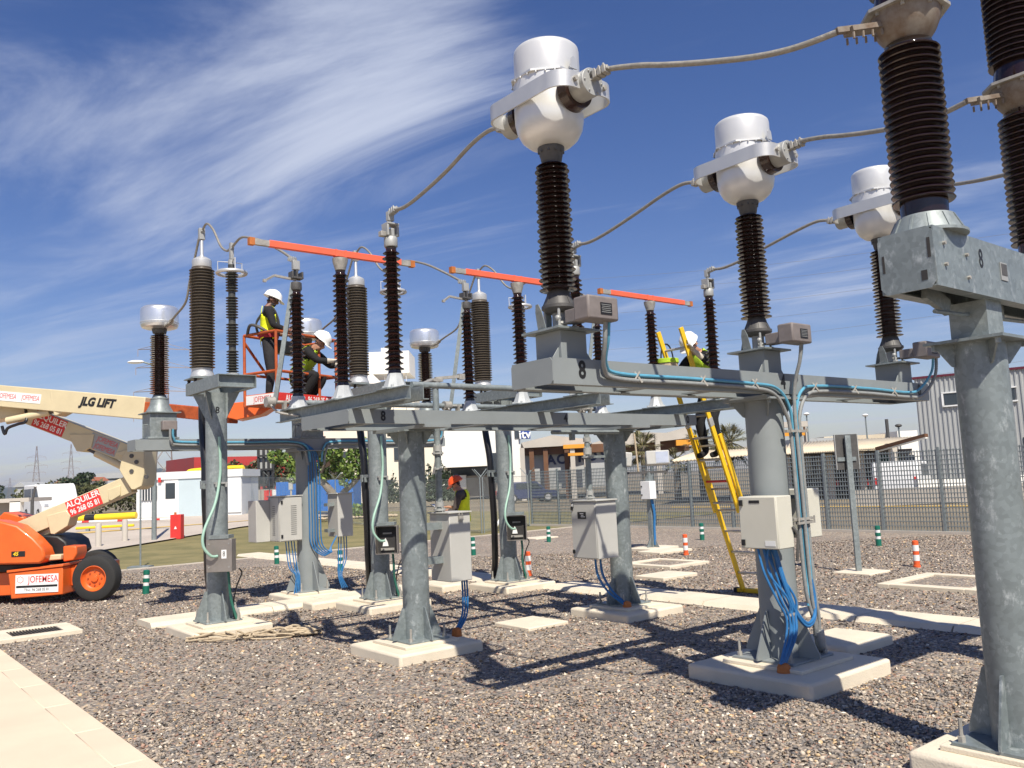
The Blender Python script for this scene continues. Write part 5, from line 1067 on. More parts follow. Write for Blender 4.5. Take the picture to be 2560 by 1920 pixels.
# stickers on the booms: set along each boom, 4 mm proud of its side
def on_boom(a, c, t, off, w, h, m, parent, lines, face=-.13):
    a, c = rel(a), rel(c); d = (c-a); n = Vector((0, 1, 0)); x = d.normalized()
    if x.x < 0: x = -x
    y = Vector((0, -1, 0)).cross(x)*-1
    if y.z < 0: y = -y
    nn = x.cross(y).normalized()
    if nn.y > 0: nn = -nn
    o = a.lerp(c, t)+y*off+nn*(abs(face)+.002)
    b = MB(); b.box((0, 0, 0), (w, h, .003)); pl_ = b.build('sticker', M[m], lift); pl_.matrix_local = frame(o, x, y)
    for s, sz, mm, dx, dy, k in lines: text(s, sz, M[mm], pl_, (dx, dy, .0022), (1, 0, 0), (0, 1, 0), **k)
    return pl_
on_boom((-8.279, 14.450, 1.158), (-6.428, 14.450, 1.855), .60, .0, .58, .265, 'red', lb, (('ALQUILER', .135, 'white', 0, .065, dict(bold=.002, width=.95)), ('96 268 05 81', .125, 'white', 0, -.065, dict(bold=.002, width=.78))), -.12)
on_boom((-6.351, 14.500, 2.307), (-9.111, 14.500, 3.498), .52, 0, .56, .275, 'red', ub, (('ALQUILER', .135, 'white', 0, .065, dict(bold=.002, width=.95)), ('96 268 05 81', .125, 'white', 0, -.065, dict(bold=.002, width=.78))), -.12)
on_boom((-6.351, 14.500, 2.307), (-9.111, 14.500, 3.498), .19, .0, .50, .26, 'zinc_white', ub, (('JOFEMESA', .12, 'red', .05, .06, dict(width=.7)), ('JOFEMESA', .12, 'red', .05, -.065, dict(width=.7))), -.12)
on_boom((-9.052, 14.300, 3.483), (-5.850, 13.750, 3.035), .30, .0, .86, .155, 'white', mb_, (('JOFEMESA', .12, 'red', -.19, 0, dict(width=.62)), ('JOFEMESA', .12, 'red', .24, 0, dict(width=.62))), -.13)
t_ = on_boom((-9.052, 14.300, 3.483), (-5.850, 13.750, 3.035), .745, .02, .01, .01, 'cream', mb_, (('JLG LIFT', .185, 'black', 0, 0, dict(bold=.010, shear=.25, width=.92)),), -.13)
# basket
z0 = 2.83; B0 = Vector((-3.25, 11.79, z0)); e1 = Vector((math.cos(R(60)), math.sin(R(60)), 0)); e2 = Vector((-e1.y, e1.x, 0)); La, Lb = 1.22, .62
def bk(a, c, z): return B0+e1*a+e2*c+Vector((0, 0, z))-LB
def rail(name, pts, r=.021, m='rail_orange'): b = MB(); b.tube(pts, r, 10); return b.build(name, M[m], lift)
for (a, c) in ((0, 0), (0, Lb), (La, 0), (La, Lb), (La*.70, 0)): rail('basket_post', [bk(a, c, 0), bk(a, c, 1.02)])
for z in (1.02, .46):
    for p_, q_ in (((0, 0), (La, 0)), ((La, 0), (La, Lb)), ((La, Lb), (0, Lb)), ((0, Lb), (0, 0))): rail('basket_rail', [bk(*p_, z), bk(*q_, z)])
rail('basket_brace', [bk(0, Lb, .92), bk(.45, Lb, .46)])
b = MB(); b.prism([(0, 0), (La, 0), (La, Lb), (0, Lb)], 0, .02, Matrix(((e1.x, e2.x, 0, B0.x-LB.x), (e1.y, e2.y, 0, B0.y-LB.y), (0, 0, 1, z0), (0, 0, 0, 1)))); b.build('basket_floor', M['rail_orange'], lift)
for p_, q_ in (((0, 0), (La, 0)), ((0, Lb), (0, 0)), ((La, 0), (La, Lb)), ((La, Lb), (0, Lb))):
    b = MB(); b.bar(bk(*p_, .085), bk(*q_, .085), .012, .15); b.build('toe_board', M['lift_orange'], lift)
n_ = -e2
def on_basket(a, z, w, h, m, lines):
    o = bk(a, 0, z)+n_*.0085; b = MB(); b.box((0, 0, 0), (w, h, .003)); s_ = b.build('sticker', M[m], lift); s_.matrix_local = frame(o, e1, (0, 0, 1))
    for s, sz, mm, dx, k in lines: text(s, sz, M[mm], s_, (dx, 0, .0022), (1, 0, 0), (0, 1, 0), **k)
on_basket(.61, .085, 1.18, .145, 'red', (('ALQUILER  96 268 05 81', .12, 'white', 0, dict(bold=.002, width=.72)),))
o = bk(0, Lb/2, .085)-e1*.0085; b = MB(); b.box((0, 0, 0), (.55, .13, .003)); s_ = b.build('sticker', M['white'], lift); s_.matrix_local = frame(o, -e2, (0, 0, 1)); text('JOFEMESA', .11, M['red'], s_, (.05, 0, .0022), (1, 0, 0), (0, 1, 0), width=.72)
b = MB(); b.box(bk(.7, Lb-.05, .92), (.4, .16, .2), R(60)); b.build('control_box', M['black'], lift, bevel=.02)
b = MB(); b.tube(cat([bk(0, Lb*.9, 1.02), bk(-.06, Lb*.7, 1.14), bk(-.04, Lb*.45, 1.10), bk(.05, Lb*.3, 1.02)], 5), .022, 8); b.build('guard_loop', M['dark_iron'], lift)
# ================================================================= people
def person(label, base, rz, J, top, trousers, skin, glove, vest, vest_m, helmet, helmet_tilt, group=None, beard=False, glasses=False, belt=None, tape=True):
    """J: joints in local metres, y forward, x to the right of the person. One skinned body; clothing and helmet are children."""
    vs, ed, rad, lab = [], [], [], []
    def add(p, r, l, par=None):
        vs.append(tuple(p)); rad.append(r); lab.append(l); i = len(vs)-1
        if par is not None: ed.append((par, i))
        return i
    V3 = Vector; Jv = {k: V3(v) for k, v in J.items() if k != 'scale'}
    pel = add(Jv['pelvis'], (.145, .115), 'hip'); wst = add(Jv['pelvis'].lerp(Jv['chest'], .45), (.135, .105), 'torso', pel); chs = add(Jv['chest'], (.165, .12), 'torso', wst)
    upc = add(Jv['chest'].lerp(Jv['neck'], .6), (.12, .10), 'torso', chs); nk = add(Jv['neck'], (.058, .058), 'neck', upc)
    hd = Jv['head']; hdir = (hd-Jv['neck']).normalized(); fw = V3(J['face']).normalized()
    jaw = add(hd-hdir*.055+fw*.022, (.068, .072), 'head', nk); mid = add(hd+hdir*.03, (.080, .094), 'head', jaw); add(hd+hdir*.105-fw*.01, (.066, .08), 'head', mid)
    add(hd+fw*.115-hdir*.012, (.013, .016), 'head', jaw)
    sd_ = fw.cross(hdir).normalized()
    for s in (-1, 1): add(hd+sd_*s*.092-hdir*.005, (.012, .02), 'head', mid)
    for s, n in ((1, 'r'), (-1, 'l')):
        sh = add(Jv['sh_'+n], (.075, .075), 'arm', upc); e0 = add(Jv['sh_'+n].lerp(Jv['el_'+n], .5), (.064, .064), 'arm', sh); el = add(Jv['el_'+n], (.054, .054), 'arm', e0)
        f0 = add(Jv['el_'+n].lerp(Jv['wr_'+n], .45), (.048, .048), 'fore', el); wr = add(Jv['wr_'+n], (.029, .033), 'hand', f0)
        dirn = (V3(J['hd_'+n])-Jv['wr_'+n]).normalized(); pm_ = add(Jv['wr_'+n]+dirn*.055, (.038, .020), 'hand', wr)
        sdv = dirn.cross(V3((0, 0, 1))); sdv = sdv.normalized() if sdv.length > .1 else V3((1, 0, 0)); nv = sdv.cross(dirn).normalized()
        for q, ln in ((-1.5, .062), (-.5, .078), (.5, .074), (1.5, .06)):
            k0 = add(Jv['wr_'+n]+dirn*.092+sdv*q*.019, (.0095, .0095), 'hand', pm_); k1 = add(Jv['wr_'+n]+dirn*(.092+ln*.6)+sdv*q*.02-nv*.012, (.009, .009), 'hand', k0); add(Jv['wr_'+n]+dirn*(.092+ln*.8)+sdv*q*.02-nv*.035, (.008, .008), 'hand', k1)
        k0 = add(Jv['wr_'+n]+dirn*.05+sdv*s*.042, (.011, .011), 'hand', pm_); add(Jv['wr_'+n]+dirn*.085+sdv*s*.058-nv*.01, (.009, .009), 'hand', k0)
        hp = add(Jv['hp_'+n], (.105, .105), 'leg', pel); k_ = add(Jv['hp_'+n].lerp(Jv['kn_'+n], .55), (.09, .092), 'leg', hp); kn_ = add(Jv['kn_'+n], (.068, .07), 'leg', k_)
        cf = add(Jv['kn_'+n].lerp(Jv['an_'+n], .4), (.066, .068), 'leg', kn_); an = add(Jv['an_'+n], (.044, .046), 'shoe', cf); ft = V3(J.get('toe_'+n, (0, 1, 0)))
        add(Jv['an_'+n]+ft*.09+V3((0, 0, -.045)), (.042, .035), 'shoe', an); toe = len(vs)-1; add(Jv['an_'+n]+ft*.19+V3((0, 0, -.055)), (.036, .025), 'shoe', toe)
    me = bpy.data.meshes.new('person'); me.from_pydata(vs, ed, []); ob = bpy.data.objects.new('person', me); col.objects.link(ob)
    sk = ob.modifiers.new('skin', 'SKIN'); sk.use_smooth_shade = True; sk.branch_smoothing = .3
    if not me.skin_vertices: 
        bm = bmesh.new(); bm.from_mesh(me); bm.verts.layers.skin.verify(); bm.to_mesh(me); bm.free()
    for i, sv in enumerate(me.skin_vertices[0].data): sv.radius = rad[i]; sv.use_root = (i == pel)
    ss = ob.modifiers.new('sub', 'SUBSURF'); ss.levels = 2; ss.render_levels = 2
    dg = bpy.context.evaluated_depsgraph_get(); bme = bpy.data.meshes.new_from_object(ob.evaluated_get(dg)); bpy.data.objects.remove(ob)
    mats = [M[top], M[trousers], M[skin], M[glove], M['cloth_black'], M['hair']]; bme.materials.clear()
    for m_ in mats: bme.materials.append(m_)
    idx = {'torso': 0, 'arm': 0, 'fore': 0, 'hip': 1, 'leg': 1, 'neck': 2, 'head': 2, 'hand': 3, 'shoe': 4}
    A = np.array([vs[a] for a, b_ in ed]); Bp = np.array([vs[b_] for a, b_ in ed]); lb_ = [lab[b_] for a, b_ in ed]; D = Bp-A; L2 = (D*D).sum(1)+1e-9
    rr = np.array([(max(rad[a])+max(rad[b_]))/2 for a, b_ in ed])
    cl = []; sleeve = J.get('bare', ())
    for p in bme.polygons:
        c = np.array(p.center); t = np.clip(((c-A)*D).sum(1)/L2, 0, 1); dist = np.linalg.norm(c-(A+D*t[:, None]), axis=1)/rr; k = int(dist.argmin()); l = lb_[k]
        cl.append(l); mi = idx[l]
        if l == 'fore' and t[k] > .1 and sleeve: mi = 2
        if l == 'head':
            h_ = Vector(p.center)-hd
            if h_.dot(hdir) > .03 and h_.dot(fw) < .05: mi = 5
            if h_.dot(fw) < -.03 and h_.dot(hdir) > -.04: mi = 5
            if beard and h_.dot(hdir) < -.035 and h_.dot(fw) > .0: mi = 5
        p.material_index = mi; p.use_smooth = True
    body = mobj('person', bme, None, base, rz); body.scale = (J.get('scale', 1),)*3; tag(body, label, 'person', group)
    if vest:
        bm = bmesh.new(); bm.from_mesh(bme); bm.faces.ensure_lookup_table(); ax = (Jv['neck']-Jv['pelvis']).normalized(); L = (Jv['neck']-Jv['pelvis']).length
        keep = []
        for f, l in zip(bm.faces, cl):
            s = (Vector(f.calc_center_median())-Jv['pelvis']).dot(ax)/L
            if not (l == 'torso' or (l == 'hip' and s > -.06)) or s > 1.0: keep.append(f)
        bmesh.ops.delete(bm, geom=keep, context='FACES')
        seen, isl = set(), []
        for f in bm.faces:
            if f in seen: continue
            st_, cur = [f], []; seen.add(f)
            while st_:
                q = st_.pop(); cur.append(q)
                for e in q.edges:
                    for h in e.link_faces:
                        if h not in seen: seen.add(h); st_.append(h)
            isl.append(cur)
        isl.sort(key=len); bmesh.ops.delete(bm, geom=[f for c_ in isl[:-1] for f in c_], context='FACES'); bmesh.ops.remove_doubles(bm, verts=bm.verts, dist=1e-5); bm.normal_update()
        for v in bm.verts: v.co += v.normal*.018
        for f in bm.faces:
            s = (Vector(f.calc_center_median())-Jv['pelvis']).dot(ax)/L; f.material_index = 1 if tape and (.16 < s < .28 or .44 < s < .54) else 0
        vme = bpy.data.meshes.new('vest'); bm.to_mesh(vme); bm.free(); vme.materials.clear(); vme.materials.append(M[vest_m]); vme.materials.append(M['tape']); o = mobj('safety_vest', vme, body); so = o.modifiers.new('thick', 'SOLIDIFY'); so.thickness = .008; so.offset = 1
    # helmet
    up = (Matrix.Rotation(helmet_tilt, 3, sd_) @ hdir).normalized(); hf = (fw-up*fw.dot(up)).normalized(); hs = hf.cross(up)
    Mh = Matrix(((hs.x, hf.x, up.x, 0), (hs.y, hf.y, up.y, 0), (hs.z, hf.z, up.z, 0), (0, 0, 0, 1))); Mh.translation = hd+up*.045
    b = MB(); pr = [(.118, 0), (.124, .004), (.118, .010), (.113, .04), (.10, .085), (.07, .118), (.035, .132), (.003, .136)]
    b.lathe(pr, 24, Mh @ Matrix.Diagonal((1, 1.22, 1, 1))); n = len(b.f)
    b.add([(.115*math.sin(a), .10+.115*math.cos(a)*.85, -.004-.012*math.cos(a)) for a in np.linspace(-1.2, 1.2, 9)]+[(.105*math.sin(a), .10+.10*math.cos(a)*.2, .006) for a in np.linspace(-1.2, 1.2, 9)]+[(.115*math.sin(a), .10+.115*math.cos(a)*.85, -.010-.012*math.cos(a)) for a in np.linspace(-1.2, 1.2, 9)], [(i, i+1, 10+i, 9+i) for i in range(8)]+[(18+i, 19+i, i+1, i) for i in range(8)]+[(9+i, 10+i, 19+i, 18+i) for i in range(8)], Mh)
    for x in (-.02, .02): b.tube([Mh @ Vector((x, -.10, .086)), Mh @ Vector((x, -.05, .122)), Mh @ Vector((x, .0, .136)), Mh @ Vector((x, .05, .124)), Mh @ Vector((x, .10, .09))], .008, 6)
    b.build('helmet', M[helmet], body, ang=60)
    ey = hd+fw*.088+hdir*.022
    if glasses:
        b = MB(); b.bar(ey-sd_*.065, ey+sd_*.065, .02, .035, hdir); b.build('sunglasses', M['black'], body, bevel=.006)
    else:
        for s in (-1, 1): b = MB(); b.sphere(ey+sd_*s*.033-fw*.006, .012, 8, 6); b.build('eye', M['dark'], body)
    b = MB(); b.bar(hd+fw*.086-hdir*.055-sd_*.026, hd+fw*.086-hdir*.055+sd_*.026, .012, .012, hdir); b.build('mouth', M['belt_red'] if not beard else M['dark'], body)
    if belt:
        p0 = Jv['pelvis']+Vector((0, 0, .10)); b = MB(); b.lathe([(.178, -.05), (.186, -.03), (.186, .03), (.178, .05)], 24, Matrix.Translation(p0) @ Matrix.Diagonal((1, .82, 1, 1))); b.build('harness_belt', M[belt], body)
        b = MB()
        for s in (-1, 1): b.tube(cat([p0+Vector((s*.12, .13, 0)), Jv['chest']+Vector((s*.12, .155, 0)), Jv['neck']+Vector((s*.11, .03, .0)), Jv['chest']+Vector((s*.08, -.165, 0)), p0+Vector((s*.1, -.15, 0))], 6), .014, 6)
        b.build('harness_strap', M['dark'], body)
    return body
def stand(**k):
    J = dict(pelvis=(0, 0, .96), chest=(0, -.01, 1.27), neck=(0, 0, 1.49), head=(0, .03, 1.61), face=(0, 1, -.1), sh_r=(.19, 0, 1.43), sh_l=(-.19, 0, 1.43), el_r=(.24, -.03, 1.14), el_l=(-.24, -.03, 1.14), wr_r=(.23, .10, .90), wr_l=(-.23, .10, .90),
             hd_r=(.22, .16, .80), hd_l=(-.22, .16, .80), hp_r=(.09, 0, .90), hp_l=(-.09, 0, .90), kn_r=(.11, .03, .50), kn_l=(-.11, .03, .50), an_r=(.12, -.02, .085), an_l=(-.12, -.02, .085))
    J.update(k); return J
# standing in the basket, looking towards the disconnector
person('person in white helmet and yellow vest standing upright in the orange basket', B0+e1*.16+e2*.30+Vector((0, 0, .02)), R(-72),
       stand(el_r=(.27, .06, 1.17), wr_r=(.20, .30, 1.10), hd_r=(.18, .42, 1.10), el_l=(-.27, .05, 1.16), wr_l=(-.20, .28, 1.10), hd_l=(-.18, .4, 1.10), head=(0, .05, 1.60), face=(0, 1, -.12), scale=.93), 'cloth_black', 'cloth_grey', 'skin_dark', 'skin_dark', True, 'hivis', 'helmet_white', R(2), 'workers in the basket', True, True, 'belt_red')
# crouching at the other end of the basket
person('person in white helmet crouching in the basket and reaching out over the rail', B0+e1*.72+e2*.30+Vector((0, 0, .02)), R(-100),
       stand(pelvis=(0, -.05, .40), chest=(0, .13, .66), neck=(0, .26, .84), head=(0, .36, .93), face=(0, .75, -.75), sh_r=(.18, .22, .79), sh_l=(-.18, .22, .79), el_r=(.22, .42, .62), el_l=(-.24, .42, .60), wr_r=(.12, .60, .62), wr_l=(-.12, .66, .60), hd_r=(.09, .72, .62), hd_l=(-.09, .78, .60),
             hp_r=(.10, -.03, .38), hp_l=(-.10, -.03, .38), kn_r=(.15, .36, .44), kn_l=(-.15, .36, .42), an_r=(.14, .12, .085), an_l=(-.14, .10, .085)), 'cloth_black', 'cloth_black', 'skin', 'glove', True, 'hivis_green', 'helmet_white', R(6), 'workers in the basket')
# on the ladder
person('person in white helmet and lime vest climbing the yellow ladder beside the insulator', P(2.98, -3.44, 1.80), TH+R(90),
       stand(pelvis=(0, -.04, .90), chest=(.02, .05, 1.18), neck=(.03, .17, 1.38), head=(.03, .28, 1.47), face=(-.15, .75, -.65), sh_r=(.20, .13, 1.31), sh_l=(-.16, .15, 1.31), el_r=(.32, .28, 1.08), el_l=(-.34, .34, 1.15), wr_r=(.22, .50, 1.10), wr_l=(-.24, .56, 1.33), hd_r=(.18, .62, 1.12), hd_l=(-.22, .66, 1.42),
             hp_r=(.09, -.04, .85), hp_l=(-.09, -.04, .85), kn_r=(.12, .10, .48), kn_l=(-.12, .13, .50), an_r=(.11, .02, .09), an_l=(-.11, .03, .09)), 'cloth_black', 'cloth_black', 'skin', 'glove', True, 'hivis_green', 'helmet_white', R(4), None, False, False, None, False)
# writing on a clipboard by the cable poles
pc = person('person in orange helmet and yellow vest writing on a clipboard', (-.98, 15.5, 0), R(78),
       stand(head=(0, .09, 1.585), face=(0, .78, -.6), neck=(0, .03, 1.48), el_r=(.25, .06, 1.14), wr_r=(.10, .28, 1.20), hd_r=(.04, .38, 1.21), el_l=(-.24, .08, 1.13), wr_l=(-.10, .30, 1.14), hd_l=(-.02, .40, 1.15)), 'cloth_brown', 'cloth_grey', 'skin', 'skin', True, 'hivis', 'helmet_orange', R(3))
b = MB(); b.box((0, 0, 0), (.23, .31, .006)); cb = thing('clipboard', 'dark clipboard with paper held by the person in the orange helmet', 'clipboard', (-1.40, 15.56, 1.19), R(78))
b.build('board', M['dark'], cb); b = MB(); b.box((0, 0, .005), (.205, .28, .003)); b.build('paper', M['white'], cb); cb.rotation_euler = (R(28), 0, R(78))
# ================================================================= beyond the yard
M['red_clad'] = mat('red_cladding', (.42, .040, .035), .6, 0, .1, .3)
M['cream_wall'] = mat('cream_render', (.80, .74, .60), .85, 0, .05, .4)
M['white_wall'] = mat('white_render', (.84, .82, .75), .85, 0, .04, .4)
M['panel_white'] = mat('white_cabin_panel', (.68, .70, .70), .5, 0, .05, 1)
M['panel_blue'] = mat('pale_blue_cabin_panel', (.48, .57, .60), .5, 0, .05, 1)
M['container'] = mat('blue_container_paint', (.02, .16, .52), .5, 0, .1, 1.5)
M['glass'] = mat('dark_window_glass', (.03, .04, .05), .08, 0, .2, 1, spec=.8)
M['frame_dark'] = mat('dark_steel_frame', (.035, .035, .035), .6, .1, .2, 3)
M['corrug'] = mat('grey_corrugated_cladding', (.42, .43, .42), .5, .15, .06, .5)
M['burgundy'] = mat('burgundy_trim', (.12, .015, .03), .5, 0, .1, 2)
M['roof_cream'] = mat('cream_roof_sheet', (.58, .50, .37), .7, 0, .08, .6)
M['rusty'] = mat('brown_steelwork', (.14, .065, .03), .7, .1, .2, 1.5)
M['beam_grey'] = mat('precast_concrete', (.48, .44, .38), .85, 0, .08, .7)
M['crane'] = mat('orange_crane_paint', (.75, .32, .03), .5, 0, .08, 1)
M['sign_blue'] = mat('blue_sign', (.02, .06, .30), .5, 0, .05, 1)
M['navy'] = mat('navy_letter', (.015, .025, .09), .5, 0, .05, 1)
M['conc_wall'] = mat('grey_concrete_fence_panel', (.34, .31, .27), .9, 0, .12, .8)
M['bark'] = mat('plane_bark', (.20, .165, .125), .9, 0, .3, 3, .6, 12)
M['whitewash'] = mat('pale_bark', (.42, .38, .31), .9, 0, .2, 3)
M['hill'] = mat('wooded_hillside', (.045, .06, .04), 1, 0, .3, .004)
M['pylon'] = mat('weathered_pylon_steel', (.30, .24, .21), .7, .1, .1, .1)
M['palm_leaf'] = mat('palm_frond', (.085, .10, .035), .6, 0, .3, 1.5, stain=(.20, .15, .07))
M['tile'] = mat('terracotta_roof', (.36, .12, .06), .8, 0, .15, 1)
def leaf_mat(name, a, c):
    m = bpy.data.materials.new(name); m.use_nodes = True; N, L = m.node_tree.nodes, m.node_tree.links; b = N['Principled BSDF']; b.inputs['Roughness'].default_value = .55
    g = N.new('ShaderNodeNewGeometry'); r = N.new('ShaderNodeValToRGB'); r.color_ramp.elements[0].color = (*a, 1); r.color_ramp.elements[1].color = (*c, 1); L.new(g.outputs['Random Per Island'], r.inputs[0]); L.new(r.outputs[0], b.inputs['Base Color'])
    return m
M['leaf'] = leaf_mat('plane_leaf', (.05, .11, .02), (.20, .27, .05)); M['leaf_dark'] = leaf_mat('evergreen_leaf', (.014, .03, .012), (.045, .065, .025)); M['leaf_olive'] = leaf_mat('hedge_leaf', (.04, .05, .018), (.11, .11, .04)); M['twig'] = leaf_mat('bare_twig', (.08, .05, .045), (.14, .10, .085))
def leaves(name, m, blobs, n, size, parent=None, loc=None, seed=1):
    g = np.random.default_rng(seed); w = np.array([r[0]*r[1]*r[2] for c, r in blobs]); k = g.choice(len(blobs), n, p=w/w.sum()); d = g.normal(size=(n, 3)); d /= np.linalg.norm(d, axis=1)[:, None]; d *= (g.uniform(.25, 1, n)**.5)[:, None]
    C_ = np.array([c for c, r in blobs])[k]+d*np.array([r for c, r in blobs])[k]
    a = g.normal(size=(n, 3)); a /= np.linalg.norm(a, axis=1)[:, None]; b_ = np.cross(a, g.normal(size=(n, 3))); b_ /= np.linalg.norm(b_, axis=1)[:, None]; s = size*g.uniform(.6, 1.3, n)[:, None]
    V_ = np.stack([C_-a*s, C_-b_*s*.55, C_+a*s, C_+b_*s*.55], 1).reshape(-1, 3)
    me = bpy.data.meshes.new(name); me.from_pydata(V_.tolist(), [], np.arange(4*n).reshape(-1, 4).tolist()); me.materials.append(M[m]); return mobj(name, me, parent, loc)
def bx2(A, B, d, name, m, parent=None, bevel=0, y=0.0):
    """box between two opposite corners of its front face, d deep away from the camera; coordinates relative to the parent"""
    o = Vector(parent.location) if parent else Vector((0, 0, 0)); b = MB()
    b.box(((A[0]+B[0])/2-o.x, A[1]+y+d/2-o.y, (A[2]+B[2])/2-o.z), (abs(B[0]-A[0]), d, abs(A[2]-B[2]))); return b.build(name, M[m], parent, bevel=bevel)
def house(name, label, c, loc, group=None): return thing(name, label, c, loc, 0, group)

# hills and pylons
b = MB(); prof = [[(-2639.9, 2600.0, 43.7), (-2157.8, 2600.0, 48.1), (-1795.9, 2600.0, 46.1), (-1554.7, 2600.0, 44.7), (-1482.3, 2600.0, 47.4), (-1398.0, 2600.0, 53.2), (-1349.8, 2600.0, 59.4), (-1295.6, 2600.0, 66.5), (-1238.9, 2600.0, 73.5), (-1193.0, 2600.0, 69.0), (-1144.7, 2600.0, 54.8), (-1102.5, 2600.0, 72.1), (-1072.3, 2600.0, 82.8), (-1036.1, 2600.0, 71.5), (-951.6, 2600.0, 53.3), (-771.0, 2600.0, 33.0), (-469.7, 2600.0, 31.3), (-109.0, 2600.0, 8.9), (131.8, 2600.0, 10.0), (492.4, 2600.0, -0.5), (973.5, 2600.0, -4.4), (1693.8, 2600.0, -19.2), (2414.0, 2600.0, -28.1)]]; n = len(prof[0])
vs = [(p[0], p[1], p[2]) for p in prof[0]]+[(p[0], p[1]-900, -5) for p in prof[0]]+[(p[0], p[1]+900, -5) for p in prof[0]]
b.add(vs, [(i, i+1, n+i+1, n+i) for i in range(n-1)]+[(2*n+i, 2*n+i+1, i+1, i) for i in range(n-1)]); struct(b.build('hills', M['hill'], ang=80))
def pylon(label, A, base_z, w, arms, y):
    H = A[2]-base_z; t = thing('pylon', label, 'pylon', (A[0], y, base_z), R(20), 'lattice pylons'); b = MB(); r = .10*H/40
    def wd(s): return w*(1-s)**1.2+.6*s
    L = 9
    for sx in (-1, 1):
        for sy in (-1, 1): b.tube([(sx*wd(k/L)/2, sy*wd(k/L)/2, H*k/L) for k in range(L+1)], r, 4)
    b.build('leg_frame', M['pylon'], t); b = MB()
    for k in range(L):
        for (sx, sy, tx, ty) in ((-1, -1, 1, -1), (1, -1, 1, 1), (1, 1, -1, 1), (-1, 1, -1, -1)):
            a0, a1 = wd(k/L)/2, wd((k+1)/L)/2; b.tube([(sx*a0, sy*a0, H*k/L), (tx*a1, ty*a1, H*(k+1)/L)], r*.6, 3); b.tube([(tx*a0, ty*a0, H*k/L), (sx*a1, sy*a1, H*(k+1)/L)], r*.6, 3)
    b.build('bracing', M['pylon'], t)
    for z, l in arms:
        for s in (-1, 1):
            b = MB(); b.tube([(0, .4, z), (s*l, 0, z-.3)], r*.8, 3); b.tube([(0, -.4, z), (s*l, 0, z-.3)], r*.8, 3); b.tube([(0, 0, z+1.6), (s*l, 0, z-.3)], r*.6, 3); b.tube([(s*l, 0, z-.3), (s*l, 0, z-2.2)], r*.7, 3); b.build('cross_arm', M['pylon'], t)
pylon('faint lattice pylon standing nearest the cream lower boom', (-344.710, 620.000, 40.867), 0, 7, ((33, 6), (27, 7), (22, 6)), 620)
pylon('faint lattice pylon beside the pale street', (-350.809, 680.000, 44.999), 0, 7, ((38, 6), (31, 7), (26, 6)), 680)
pylon('very distant small lattice pylon on the skyline', (-527.898, 900.000, 26.462), 0, 6, ((24, 5), (19, 5)), 900)
pylon('lattice pylon with four pairs of arms right behind the voltage transformer', (-93.746, 230.000, 48.877), 0, 5, ((41, 6.5), (36, 7), (29.5, 7.5), (23.5, 7.5)), 230)
for i, (A, B) in enumerate([((8.46, 105.0, 24.11), (47.74, 70.0, 19.24)), ((8.31, 105.0, 21.34), (47.54, 70.0, 17.55)), ((8.42, 108.0, 19.59), (48.74, 72.0, 16.62)), ((8.53, 111.0, 17.71), (49.88, 74.0, 15.26)), ((8.55, 105.0, 25.88), (47.9, 70.0, 20.6)), ((23.36, 120.0, 11.0), (53.3, 80.0, 11.05))]):
    A, B = Vector(A), Vector(B); mid = (A+B)/2-Vector((0, 0, .012*(A-B).length)); b = MB(); b.tube([q-A for q in cat([A, mid, B], 10)], .012, 4); tag(b.build('overhead_wire', M['conductor'], None, A), 'thin overhead wire crossing the sky behind the current transformers', 'wire', 'thin wires in the sky')

# street lamp, slender post, posts and red cabinet by the road
def gz(x, y): return terrain(x, y)
sl = thing('street_lamp', 'tall street lamp with a white head reaching out to the left', 'street lamp', (-12.07, 28.79, .12))
b = MB(); b.cyl((0, 0, -.1), (.02, 0, 5.95), .085, 14, .05); b.build('mast', M['galv'], sl)
b = MB(); b.cyl((.02, 0, 5.9), (-.35, 0, 6.02), .03, 8); b.build('arm', M['galv'], sl)
b = MB(); b.sphere((-.62, 0, 6.04), .29, 14, 8, (1, .42, .22)); b.build('lamp_head', M['white'], sl)
b = MB(); b.cyl((0, 0, 0), (0, 0, 2.0), .022, 8); b.box((0, 0, .02), (.5, .3, .05)); tag(b.build('slender_post', M['galv'], None, (-8.76, 20.14, 0)), 'slender grey post at the edge of the lawn', 'post')
rc = thing('hydrant_cabinet', 'red hydrant cabinet with a white mark standing by the road', 'cabinet', (-11.56, 29.44, .15))
b = MB(); b.box((0, 0, .41), (.36, .3, .82)); b.build('body', M['red'], rc, bevel=.01)
b = MB(); b.prism([(-.05, 0), (.05, 0), (0, .10)], -.002, .002, Matrix.Translation((0, -.154, .34)) @ Matrix.Rotation(R(90), 4, 'X')); b.build('triangle_mark', M['white'], rc)
b = MB(); b.cyl((-.06, 0, .82), (-.06, 0, .90), .04, 10); b.build('valve', M['terracotta'], rc)
for (x, y, w) in ((-13.05, 27.0, 'nearer the boom lift'), (-12.95, 28.6, 'nearer the street lamp')):
    b = MB(); z = gz(x, y); b.lathe([(.09, -.1), (.09, .70), (.075, .74), (.02, .75)], 16); tag(b.build('concrete_post', M['beam_grey'], None, (x, y, z)), 'round grey concrete post beside the road '+w, 'post', 'round posts by the road')
def striped(name, label, A, B, r, ms, n, category, sup=()):
    A, B = Vector(A), Vector(B); t = thing(name, label, category, (A.x, A.y, gz(A.x, A.y)))
    o = Vector(t.location)
    for k in range(n):
        b = MB(); b.cyl(A.lerp(B, k/n)-o, A.lerp(B, (k+1)/n)-o, r, 12); b.build('band', M[ms[k % len(ms)]], t)
    for s in sup:
        q = A.lerp(B, s)-o; b = MB(); b.box((q.x, q.y+.02, q.z/2), (.12, .12, max(.05, q.z-.02))); b.build('support', M['galv'], t)
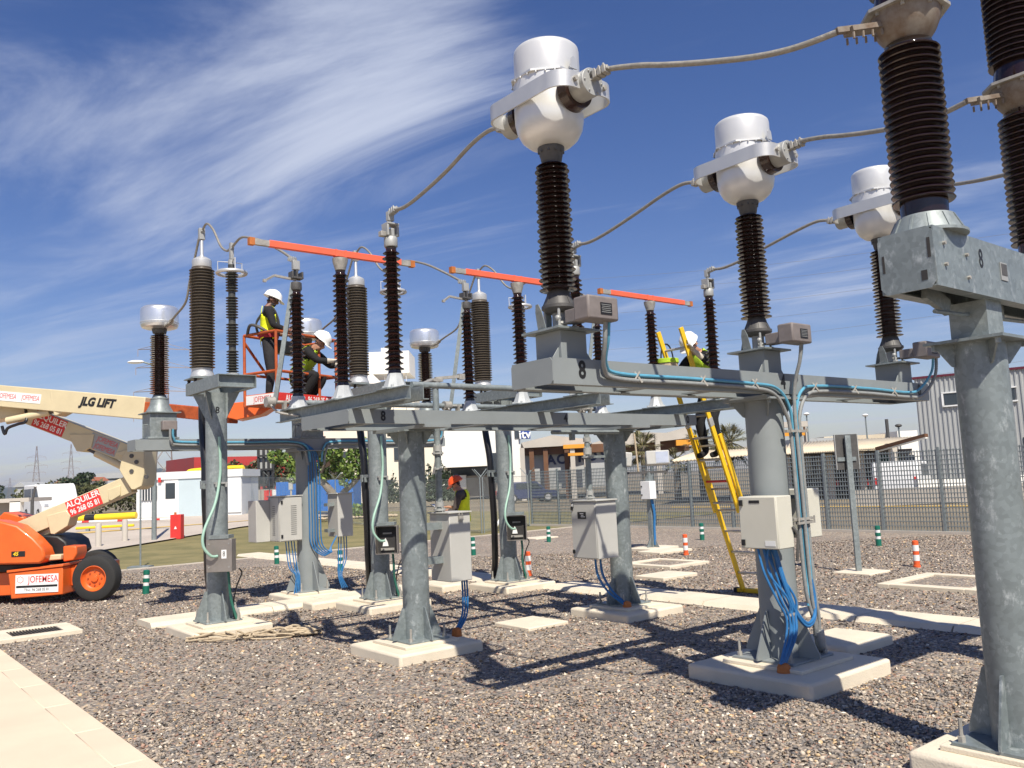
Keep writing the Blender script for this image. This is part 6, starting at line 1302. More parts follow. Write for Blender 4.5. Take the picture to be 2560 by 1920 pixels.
striped('barrier_arm', 'white barrier arm with red bands across the road', (-18.929, 36.500, 0.684), (-14.448, 36.500, 0.632), .045, ('white', 'white', 'red', 'white', 'white'), 15, 'barrier', (1.0,))
striped('pipe_barrier', 'thick yellow pipe with a black band beyond the road', (-19.648, 38.500, 0.775), (-16.928, 38.500, 0.810), .145, ('yellow_pipe', 'black', 'yellow_pipe', 'yellow_pipe', 'yellow_pipe', 'yellow_pipe'), 6, 'pipe', (.1, .95))
striped('yellow_rail', 'low yellow rail lying along the road', (-16.552, 32.500, 0.554), (-14.379, 32.500, 0.574), .05, ('yellow_pipe',), 1, 'rail', (.2, .8))

# guard cabin
CY = 40.3; cb_ = thing('guard_cabin', 'white prefabricated guard cabin with a half-glazed door', 'cabin', (-15.2, CY, .57))
bx2((-17.724, 40.300, 2.585), (-12.809, 40.300, 0.439), 2.6, 'wall', 'panel_white', cb_)
bx2((-15.779, 40.300, 2.459), (-14.389, 40.300, 0.547), .04, 'wall_panel', 'panel_blue', cb_, 0, -.043); bx2((-14.246, 40.300, 2.427), (-13.459, 40.300, 0.542), .04, 'wall_panel', 'panel_blue', cb_, 0, -.043)
bx2((-17.780, 40.300, 2.699), (-12.732, 40.300, 2.358), 2.8, 'roof', 'panel_white', cb_, 0, -.1)
dr = bx2((-16.415, 40.300, 2.395), (-15.747, 40.300, 0.590), .05, 'door', 'white', cb_, 0, -.053); bx2((-16.340, 40.300, 2.188), (-15.894, 40.300, 1.463), .02, 'pane', 'glass', dr if False else cb_, 0, -.075)
wn_ = bx2((-17.461, 40.300, 2.090), (-16.751, 40.300, 1.428), .05, 'window', 'glass', cb_, 0, -.053)
for k in range(6):
    q = Vector((-17.424, 40.300, 2.088)).lerp(Vector((-16.770, 40.300, 2.059)), k/5); b = MB(); o = Vector(cb_.location); b.box((q.x-o.x, q.y-.08-o.y, q.z-.32-o.z), (.03, .03, .66)); b.build('window_bar', M['white'], cb_)
bx2((-13.442, 40.300, 2.390), (-12.825, 40.300, 0.697), .05, 'side_door', 'panel_white', cb_, .01, -.055)
b = MB(); o = Vector(cb_.location); q = Vector((-16.602, 40.300, 2.348))-o; b.box((q.x, q.y-.06, q.z), (.13, .1, .22)); b.build('alarm_box', M['red'], cb_)
yf = thing('yellow_gate_frame', 'yellow tubular height frame standing behind the guard cabin', 'frame', (-13.5, 43.5, .6)); o = Vector(yf.location)
b = MB(); b.tube(cat([Vector((-16.486, 43.500, 2.680))-o, Vector((-16.223, 43.500, 2.788))-o, Vector((-13.900, 43.500, 2.843))-o, Vector((-13.781, 43.500, 2.617))-o, Vector((-13.764, 43.500, 0.518))-o], 6), .12, 12); b.build('tube', M['yellow_pipe'], yf)

# van on the road, half hidden by the boom
def vehicle(name, label, loc, rz, L, W, H, body, prof, glass, wheels, category='van'):
    t = thing(name, label, category, loc, rz)
    b = MB(); b.prism(prof, -W/2, W/2, Matrix(((1, 0, 0, 0), (0, 0, 1, 0), (0, 1, 0, 0), (0, 0, 0, 1)))); b.build('body', M[body], t, bevel=.06)
    for g_ in glass:
        for s in (-1, 1): b = MB(); b.prism(g_, s*(W/2+.003), s*(W/2+.012), Matrix(((1, 0, 0, 0), (0, 0, 1, 0), (0, 1, 0, 0), (0, 0, 0, 1)))); b.build('side_window', M['glass'], t)
    for x in wheels:
        for s in (-1, 1):
            w = Matrix.Translation((x, s*(W/2-.08), .32)) @ Matrix.Rotation(R(90), 4, 'X'); b = MB(); b.lathe([(.2, -.11), (.30, -.11), (.32, -.08), (.32, .08), (.30, .11), (.2, .11), (.2, -.11)], 24, w, cap=False); wh = b.build('wheel', M['rubber'], t); b = MB(); b.lathe([(.2, -.112), (.2, .112)], 20, w); b.build('rim', M['alu'], wh)
    for s in (-1, 1): b = MB(); b.box((L/2-.02, s*(W/2-.2), H*.42), (.05, .2, .14)); b.build('headlight', M['alu_clean'], t); b = MB(); b.box((-L/2+.01, s*(W/2-.12), H*.5), (.04, .12, .3)); b.build('tail_light', M['red'], t)
    return t
vehicle('van', 'white van with dark side windows parked beyond the orange hoods of the lift', ((-24.753, 46.000, 0.810)[0], 46.0, .6), R(-50), 4.6, 1.8, 1.9, 'white', [(-2.3, .3), (2.25, .3), (2.3, .8), (1.75, 1.05), (1.15, 1.75), (.9, 1.88), (-2.2, 1.9), (-2.3, 1.6)], [[(-2.1, 1.15), (-.35, 1.15), (-.35, 1.68), (-2.1, 1.68)], [(-.2, 1.15), (1.45, 1.1), (1.0, 1.66), (-.2, 1.68)]], (-1.5, 1.45))
gs = thing('gate_shelter', 'flat-roofed concrete shelter with a white wall behind the lift', 'shelter', (-24.5, 40, .6))
bx2((-25.019, 40.000, 1.811), (-22.571, 40.000, 1.626), 2, 'roof', 'beam_grey', gs); bx2((-23.460, 40.000, 1.666), (-22.964, 40.000, 0.802), .3, 'wall', 'white_wall', gs); bx2((-25.018, 40.000, 1.737), (-23.740, 40.000, 0.837), .3, 'wall', 'conc_wall', gs, 0, 1.0); bx2((-23.736, 40.000, 1.532), (-23.482, 40.000, 0.825), .3, 'gate_panel', 'sign_blue', gs, 0, .6)
sp_ = thing('light_pole', 'short dark pole with a small lamp near the shelter', 'light pole', ((-20.728, 37.000, 0.842)[0], 37, .6)); b = MB(); b.cyl((0, 0, 0), (0, 0, 1.1), .07, 8); b.cyl((0, 0, 1.05), (.12, 0, 1.65), .05, 8); b.build('mast', M['dark_iron'], sp_); b = MB(); b.sphere((.13, 0, 1.68), .06); b.build('lamp', M['white'], sp_)

# red warehouse, dark glazed tower, concrete wall, blue container
rw = house('warehouse', 'long red-clad warehouse behind the guard cabin', 'building', (-30, 72, .6)); o = Vector(rw.location)
A, B, D_ = Vector((-26.101, 70.000, 4.583)), Vector((-15.852, 70.000, 4.277)), Vector((-33.245, 82.000, 4.865))
b = MB(); b.add([A-o, B-o, Vector((B.x, B.y, 0))-o, Vector((A.x, A.y, 0))-o], [(0, 1, 2, 3)]); b.add([D_-o, A-o, Vector((A.x, A.y, 0))-o, Vector((D_.x, D_.y, 0))-o], [(0, 1, 2, 3)]); b.add([D_-o, A-o, B-o, Vector((B.x, 82, B.z))-o], [(0, 1, 2, 3)]); b.build('wall', M['red_clad'], rw, recalc=False)
for k in range(40):
    q = A.lerp(B, (k+.5)/40)-o; b = MB(); b.box((q.x, q.y-.02, q.z/2-o.z/2-.1), (.05, .04, q.z)); b.build('cladding_rib', M['red_clad'], rw)
gt = house('glazed_tower', 'dark steel framed stair tower with grey glazing in front of the red warehouse', 'building', (-15.2, 50, .6))
bx2((-14.919, 50.000, 4.016), (-14.064, 50.000, 3.652), 1.2, 'top_glazing', 'corrug', gt, 0, .15)
for px_ in ((-14.900, 50.000, 3.690), (-14.598, 50.000, 3.676), (-14.319, 50.000, 3.663), (-14.064, 50.000, 3.652)):
    b = MB(); b.box((px_[0]+15.2, 0, 1.6), (.13, .13, 3.8)); b.build('column', M['frame_dark'], gt)
for (t0, t1) in ((1138, 1141), (1172, 1175), (1208, 1211)): pass
for A, B in (((-14.923, 50.000, 3.691), (-14.042, 50.000, 3.581)), ((-14.934, 50.000, 2.905), (-14.053, 50.000, 2.795)), ((-14.946, 50.000, 1.983), (-14.067, 50.000, 1.874))): bx2(A, B, .12, 'crossbeam', 'frame_dark', gt, 0, -.13)
bx2((-14.878, 50.000, 3.619), (-14.099, 50.000, 2.867), .05, 'pane', 'corrug', gt, 0, .1); bx2((-14.888, 50.000, 2.833), (-14.112, 50.000, 1.991), .05, 'pane', 'glass', gt, 0, .1)
cw = thing('concrete_wall', 'low grey concrete panel wall below the hedge', 'wall', (-17, 48, .6))
for k in range(7):
    A = Vector((-15.285, 48.000, 1.703)).lerp(Vector((-13.351, 48.000, 1.704)), k/7); B = Vector((-15.298, 48.000, 0.472)).lerp(Vector((-13.370, 48.000, 0.472)), (k+.95)/7); bx2(A, B, .12, 'wall_panel', 'conc_wall', cw)
ct_ = thing('container', 'bright blue shipping container behind the plane tree', 'container', (-9.3, 46, .6)); A, B = Vector((-12.790, 46.000, 2.040)), Vector((-8.698, 46.000, 0.293)); o = Vector(ct_.location)
bx2(A, B, 2.4, 'body', 'container', ct_)
rb = MB(); rb.box((0, 0, 0), (.05, .05, abs(A.z-B.z)-.12)); rme = rb.mesh('side_rib', M['container'])
for k in range(30): mobj('side_rib', rme, ct_, (A.x+(k+.5)*(B.x-A.x)/30-o.x, A.y-.026-o.y, (A.z+B.z)/2-o.z))
eb = thing('electric_box', 'small grey electric box on a post before the blue container', 'box', ((-11.478, 44.000, 0.898)[0], 44, .6)); b = MB(); b.box((0, 0, 1.3), (.2, .15, .55)); b.build('box', M['cab_grey'], eb); b = MB(); b.cyl((0, 0, 0), (0, 0, 1.02), .05, 8); b.build('post', M['beam_grey'], eb)
rs = thing('sign_board', 'small red sign board on the concrete wall', 'sign', ((-13.718, 47.700, 1.111)[0], 47.7, 1.0)); b = MB(); b.box((0, 0, .35), (.42, .03, .58)); b.build('board', M['red'], rs); b = MB(); b.box((.38, 0, .5), (.25, .03, .3)); b.build('plate', M['white'], rs)

# plane tree
pt = thing('plane_tree', 'pollarded plane tree with a forked mottled trunk behind the chain-link fence', 'tree', (-7.95, 38.3, .36)); o = Vector(pt.location)
def L_(p): return Vector(p)-o
b = MB(); b.tube(cat([L_((-7.919, 38.300, 0.306)), L_((-7.977, 38.300, 0.869)), L_((-8.092, 38.300, 1.260)), L_((-8.436, 38.300, 1.733)), L_((-8.717, 38.400, 2.063)), L_((-8.957, 38.400, 2.535))], 5), [.24-.13*k/25 for k in range(26)], 12)
b.tube(cat([L_((-7.901, 38.300, 1.076)), L_((-7.589, 38.200, 1.450)), L_((-7.173, 38.100, 1.782)), L_((-6.865, 38.000, 2.084))], 5), [.16-.08*k/15 for k in range(16)], 10)
for q in (((-8.436, 38.300, 1.733), (-9.299, 38.600, 2.107), (-9.842, 38.800, 2.580)), ((-8.717, 38.400, 2.063), (-8.402, 38.000, 2.680), (-8.100, 37.800, 3.188)), ((-7.173, 38.100, 1.782), (-7.267, 38.300, 2.368), (-7.057, 38.500, 2.984)), ((-8.957, 38.400, 2.535), (-9.987, 38.900, 2.948), (-10.699, 39.200, 3.168)), ((-6.865, 38.000, 2.084), (-6.381, 37.800, 2.410), (-6.072, 37.600, 2.915))): b.tube(cat([L_(k) for k in q], 5), [.085-.05*k/10 for k in range(11)], 8)
b.build('trunk', M['bark'], pt)
leaves('crown', 'leaf', [((L_(c)), (r, r*1.1, r*.85)) for c, r in (((-10.881, 39.200, 3.176), .42), ((-10.285, 39.000, 2.963), .42), ((-9.786, 38.800, 2.667), .4), ((-9.976, 38.800, 2.138), .3), ((-8.644, 38.200, 3.403), .55), ((-8.880, 38.400, 2.797), .45), ((-8.030, 37.800, 3.185), .5), ((-7.775, 38.200, 2.567), .45), ((-8.424, 38.300, 2.244), .35), ((-7.021, 38.500, 2.982), .55), ((-7.143, 38.100, 2.272), .45), ((-6.268, 37.700, 2.752), .55), ((-6.126, 37.800, 2.137), .4), ((-10.691, 39.200, 3.623), .25), ((-6.811, 38.400, 3.504), .4), ((-7.575, 38.000, 1.854), .25), ((-5.914, 37.800, 3.439), .4))], 4200, .10, pt)
sh_ = thing('shrub', 'low leafy shrub with a ring of stones at the foot of the plane tree', 'shrub', (-6.9, 37.2, .35)); leaves('foliage', 'leaf', [((0, 0, .25), (.9, .5, .3)), ((.8, 0, .2), (.5, .4, .25))], 500, .10, sh_)
b = MB(); g_ = random.Random(4)
for k in range(60): b.sphere((g_.uniform(-1.6, 1.9), g_.uniform(-1.2, -.5), .04), g_.uniform(.06, .13), 6, 4, (1, 1, .6))
tag(b.build('rockery', M['rope'], None, (-6.9, 36.6, .34)), 'pile of reddish stones round the plane tree', 'stones', None, 'stuff')

# other trees and hedges
def conifer(label, A, zb, w, n, m='leaf_dark', group=None, seed=1):
    h = A[2]-zb; t = thing('conifer', label, 'tree', (A[0], A[1], zb), 0, group); b = MB(); b.cyl((0, 0, 0), (0, 0, h*.9), .09*h/4, 8, .02); b.build('trunk', M['bark'], t)
    leaves('crown', m, [((0, 0, h*(.12+.8*k/7)), (w*(1.05-.95*k/7), w*(1.05-.95*k/7), h*.10)) for k in range(8)], n, .045*h, t, None, seed)
conifer('dark conifer beside the drive shaft in front of the white wall', (-5.281, 60.000, 3.746), .3, 1.0, 900, 'leaf_dark', 'conifers', 1)
conifer('smaller dark conifer left of the drive shaft', (-6.181, 61.000, 3.253), .3, .8, 700, 'leaf_dark', 'conifers', 2)
conifer('small dark conifer between pole and column against the cream building', (-8.834, 62.000, 2.679), .3, .7, 600, 'leaf_dark', 'conifers', 3)
conifer('short dark conifer at the right of the drive shaft', (-4.566, 60.000, 2.742), .3, .6, 500, 'leaf_dark', 'conifers', 4)
def round_tree(label, A, zb, w, n, m, seed, name='tree'):
    h = A[2]-zb; t = thing(name, label, 'tree', (A[0], A[1], zb)); b = MB(); b.cyl((0, 0, 0), (0, 0, h*.6), w*.09, 8, w*.04)
    g2 = random.Random(seed)
    for k in range(6): a = k*1.05; b.cyl((0, 0, h*.4), (w*.6*math.cos(a), w*.6*math.sin(a), h*(.6+.2*g2.random())), w*.035, 6, w*.012)
    b.build('trunk', M['bark'], t); bl_ = [((g2.uniform(-.5, .5)*w, g2.uniform(-.5, .5)*w, h*g2.uniform(.3, .85)), (w*g2.uniform(.3, .5),)*2+(h*g2.uniform(.10, .18),)) for k in range(14)]; leaves('crown', m, bl_, n, .05*h, t, None, seed)
round_tree('dark rounded evergreen beyond the cream lower boom', (-48.625, 95.000, 4.780), .6, 2.2, 1600, 'leaf_dark', 3)
round_tree('small dark evergreen left of the blue-grey building', (-46.322, 95.000, 3.710), .6, 1.4, 900, 'leaf_dark', 4)
round_tree('bare reddish tree beside the dark evergreen', (-40.845, 75.000, 2.883), .6, 1.3, 500, 'twig', 5)
round_tree('dark tree trunk top at the far left skyline', (-54.034, 90.000, 3.648), .6, 1.0, 500, 'leaf_dark', 6)
leaves('hedge', 'leaf_olive', [(((-29.186, 60.000, 1.182)[0]+(k-5)*1.0, 60, 1.7), (1.0, .8, .9+.2*(k % 3))) for k in range(12)], 3000, .16); tag(bpy.data.objects['hedge'], 'olive green hedge along the street beyond the boom lift', 'hedge', None, 'stuff')
h2 = leaves('hedge', 'leaf_olive', [(((-18.941, 56.000, 2.432)[0]+k*.75, 56, 2.6+.3*(k % 2)), (.7, .5, .8)) for k in range(7)], 2200, .14); tag(h2, 'brown-green hedge above the concrete wall beside the cabin', 'hedge', None, 'stuff')
h3 = leaves('hedge', 'leaf_olive', [(((-14.456, 52.000, 2.234)[0]+k*.8, 52, 2.0), (.7, .5, .5)) for k in range(6)], 1200, .12); tag(h3, 'green hedge seen over the blue container', 'hedge', None, 'stuff')
def palm(label, A, zb, n, s, seed):
    t = thing('palm_tree', label, 'palm', (A[0], A[1], zb), 0, 'palm trees'); h = A[2]-zb; g2 = random.Random(seed); b = MB(); b.cyl((0, 0, 0), (0, 0, h), .2, 10, .16); b.build('trunk', M['bark'], t)
    fr = MB()
    for k in range(n):
        az = g2.uniform(0, 6.28); el = g2.uniform(-.9, 1.3); d = Vector((math.cos(az)*math.cos(el), math.sin(az)*math.cos(el), math.sin(el))); L = s*g2.uniform(.75, 1.1); c0 = Vector((0, 0, h)); sd2 = d.cross(Vector((0, 0, 1))).normalized()
        stem = [c0+d*L*q-Vector((0, 0, .35*q*q*L)) for q in (0, .35, .6)]; fr.tube(stem, .02, 3, False); e = stem[-1]
        for j in range(11):
            a = R(-75+15*j); dd_ = (d*math.cos(a)+sd2*math.sin(a)).normalized(); w2 = dd_.cross(Vector((0, 0, 1))).normalized()*.03; tip = e+dd_*L*.5-Vector((0, 0, .14*L)); m2 = e+dd_*L*.25
            fr.add([e, m2+w2, tip, m2-w2], [(0, 1, 2, 3)])
    fr.build('crown', M['palm_leaf'], t, recalc=False)
palm('fan palm rising behind the tall yellow ladder foot and the thick column', (12.978, 52.000, 3.268), 0, 70, 1.5, 1); palm('fan palm behind the box floodlights', (7.415, 50.000, 3.205), 0, 60, 1.25, 2); palm('fan palm crown partly hidden by the person on the ladder', (11.387, 53.000, 3.383), 0, 40, 1.2, 3); palm('small fan palm low behind the wide floodlight', (9.284, 50.000, 2.310), 0, 36, 1.0, 4)

# cream building with the white volume and the raised white box
wb = house('factory', 'cream and white factory with a windowless white hall and a raised white box', 'building', (-10, 78, 0))
bx2((-20.495, 80.000, 6.844), (-7.475, 80.000, -1.421), 8, 'cream_block', 'cream_wall', wb); bx2((-6.899, 76.000, 6.328), (-1.382, 76.000, 2.902), 9, 'white_hall', 'white_wall', wb)
bx2((-7.034, 77.000, 3.175), (-6.175, 77.000, 1.292), 3, 'ground_wall', 'white_wall', wb); bx2((-6.265, 79.000, 3.172), (-1.476, 79.000, 2.043), 1, 'dark_recess', 'glass', wb); bx2((-2.460, 75.900, 4.003), (-1.446, 75.900, 1.400), .3, 'glazing', 'glass', wb, 0, -.05); bx2((-6.427, 77.000, 2.189), (-4.507, 77.000, 1.110), 1, 'ground_wall', 'white_wall', wb, 0, .5); bx2((-4.526, 78.000, 2.105), (-1.539, 78.000, 0.178), 1, 'ground_wall', 'conc_wall', wb)
for A, B in (((-19.204, 80.000, 6.114), (-18.104, 80.000, 5.246)), ((-16.977, 80.000, 5.715), (-15.498, 80.000, 5.276)), ((-16.809, 80.000, 4.890), (-15.601, 80.000, 4.094)), ((-9.535, 80.000, 5.486), (-8.922, 80.000, 3.789)), ((-11.214, 80.000, 5.377), (-10.591, 80.000, 3.865)), ((-12.240, 80.000, 2.094), (-11.360, 80.000, 0.584)), ((-10.205, 80.000, 2.002), (-9.329, 80.000, 0.492))): bx2(A, B, .1, 'window', 'glass', wb, 0, -.12)
for k in range(4):
    A = Vector((-16.751, 79.800, 3.957)).lerp(Vector((-14.382, 79.800, 3.849)), k/3); b = MB(); o = Vector(wb.location); b.bar(A-o, A-o+Vector((1.6, 0, -1.9)), .12, .12); b.bar(A-o+Vector((1.6, 0, 0)), A-o+Vector((0, 0, -1.9)), .12, .12); b.build('brace', M['white'], wb)
bx2((-13.691, 80.000, 14.408), (-9.803, 80.000, 12.254), 5, 'raised_box', 'white_wall', wb, 0, 2.0); bx2((-12.621, 80.000, 14.930), (-11.583, 80.000, 14.311), 3, 'raised_box_top', 'white_wall', wb, 0, 3)
for A, B in (((-12.204, 80.000, 12.364), (-12.225, 80.000, 6.466)), ((-10.140, 80.000, 12.269), (-10.177, 80.000, 6.372)), ((-11.379, 80.000, 12.326), (-11.443, 80.000, 6.430))): bx2(A, B, .2, 'leg', 'white', wb, 0, 2.2)
b = MB(); o = Vector(wb.location); A = Vector((-14.011, 80.000, 12.258))-o; B = Vector((-12.008, 80.000, 10.089))-o; b.bar(A+Vector((0, 2.5, 0)), B+Vector((0, 2.5, 0)), 1.2, 1.0); b.build('chute', M['white_wall'], wb)
bx2((-15.002, 80.000, 10.227), (-9.507, 80.000, 6.341), 5, 'cream_block', 'cream_wall', wb, 0, 2.6); bx2((-14.081, 80.000, 9.620), (-12.627, 80.000, 8.053), .1, 'window', 'glass', wb, 0, 2.45)

# inspection building with its blue sign
iv = house('office_building', 'narrow white building carrying a blue sign with white letters', 'building', (1.8, 88, 0))
bx2((-0.682, 88.000, 7.184), (0.582, 88.000, 0.893), 6, 'wall', 'white_wall', iv); bx2((0.032, 88.000, 6.659), (0.483, 88.000, 5.778), .1, 'window', 'glass', iv, 0, -.12)
bx2((0.521, 88.000, 6.595), (1.623, 88.000, 5.644), .2, 'sign_panel', 'sign_blue', iv, 0, -.3); q = Vector((1.068, 87.600, 6.099))-Vector(iv.location); text('itv', 1.25, M['white'], iv, q, (1, 0, .045), (-.045, 0, 1), 'sign_lettering', bold=.03)

# open steel hall with the big letters
hl = house('steel_hall', 'open-sided steel hall with a grey gable roof and big navy letters on its rear wall', 'building', (8, 70, 0)); o = Vector(hl.location)
b = MB(); g1 = [(0.491, 65.000, 4.330), (2.842, 65.000, 4.797), (5.481, 65.000, 4.374), (5.830, 65.000, 4.117), (5.066, 65.000, 3.971), (0.684, 65.000, 3.929)]
b.prism([(p[0]-o.x, p[2]-o.z) for p in g1], 65-o.y, 82-o.y, XZ); b.build('roof', M['beam_grey'], hl)
b = MB(); g1 = [(5.916, 66.000, 4.094), (8.874, 66.000, 4.817), (11.627, 66.000, 4.630), (13.405, 66.000, 5.040), (13.345, 66.000, 4.153), (8.815, 66.000, 3.839), (5.889, 66.000, 3.605)]
b.prism([(p[0]-o.x, p[2]-o.z) for p in g1], 66-o.y, 80-o.y, XZ); b.build('roof', M['beam_grey'], hl)
bx2((0.631, 65.500, 4.010), (7.049, 65.500, 3.384), .5, 'fascia', 'rusty', hl, 0, .1); bx2((6.006, 67.000, 4.131), (13.575, 67.000, 3.226), 10, 'fascia', 'rusty', hl, 0, .1)
bx2((0.628, 66.200, 3.821), (7.279, 66.200, 0.770), .3, 'letter_wall', 'corrug', hl)
for px_, m_ in (((1.231, 65.400, 3.858), 'rusty'), ((2.292, 65.400, 3.810), 'rusty'), ((3.899, 65.400, 3.736), 'rusty'), ((4.277, 64.600, 3.811), 'beam_grey'), ((5.295, 64.600, 3.765), 'beam_grey'), ((10.751, 65.000, 4.526), 'beam_grey'), ((0.533, 65.000, 3.936), 'beam_grey')):
    b = MB(); b.box((px_[0]-o.x, px_[1]-o.y, px_[2]/2-o.z), (.35, .35, px_[2])); b.build('column', M[m_], hl)
bx2((3.610, 64.300, 4.010), (5.507, 64.300, 3.714), .5, 'crane_beam', 'crane', hl); bx2((3.942, 64.400, 3.372), (5.186, 64.400, 3.166), .4, 'crane_beam', 'crane', hl); bx2((12.356, 66.000, 4.045), (13.707, 66.000, 3.615), .5, 'crane_beam', 'crane', hl)
for s, px_ in zip('ACEROS', ((2.734, 66.150, 2.927), (3.502, 66.150, 2.954), (4.240, 66.150, 2.981), (5.072, 66.150, 3.035), (5.873, 66.150, 3.090), (6.766, 66.150, 3.141))): text(s, 1.0, M['navy'], hl, Vector(px_)-o, (1, 0, .04), (-.04, 0, 1), 'wall_letter', bold=.04)

# right-hand canopies, concrete gantry, corrugated warehouse
cn = house('canopy', 'long low canopy with a wavy cream sheet roof behind the mesh fence', 'canopy', (18, 45, 0)); o = Vector(cn.location)
def wavy(A, B, C_, D_, n, amp, name, m, parent):
    A, B, C_, D_ = [Vector(q) for q in (A, B, C_, D_)]; b = MB(); oo = Vector(parent.location); vs = []
    for k in range(n*4+1):
        t = k/(n*4); w = amp*math.sin(k*math.pi/2); vs += [A.lerp(B, t)-oo+Vector((0, 0, w)), D_.lerp(C_, t)-oo+Vector((0, 0, w))]
    b.add(vs, [(2*k, 2*k+2, 2*k+3, 2*k+1) for k in range(n*4)]); ob = b.build(name, M[m], parent); so = ob.modifiers.new('t', 'SOLIDIFY'); so.thickness = .06; return ob
wavy((12.441, 40.000, 2.263), (16.900, 40.000, 2.338), (24.432, 52.000, 3.058), (16.586, 52.000, 3.079), 40, .05, 'roof_sheet', 'roof_cream', cn)
wavy((7.964, 44.000, 2.199), (14.203, 44.000, 2.423), (17.462, 54.000, 2.973), (11.822, 54.000, 2.980), 34, .05, 'roof_sheet', 'roof_cream', cn)
b = MB(); b.bar(Vector((16.536, 39.500, 2.263))-o, Vector((17.665, 37.000, 2.708))-o, .2, .14); b.build('edge_beam', M['rusty'], cn); b = MB(); b.bar(Vector((16.599, 39.500, 2.150))-o, Vector((17.655, 37.000, 2.605))-o, .12, .06); b.build('edge_trim', M['white_wall'], cn)
for px_ in ((17.041, 39.000, 2.349), (13.149, 42.000, 2.154), (15.194, 42.000, 2.158), (16.754, 42.000, 2.184)):
    b = MB(); b.box((px_[0]-o.x, px_[1]-o.y, px_[2]/2-o.z), (.28, .28, px_[2])); b.build('column', M['beam_grey'], cn)
bx2((15.857, 51.000, 2.362), (23.424, 51.000, -0.071), .3, 'rear_wall', 'conc_wall', cn)
for A, B, m_ in (((15.474, 47.000, 2.180), (16.035, 47.000, 1.071), 'white_wall'), ((16.447, 47.000, 2.092), (16.728, 47.000, 1.040), 'white_wall'), ((19.502, 46.000, 2.012), (20.516, 46.000, 1.245), 'green_post'), ((18.763, 45.000, 1.977), (18.956, 45.000, 1.139), 'white_wall'), ((20.324, 45.000, 1.948), (20.788, 45.000, 1.366), 'corrug'), ((17.154, 46.000, 1.971), (17.688, 46.000, 0.781), 'rusty'), ((16.614, 46.000, 1.889), (16.947, 46.000, 0.815), 'corrug')): bx2(A, B, .2, 'stacked_panel', m_, cn)
lw = house('low_hall', 'long low pale hall on the skyline behind the canopy', 'building', (40, 95, 0)); bx2((30.770, 95.000, 4.592), (36.064, 95.000, 2.064), 8, 'wall', 'corrug', lw); bx2((34.807, 97.000, 4.769), (45.322, 97.000, 1.685), 8, 'wall', 'roof_cream', lw); bx2((41.746, 94.000, 4.917), (43.921, 94.000, 1.684), 6, 'wall', 'white_wall', lw)
gn = house('gantry', 'pale concrete portal frame with an orange crane beam', 'gantry', (22, 62, 0)); bx2((18.886, 62.000, 4.836), (21.162, 62.000, 4.442), .5, 'top_beam', 'beam_grey', gn); bx2((20.961, 62.000, 4.452), (21.019, 62.000, 2.035), .5, 'column', 'beam_grey', gn); bx2((18.975, 62.000, 4.139), (20.937, 62.000, 3.818), .3, 'crane_beam', 'crane', gn, 0, .1)
for (A, zb, lab, w) in (((27.254, 80.000, 6.412), 0, 'thin lamp mast with a white head left of the sign', 'white'), ((33.519, 82.000, 6.160), 0, 'thin lamp mast with a white head right of the sign', 'white'), ((31.228, 70.000, 4.532), 0, 'thin mast with a flat dark head above the low hall', 'dark_iron')):
    t = thing('lamp_mast', lab, 'lamp mast', (A[0], A[1], 0)); b = MB(); b.cyl((0, 0, 0), (0, 0, A[2]), .07, 6); b.build('mast', M['galv'], t); b = MB(); b.sphere((0, 0, A[2]), .28, 10, 6, (1, 1, .5)); b.build('head', M[w], t)
b = MB(); q = (25.975, 60.000, 4.604); b.cyl((0, 0, 0), (0, 0, q[2]), .12, 8); tag(b.build('flue_pipe', M['dark_iron'], None, (q[0], q[1], 0)), 'dark vertical pipe sticking up behind the canopy roof', 'pipe')
wh = house('warehouse', 'grey corrugated warehouse with burgundy trim and small windows', 'building', ((18.776, 40.000, 5.426)[0], 40, 0)); wh.rotation_euler = (0, 0, R(-36)); Hh = (18.776, 40.000, 5.426)[2]
b = MB(); b.box((8, 4, Hh/2), (16, 8, Hh)); b.build('wall', M['corrug'], wh)
rb = MB(); rb.prism([(-.05, 0), (-.03, -.045), (.03, -.045), (.05, 0)], .0, Hh); rme = rb.mesh('cladding_rib', M['corrug'])
for k in range(80): mobj('cladding_rib', rme, wh, (.1+k*.2, -.001, 0))
rb = MB(); rb.prism([(0, -.05), (-.045, -.03), (-.045, .03), (0, .05)], .0, Hh); rme = rb.mesh('cladding_rib', M['corrug'])
for k in range(20): mobj('cladding_rib', rme, wh, (-.001, .3+k*.4, 0))
b = MB(); b.box((8, 4, Hh+.04), (16.2, 8.2, .10)); b.build('trim', M['burgundy'], wh); b = MB(); b.box((11.5, -.055, Hh-2.0), (9, .04, .06)); b.build('trim', M['burgundy'], wh)
for x in (1.5, 2.6, 3.7):
    b = MB(); b.box((x, -.06, 4.35), (.62, .06, .52)); wd_ = b.build('window', M['glass'], wh); b = MB(); b.box((x-.36, -.08, 4.35), (.08, .1, .62)); b.box((x, -.08, 4.66), (.8, .1, .06)); b.box((x, -.08, 4.05), (.8, .1, .06)); b.build('frame', M['white'], wd_)
for x in (3.0, 4.6): b = MB(); b.box((x, -.06, 1.9), (.9, .06, 1.1)); b.build('window', M['glass'], wh)
lw2 = thing('low_wall', 'low white wall behind the right part of the mesh fence', 'wall', (17, 33, 0)); bx2((15.269, 33.000, 0.910), (20.142, 33.000, 0.205), .3, 'wall', 'white_wall', lw2); bx2((12.730, 33.000, 0.632), (20.422, 33.000, -0.004), .3, 'plinth', 'conc_wall', lw2, 0, -.05)
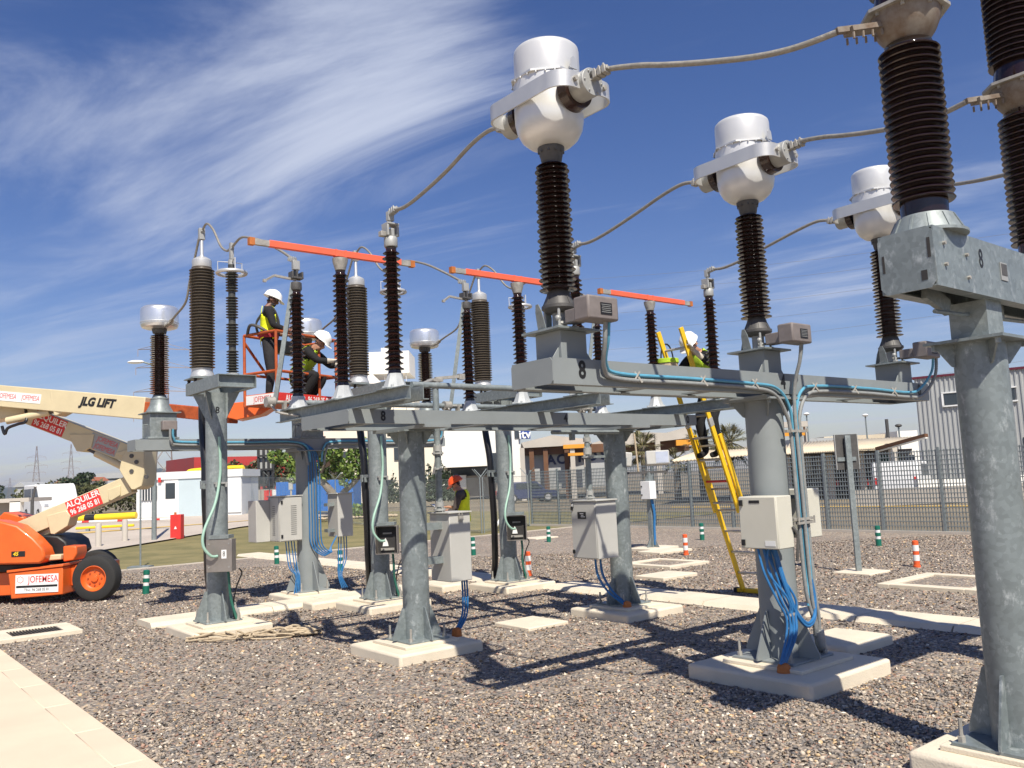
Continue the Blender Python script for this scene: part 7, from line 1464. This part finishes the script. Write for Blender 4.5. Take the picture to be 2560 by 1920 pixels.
vehicle('pickup', 'white van parked behind the mesh fence', ((16.064, 36.000, 0.374)[0], 36, -.02), R(58), 4.2, 1.7, 1.8, 'white', [(-2.1, .3), (2.05, .3), (2.1, .8), (1.55, 1.0), (1.0, 1.62), (-2.0, 1.68), (-2.1, 1.3)], [[(-.9, 1.08), (1.2, 1.05), (.85, 1.5), (-.9, 1.54)]], (-1.3, 1.3)); vehicle('car', 'dark car parked beyond the sign post behind the fence', ((17.380, 44.000, 0.294)[0], 44, -.02), R(60), 4.1, 1.65, 1.45, 'dark', [(-2.0, .25), (2.0, .25), (2.05, .7), (1.1, .85), (.5, 1.4), (-1.1, 1.42), (-1.7, .95), (-2.05, .85)], [[(-1.0, .92), (.85, .9), (.45, 1.32), (-.95, 1.34)]], (-1.25, 1.25), 'car')
vehicle('car', 'dark blue car parked below the blue sign beyond the fence corner', ((0.703, 60.000, 0.570)[0], 60, 0), R(15), 4.1, 1.65, 1.45, 'navy', [(-2.0, .25), (2.0, .25), (2.05, .7), (1.1, .85), (.5, 1.4), (-1.1, 1.42), (-1.7, .95), (-2.05, .85)], [[(-1.0, .92), (.85, .9), (.45, 1.32), (-.95, 1.34)]], (-1.25, 1.25), 'car')
yr = MB(); yr.cyl((0, 0, 0), (0, -16, 0), .022, 8); tag(yr.build('gas_pipe', M['line_yellow'], None, P(16.5, 9, .45), TH), 'thin yellow pipe running behind the mesh fence', 'pipe')
blu = house('modern_building', 'blue-grey striped modern building before the hills', 'building', (-90, 200, .6)); bx2((-97.060, 200.000, 6.704), (-89.708, 200.000, 1.766), 15, 'wall', 'glass', blu)
for A, B in (((-97.065, 200.000, 7.259), (-89.723, 200.000, 6.002)), ((-97.051, 200.000, 5.505), (-89.717, 200.000, 4.434)), ((-97.040, 200.000, 4.030), (-89.712, 200.000, 2.869))): bx2(A, B, .5, 'facade_band', 'corrug', blu, 0, -.6)
for i, (A, B, m_, w) in enumerate((((-79.956, 150.000, 4.521), (-78.113, 150.000, 1.540), 'tile', 'pinkish house left of the dark evergreen'), ((-75.225, 150.000, 4.652), (-73.809, 150.000, 1.689), 'white_wall', 'white house right of the dark evergreen'), ((-69.638, 120.000, 3.652), (-68.272, 120.000, 1.824), 'corrug', 'pale grey shed on the far left'), ((-71.260, 125.000, 3.447), (-70.074, 125.000, 1.784), 'beam_grey', 'darker grey shed on the far left'))):
    t = house('house', w+' on the skyline', 'house', (A[0], A[1], .6)); bx2(A, B, 6, 'wall', m_, t); b = MB(); o = Vector(t.location); b.prism([(-.3, A[2]-o.z), (B[0]-A[0]+.3, A[2]-o.z), ((B[0]-A[0])/2, A[2]-o.z+.7)], -.2, 6.2, XZ); b.build('roof', M['tile'] if i < 2 else M['corrug'], t)
scatter_stones()
# thin summer haze, only felt over hundreds of metres
hz = MB(); hz.box((0, 1300, 40), (16000, 8000, 110)); hzm = bpy.data.materials.new('summer_haze'); hzm.use_nodes = True; hN, hL = hzm.node_tree.nodes, hzm.node_tree.links
hN.remove(hN['Principled BSDF']); pvv = hN.new('ShaderNodeVolumePrincipled'); pvv.inputs['Color'].default_value = (.82, .88, 1, 1); pvv.inputs['Density'].default_value = 0.00024; pvv.inputs['Anisotropy'].default_value = .3
hL.new(pvv.outputs[0], hN['Material Output'].inputs['Volume']); hzo = hz.build('haze', hzm, smooth=False); hzo['kind'] = 'stuff'
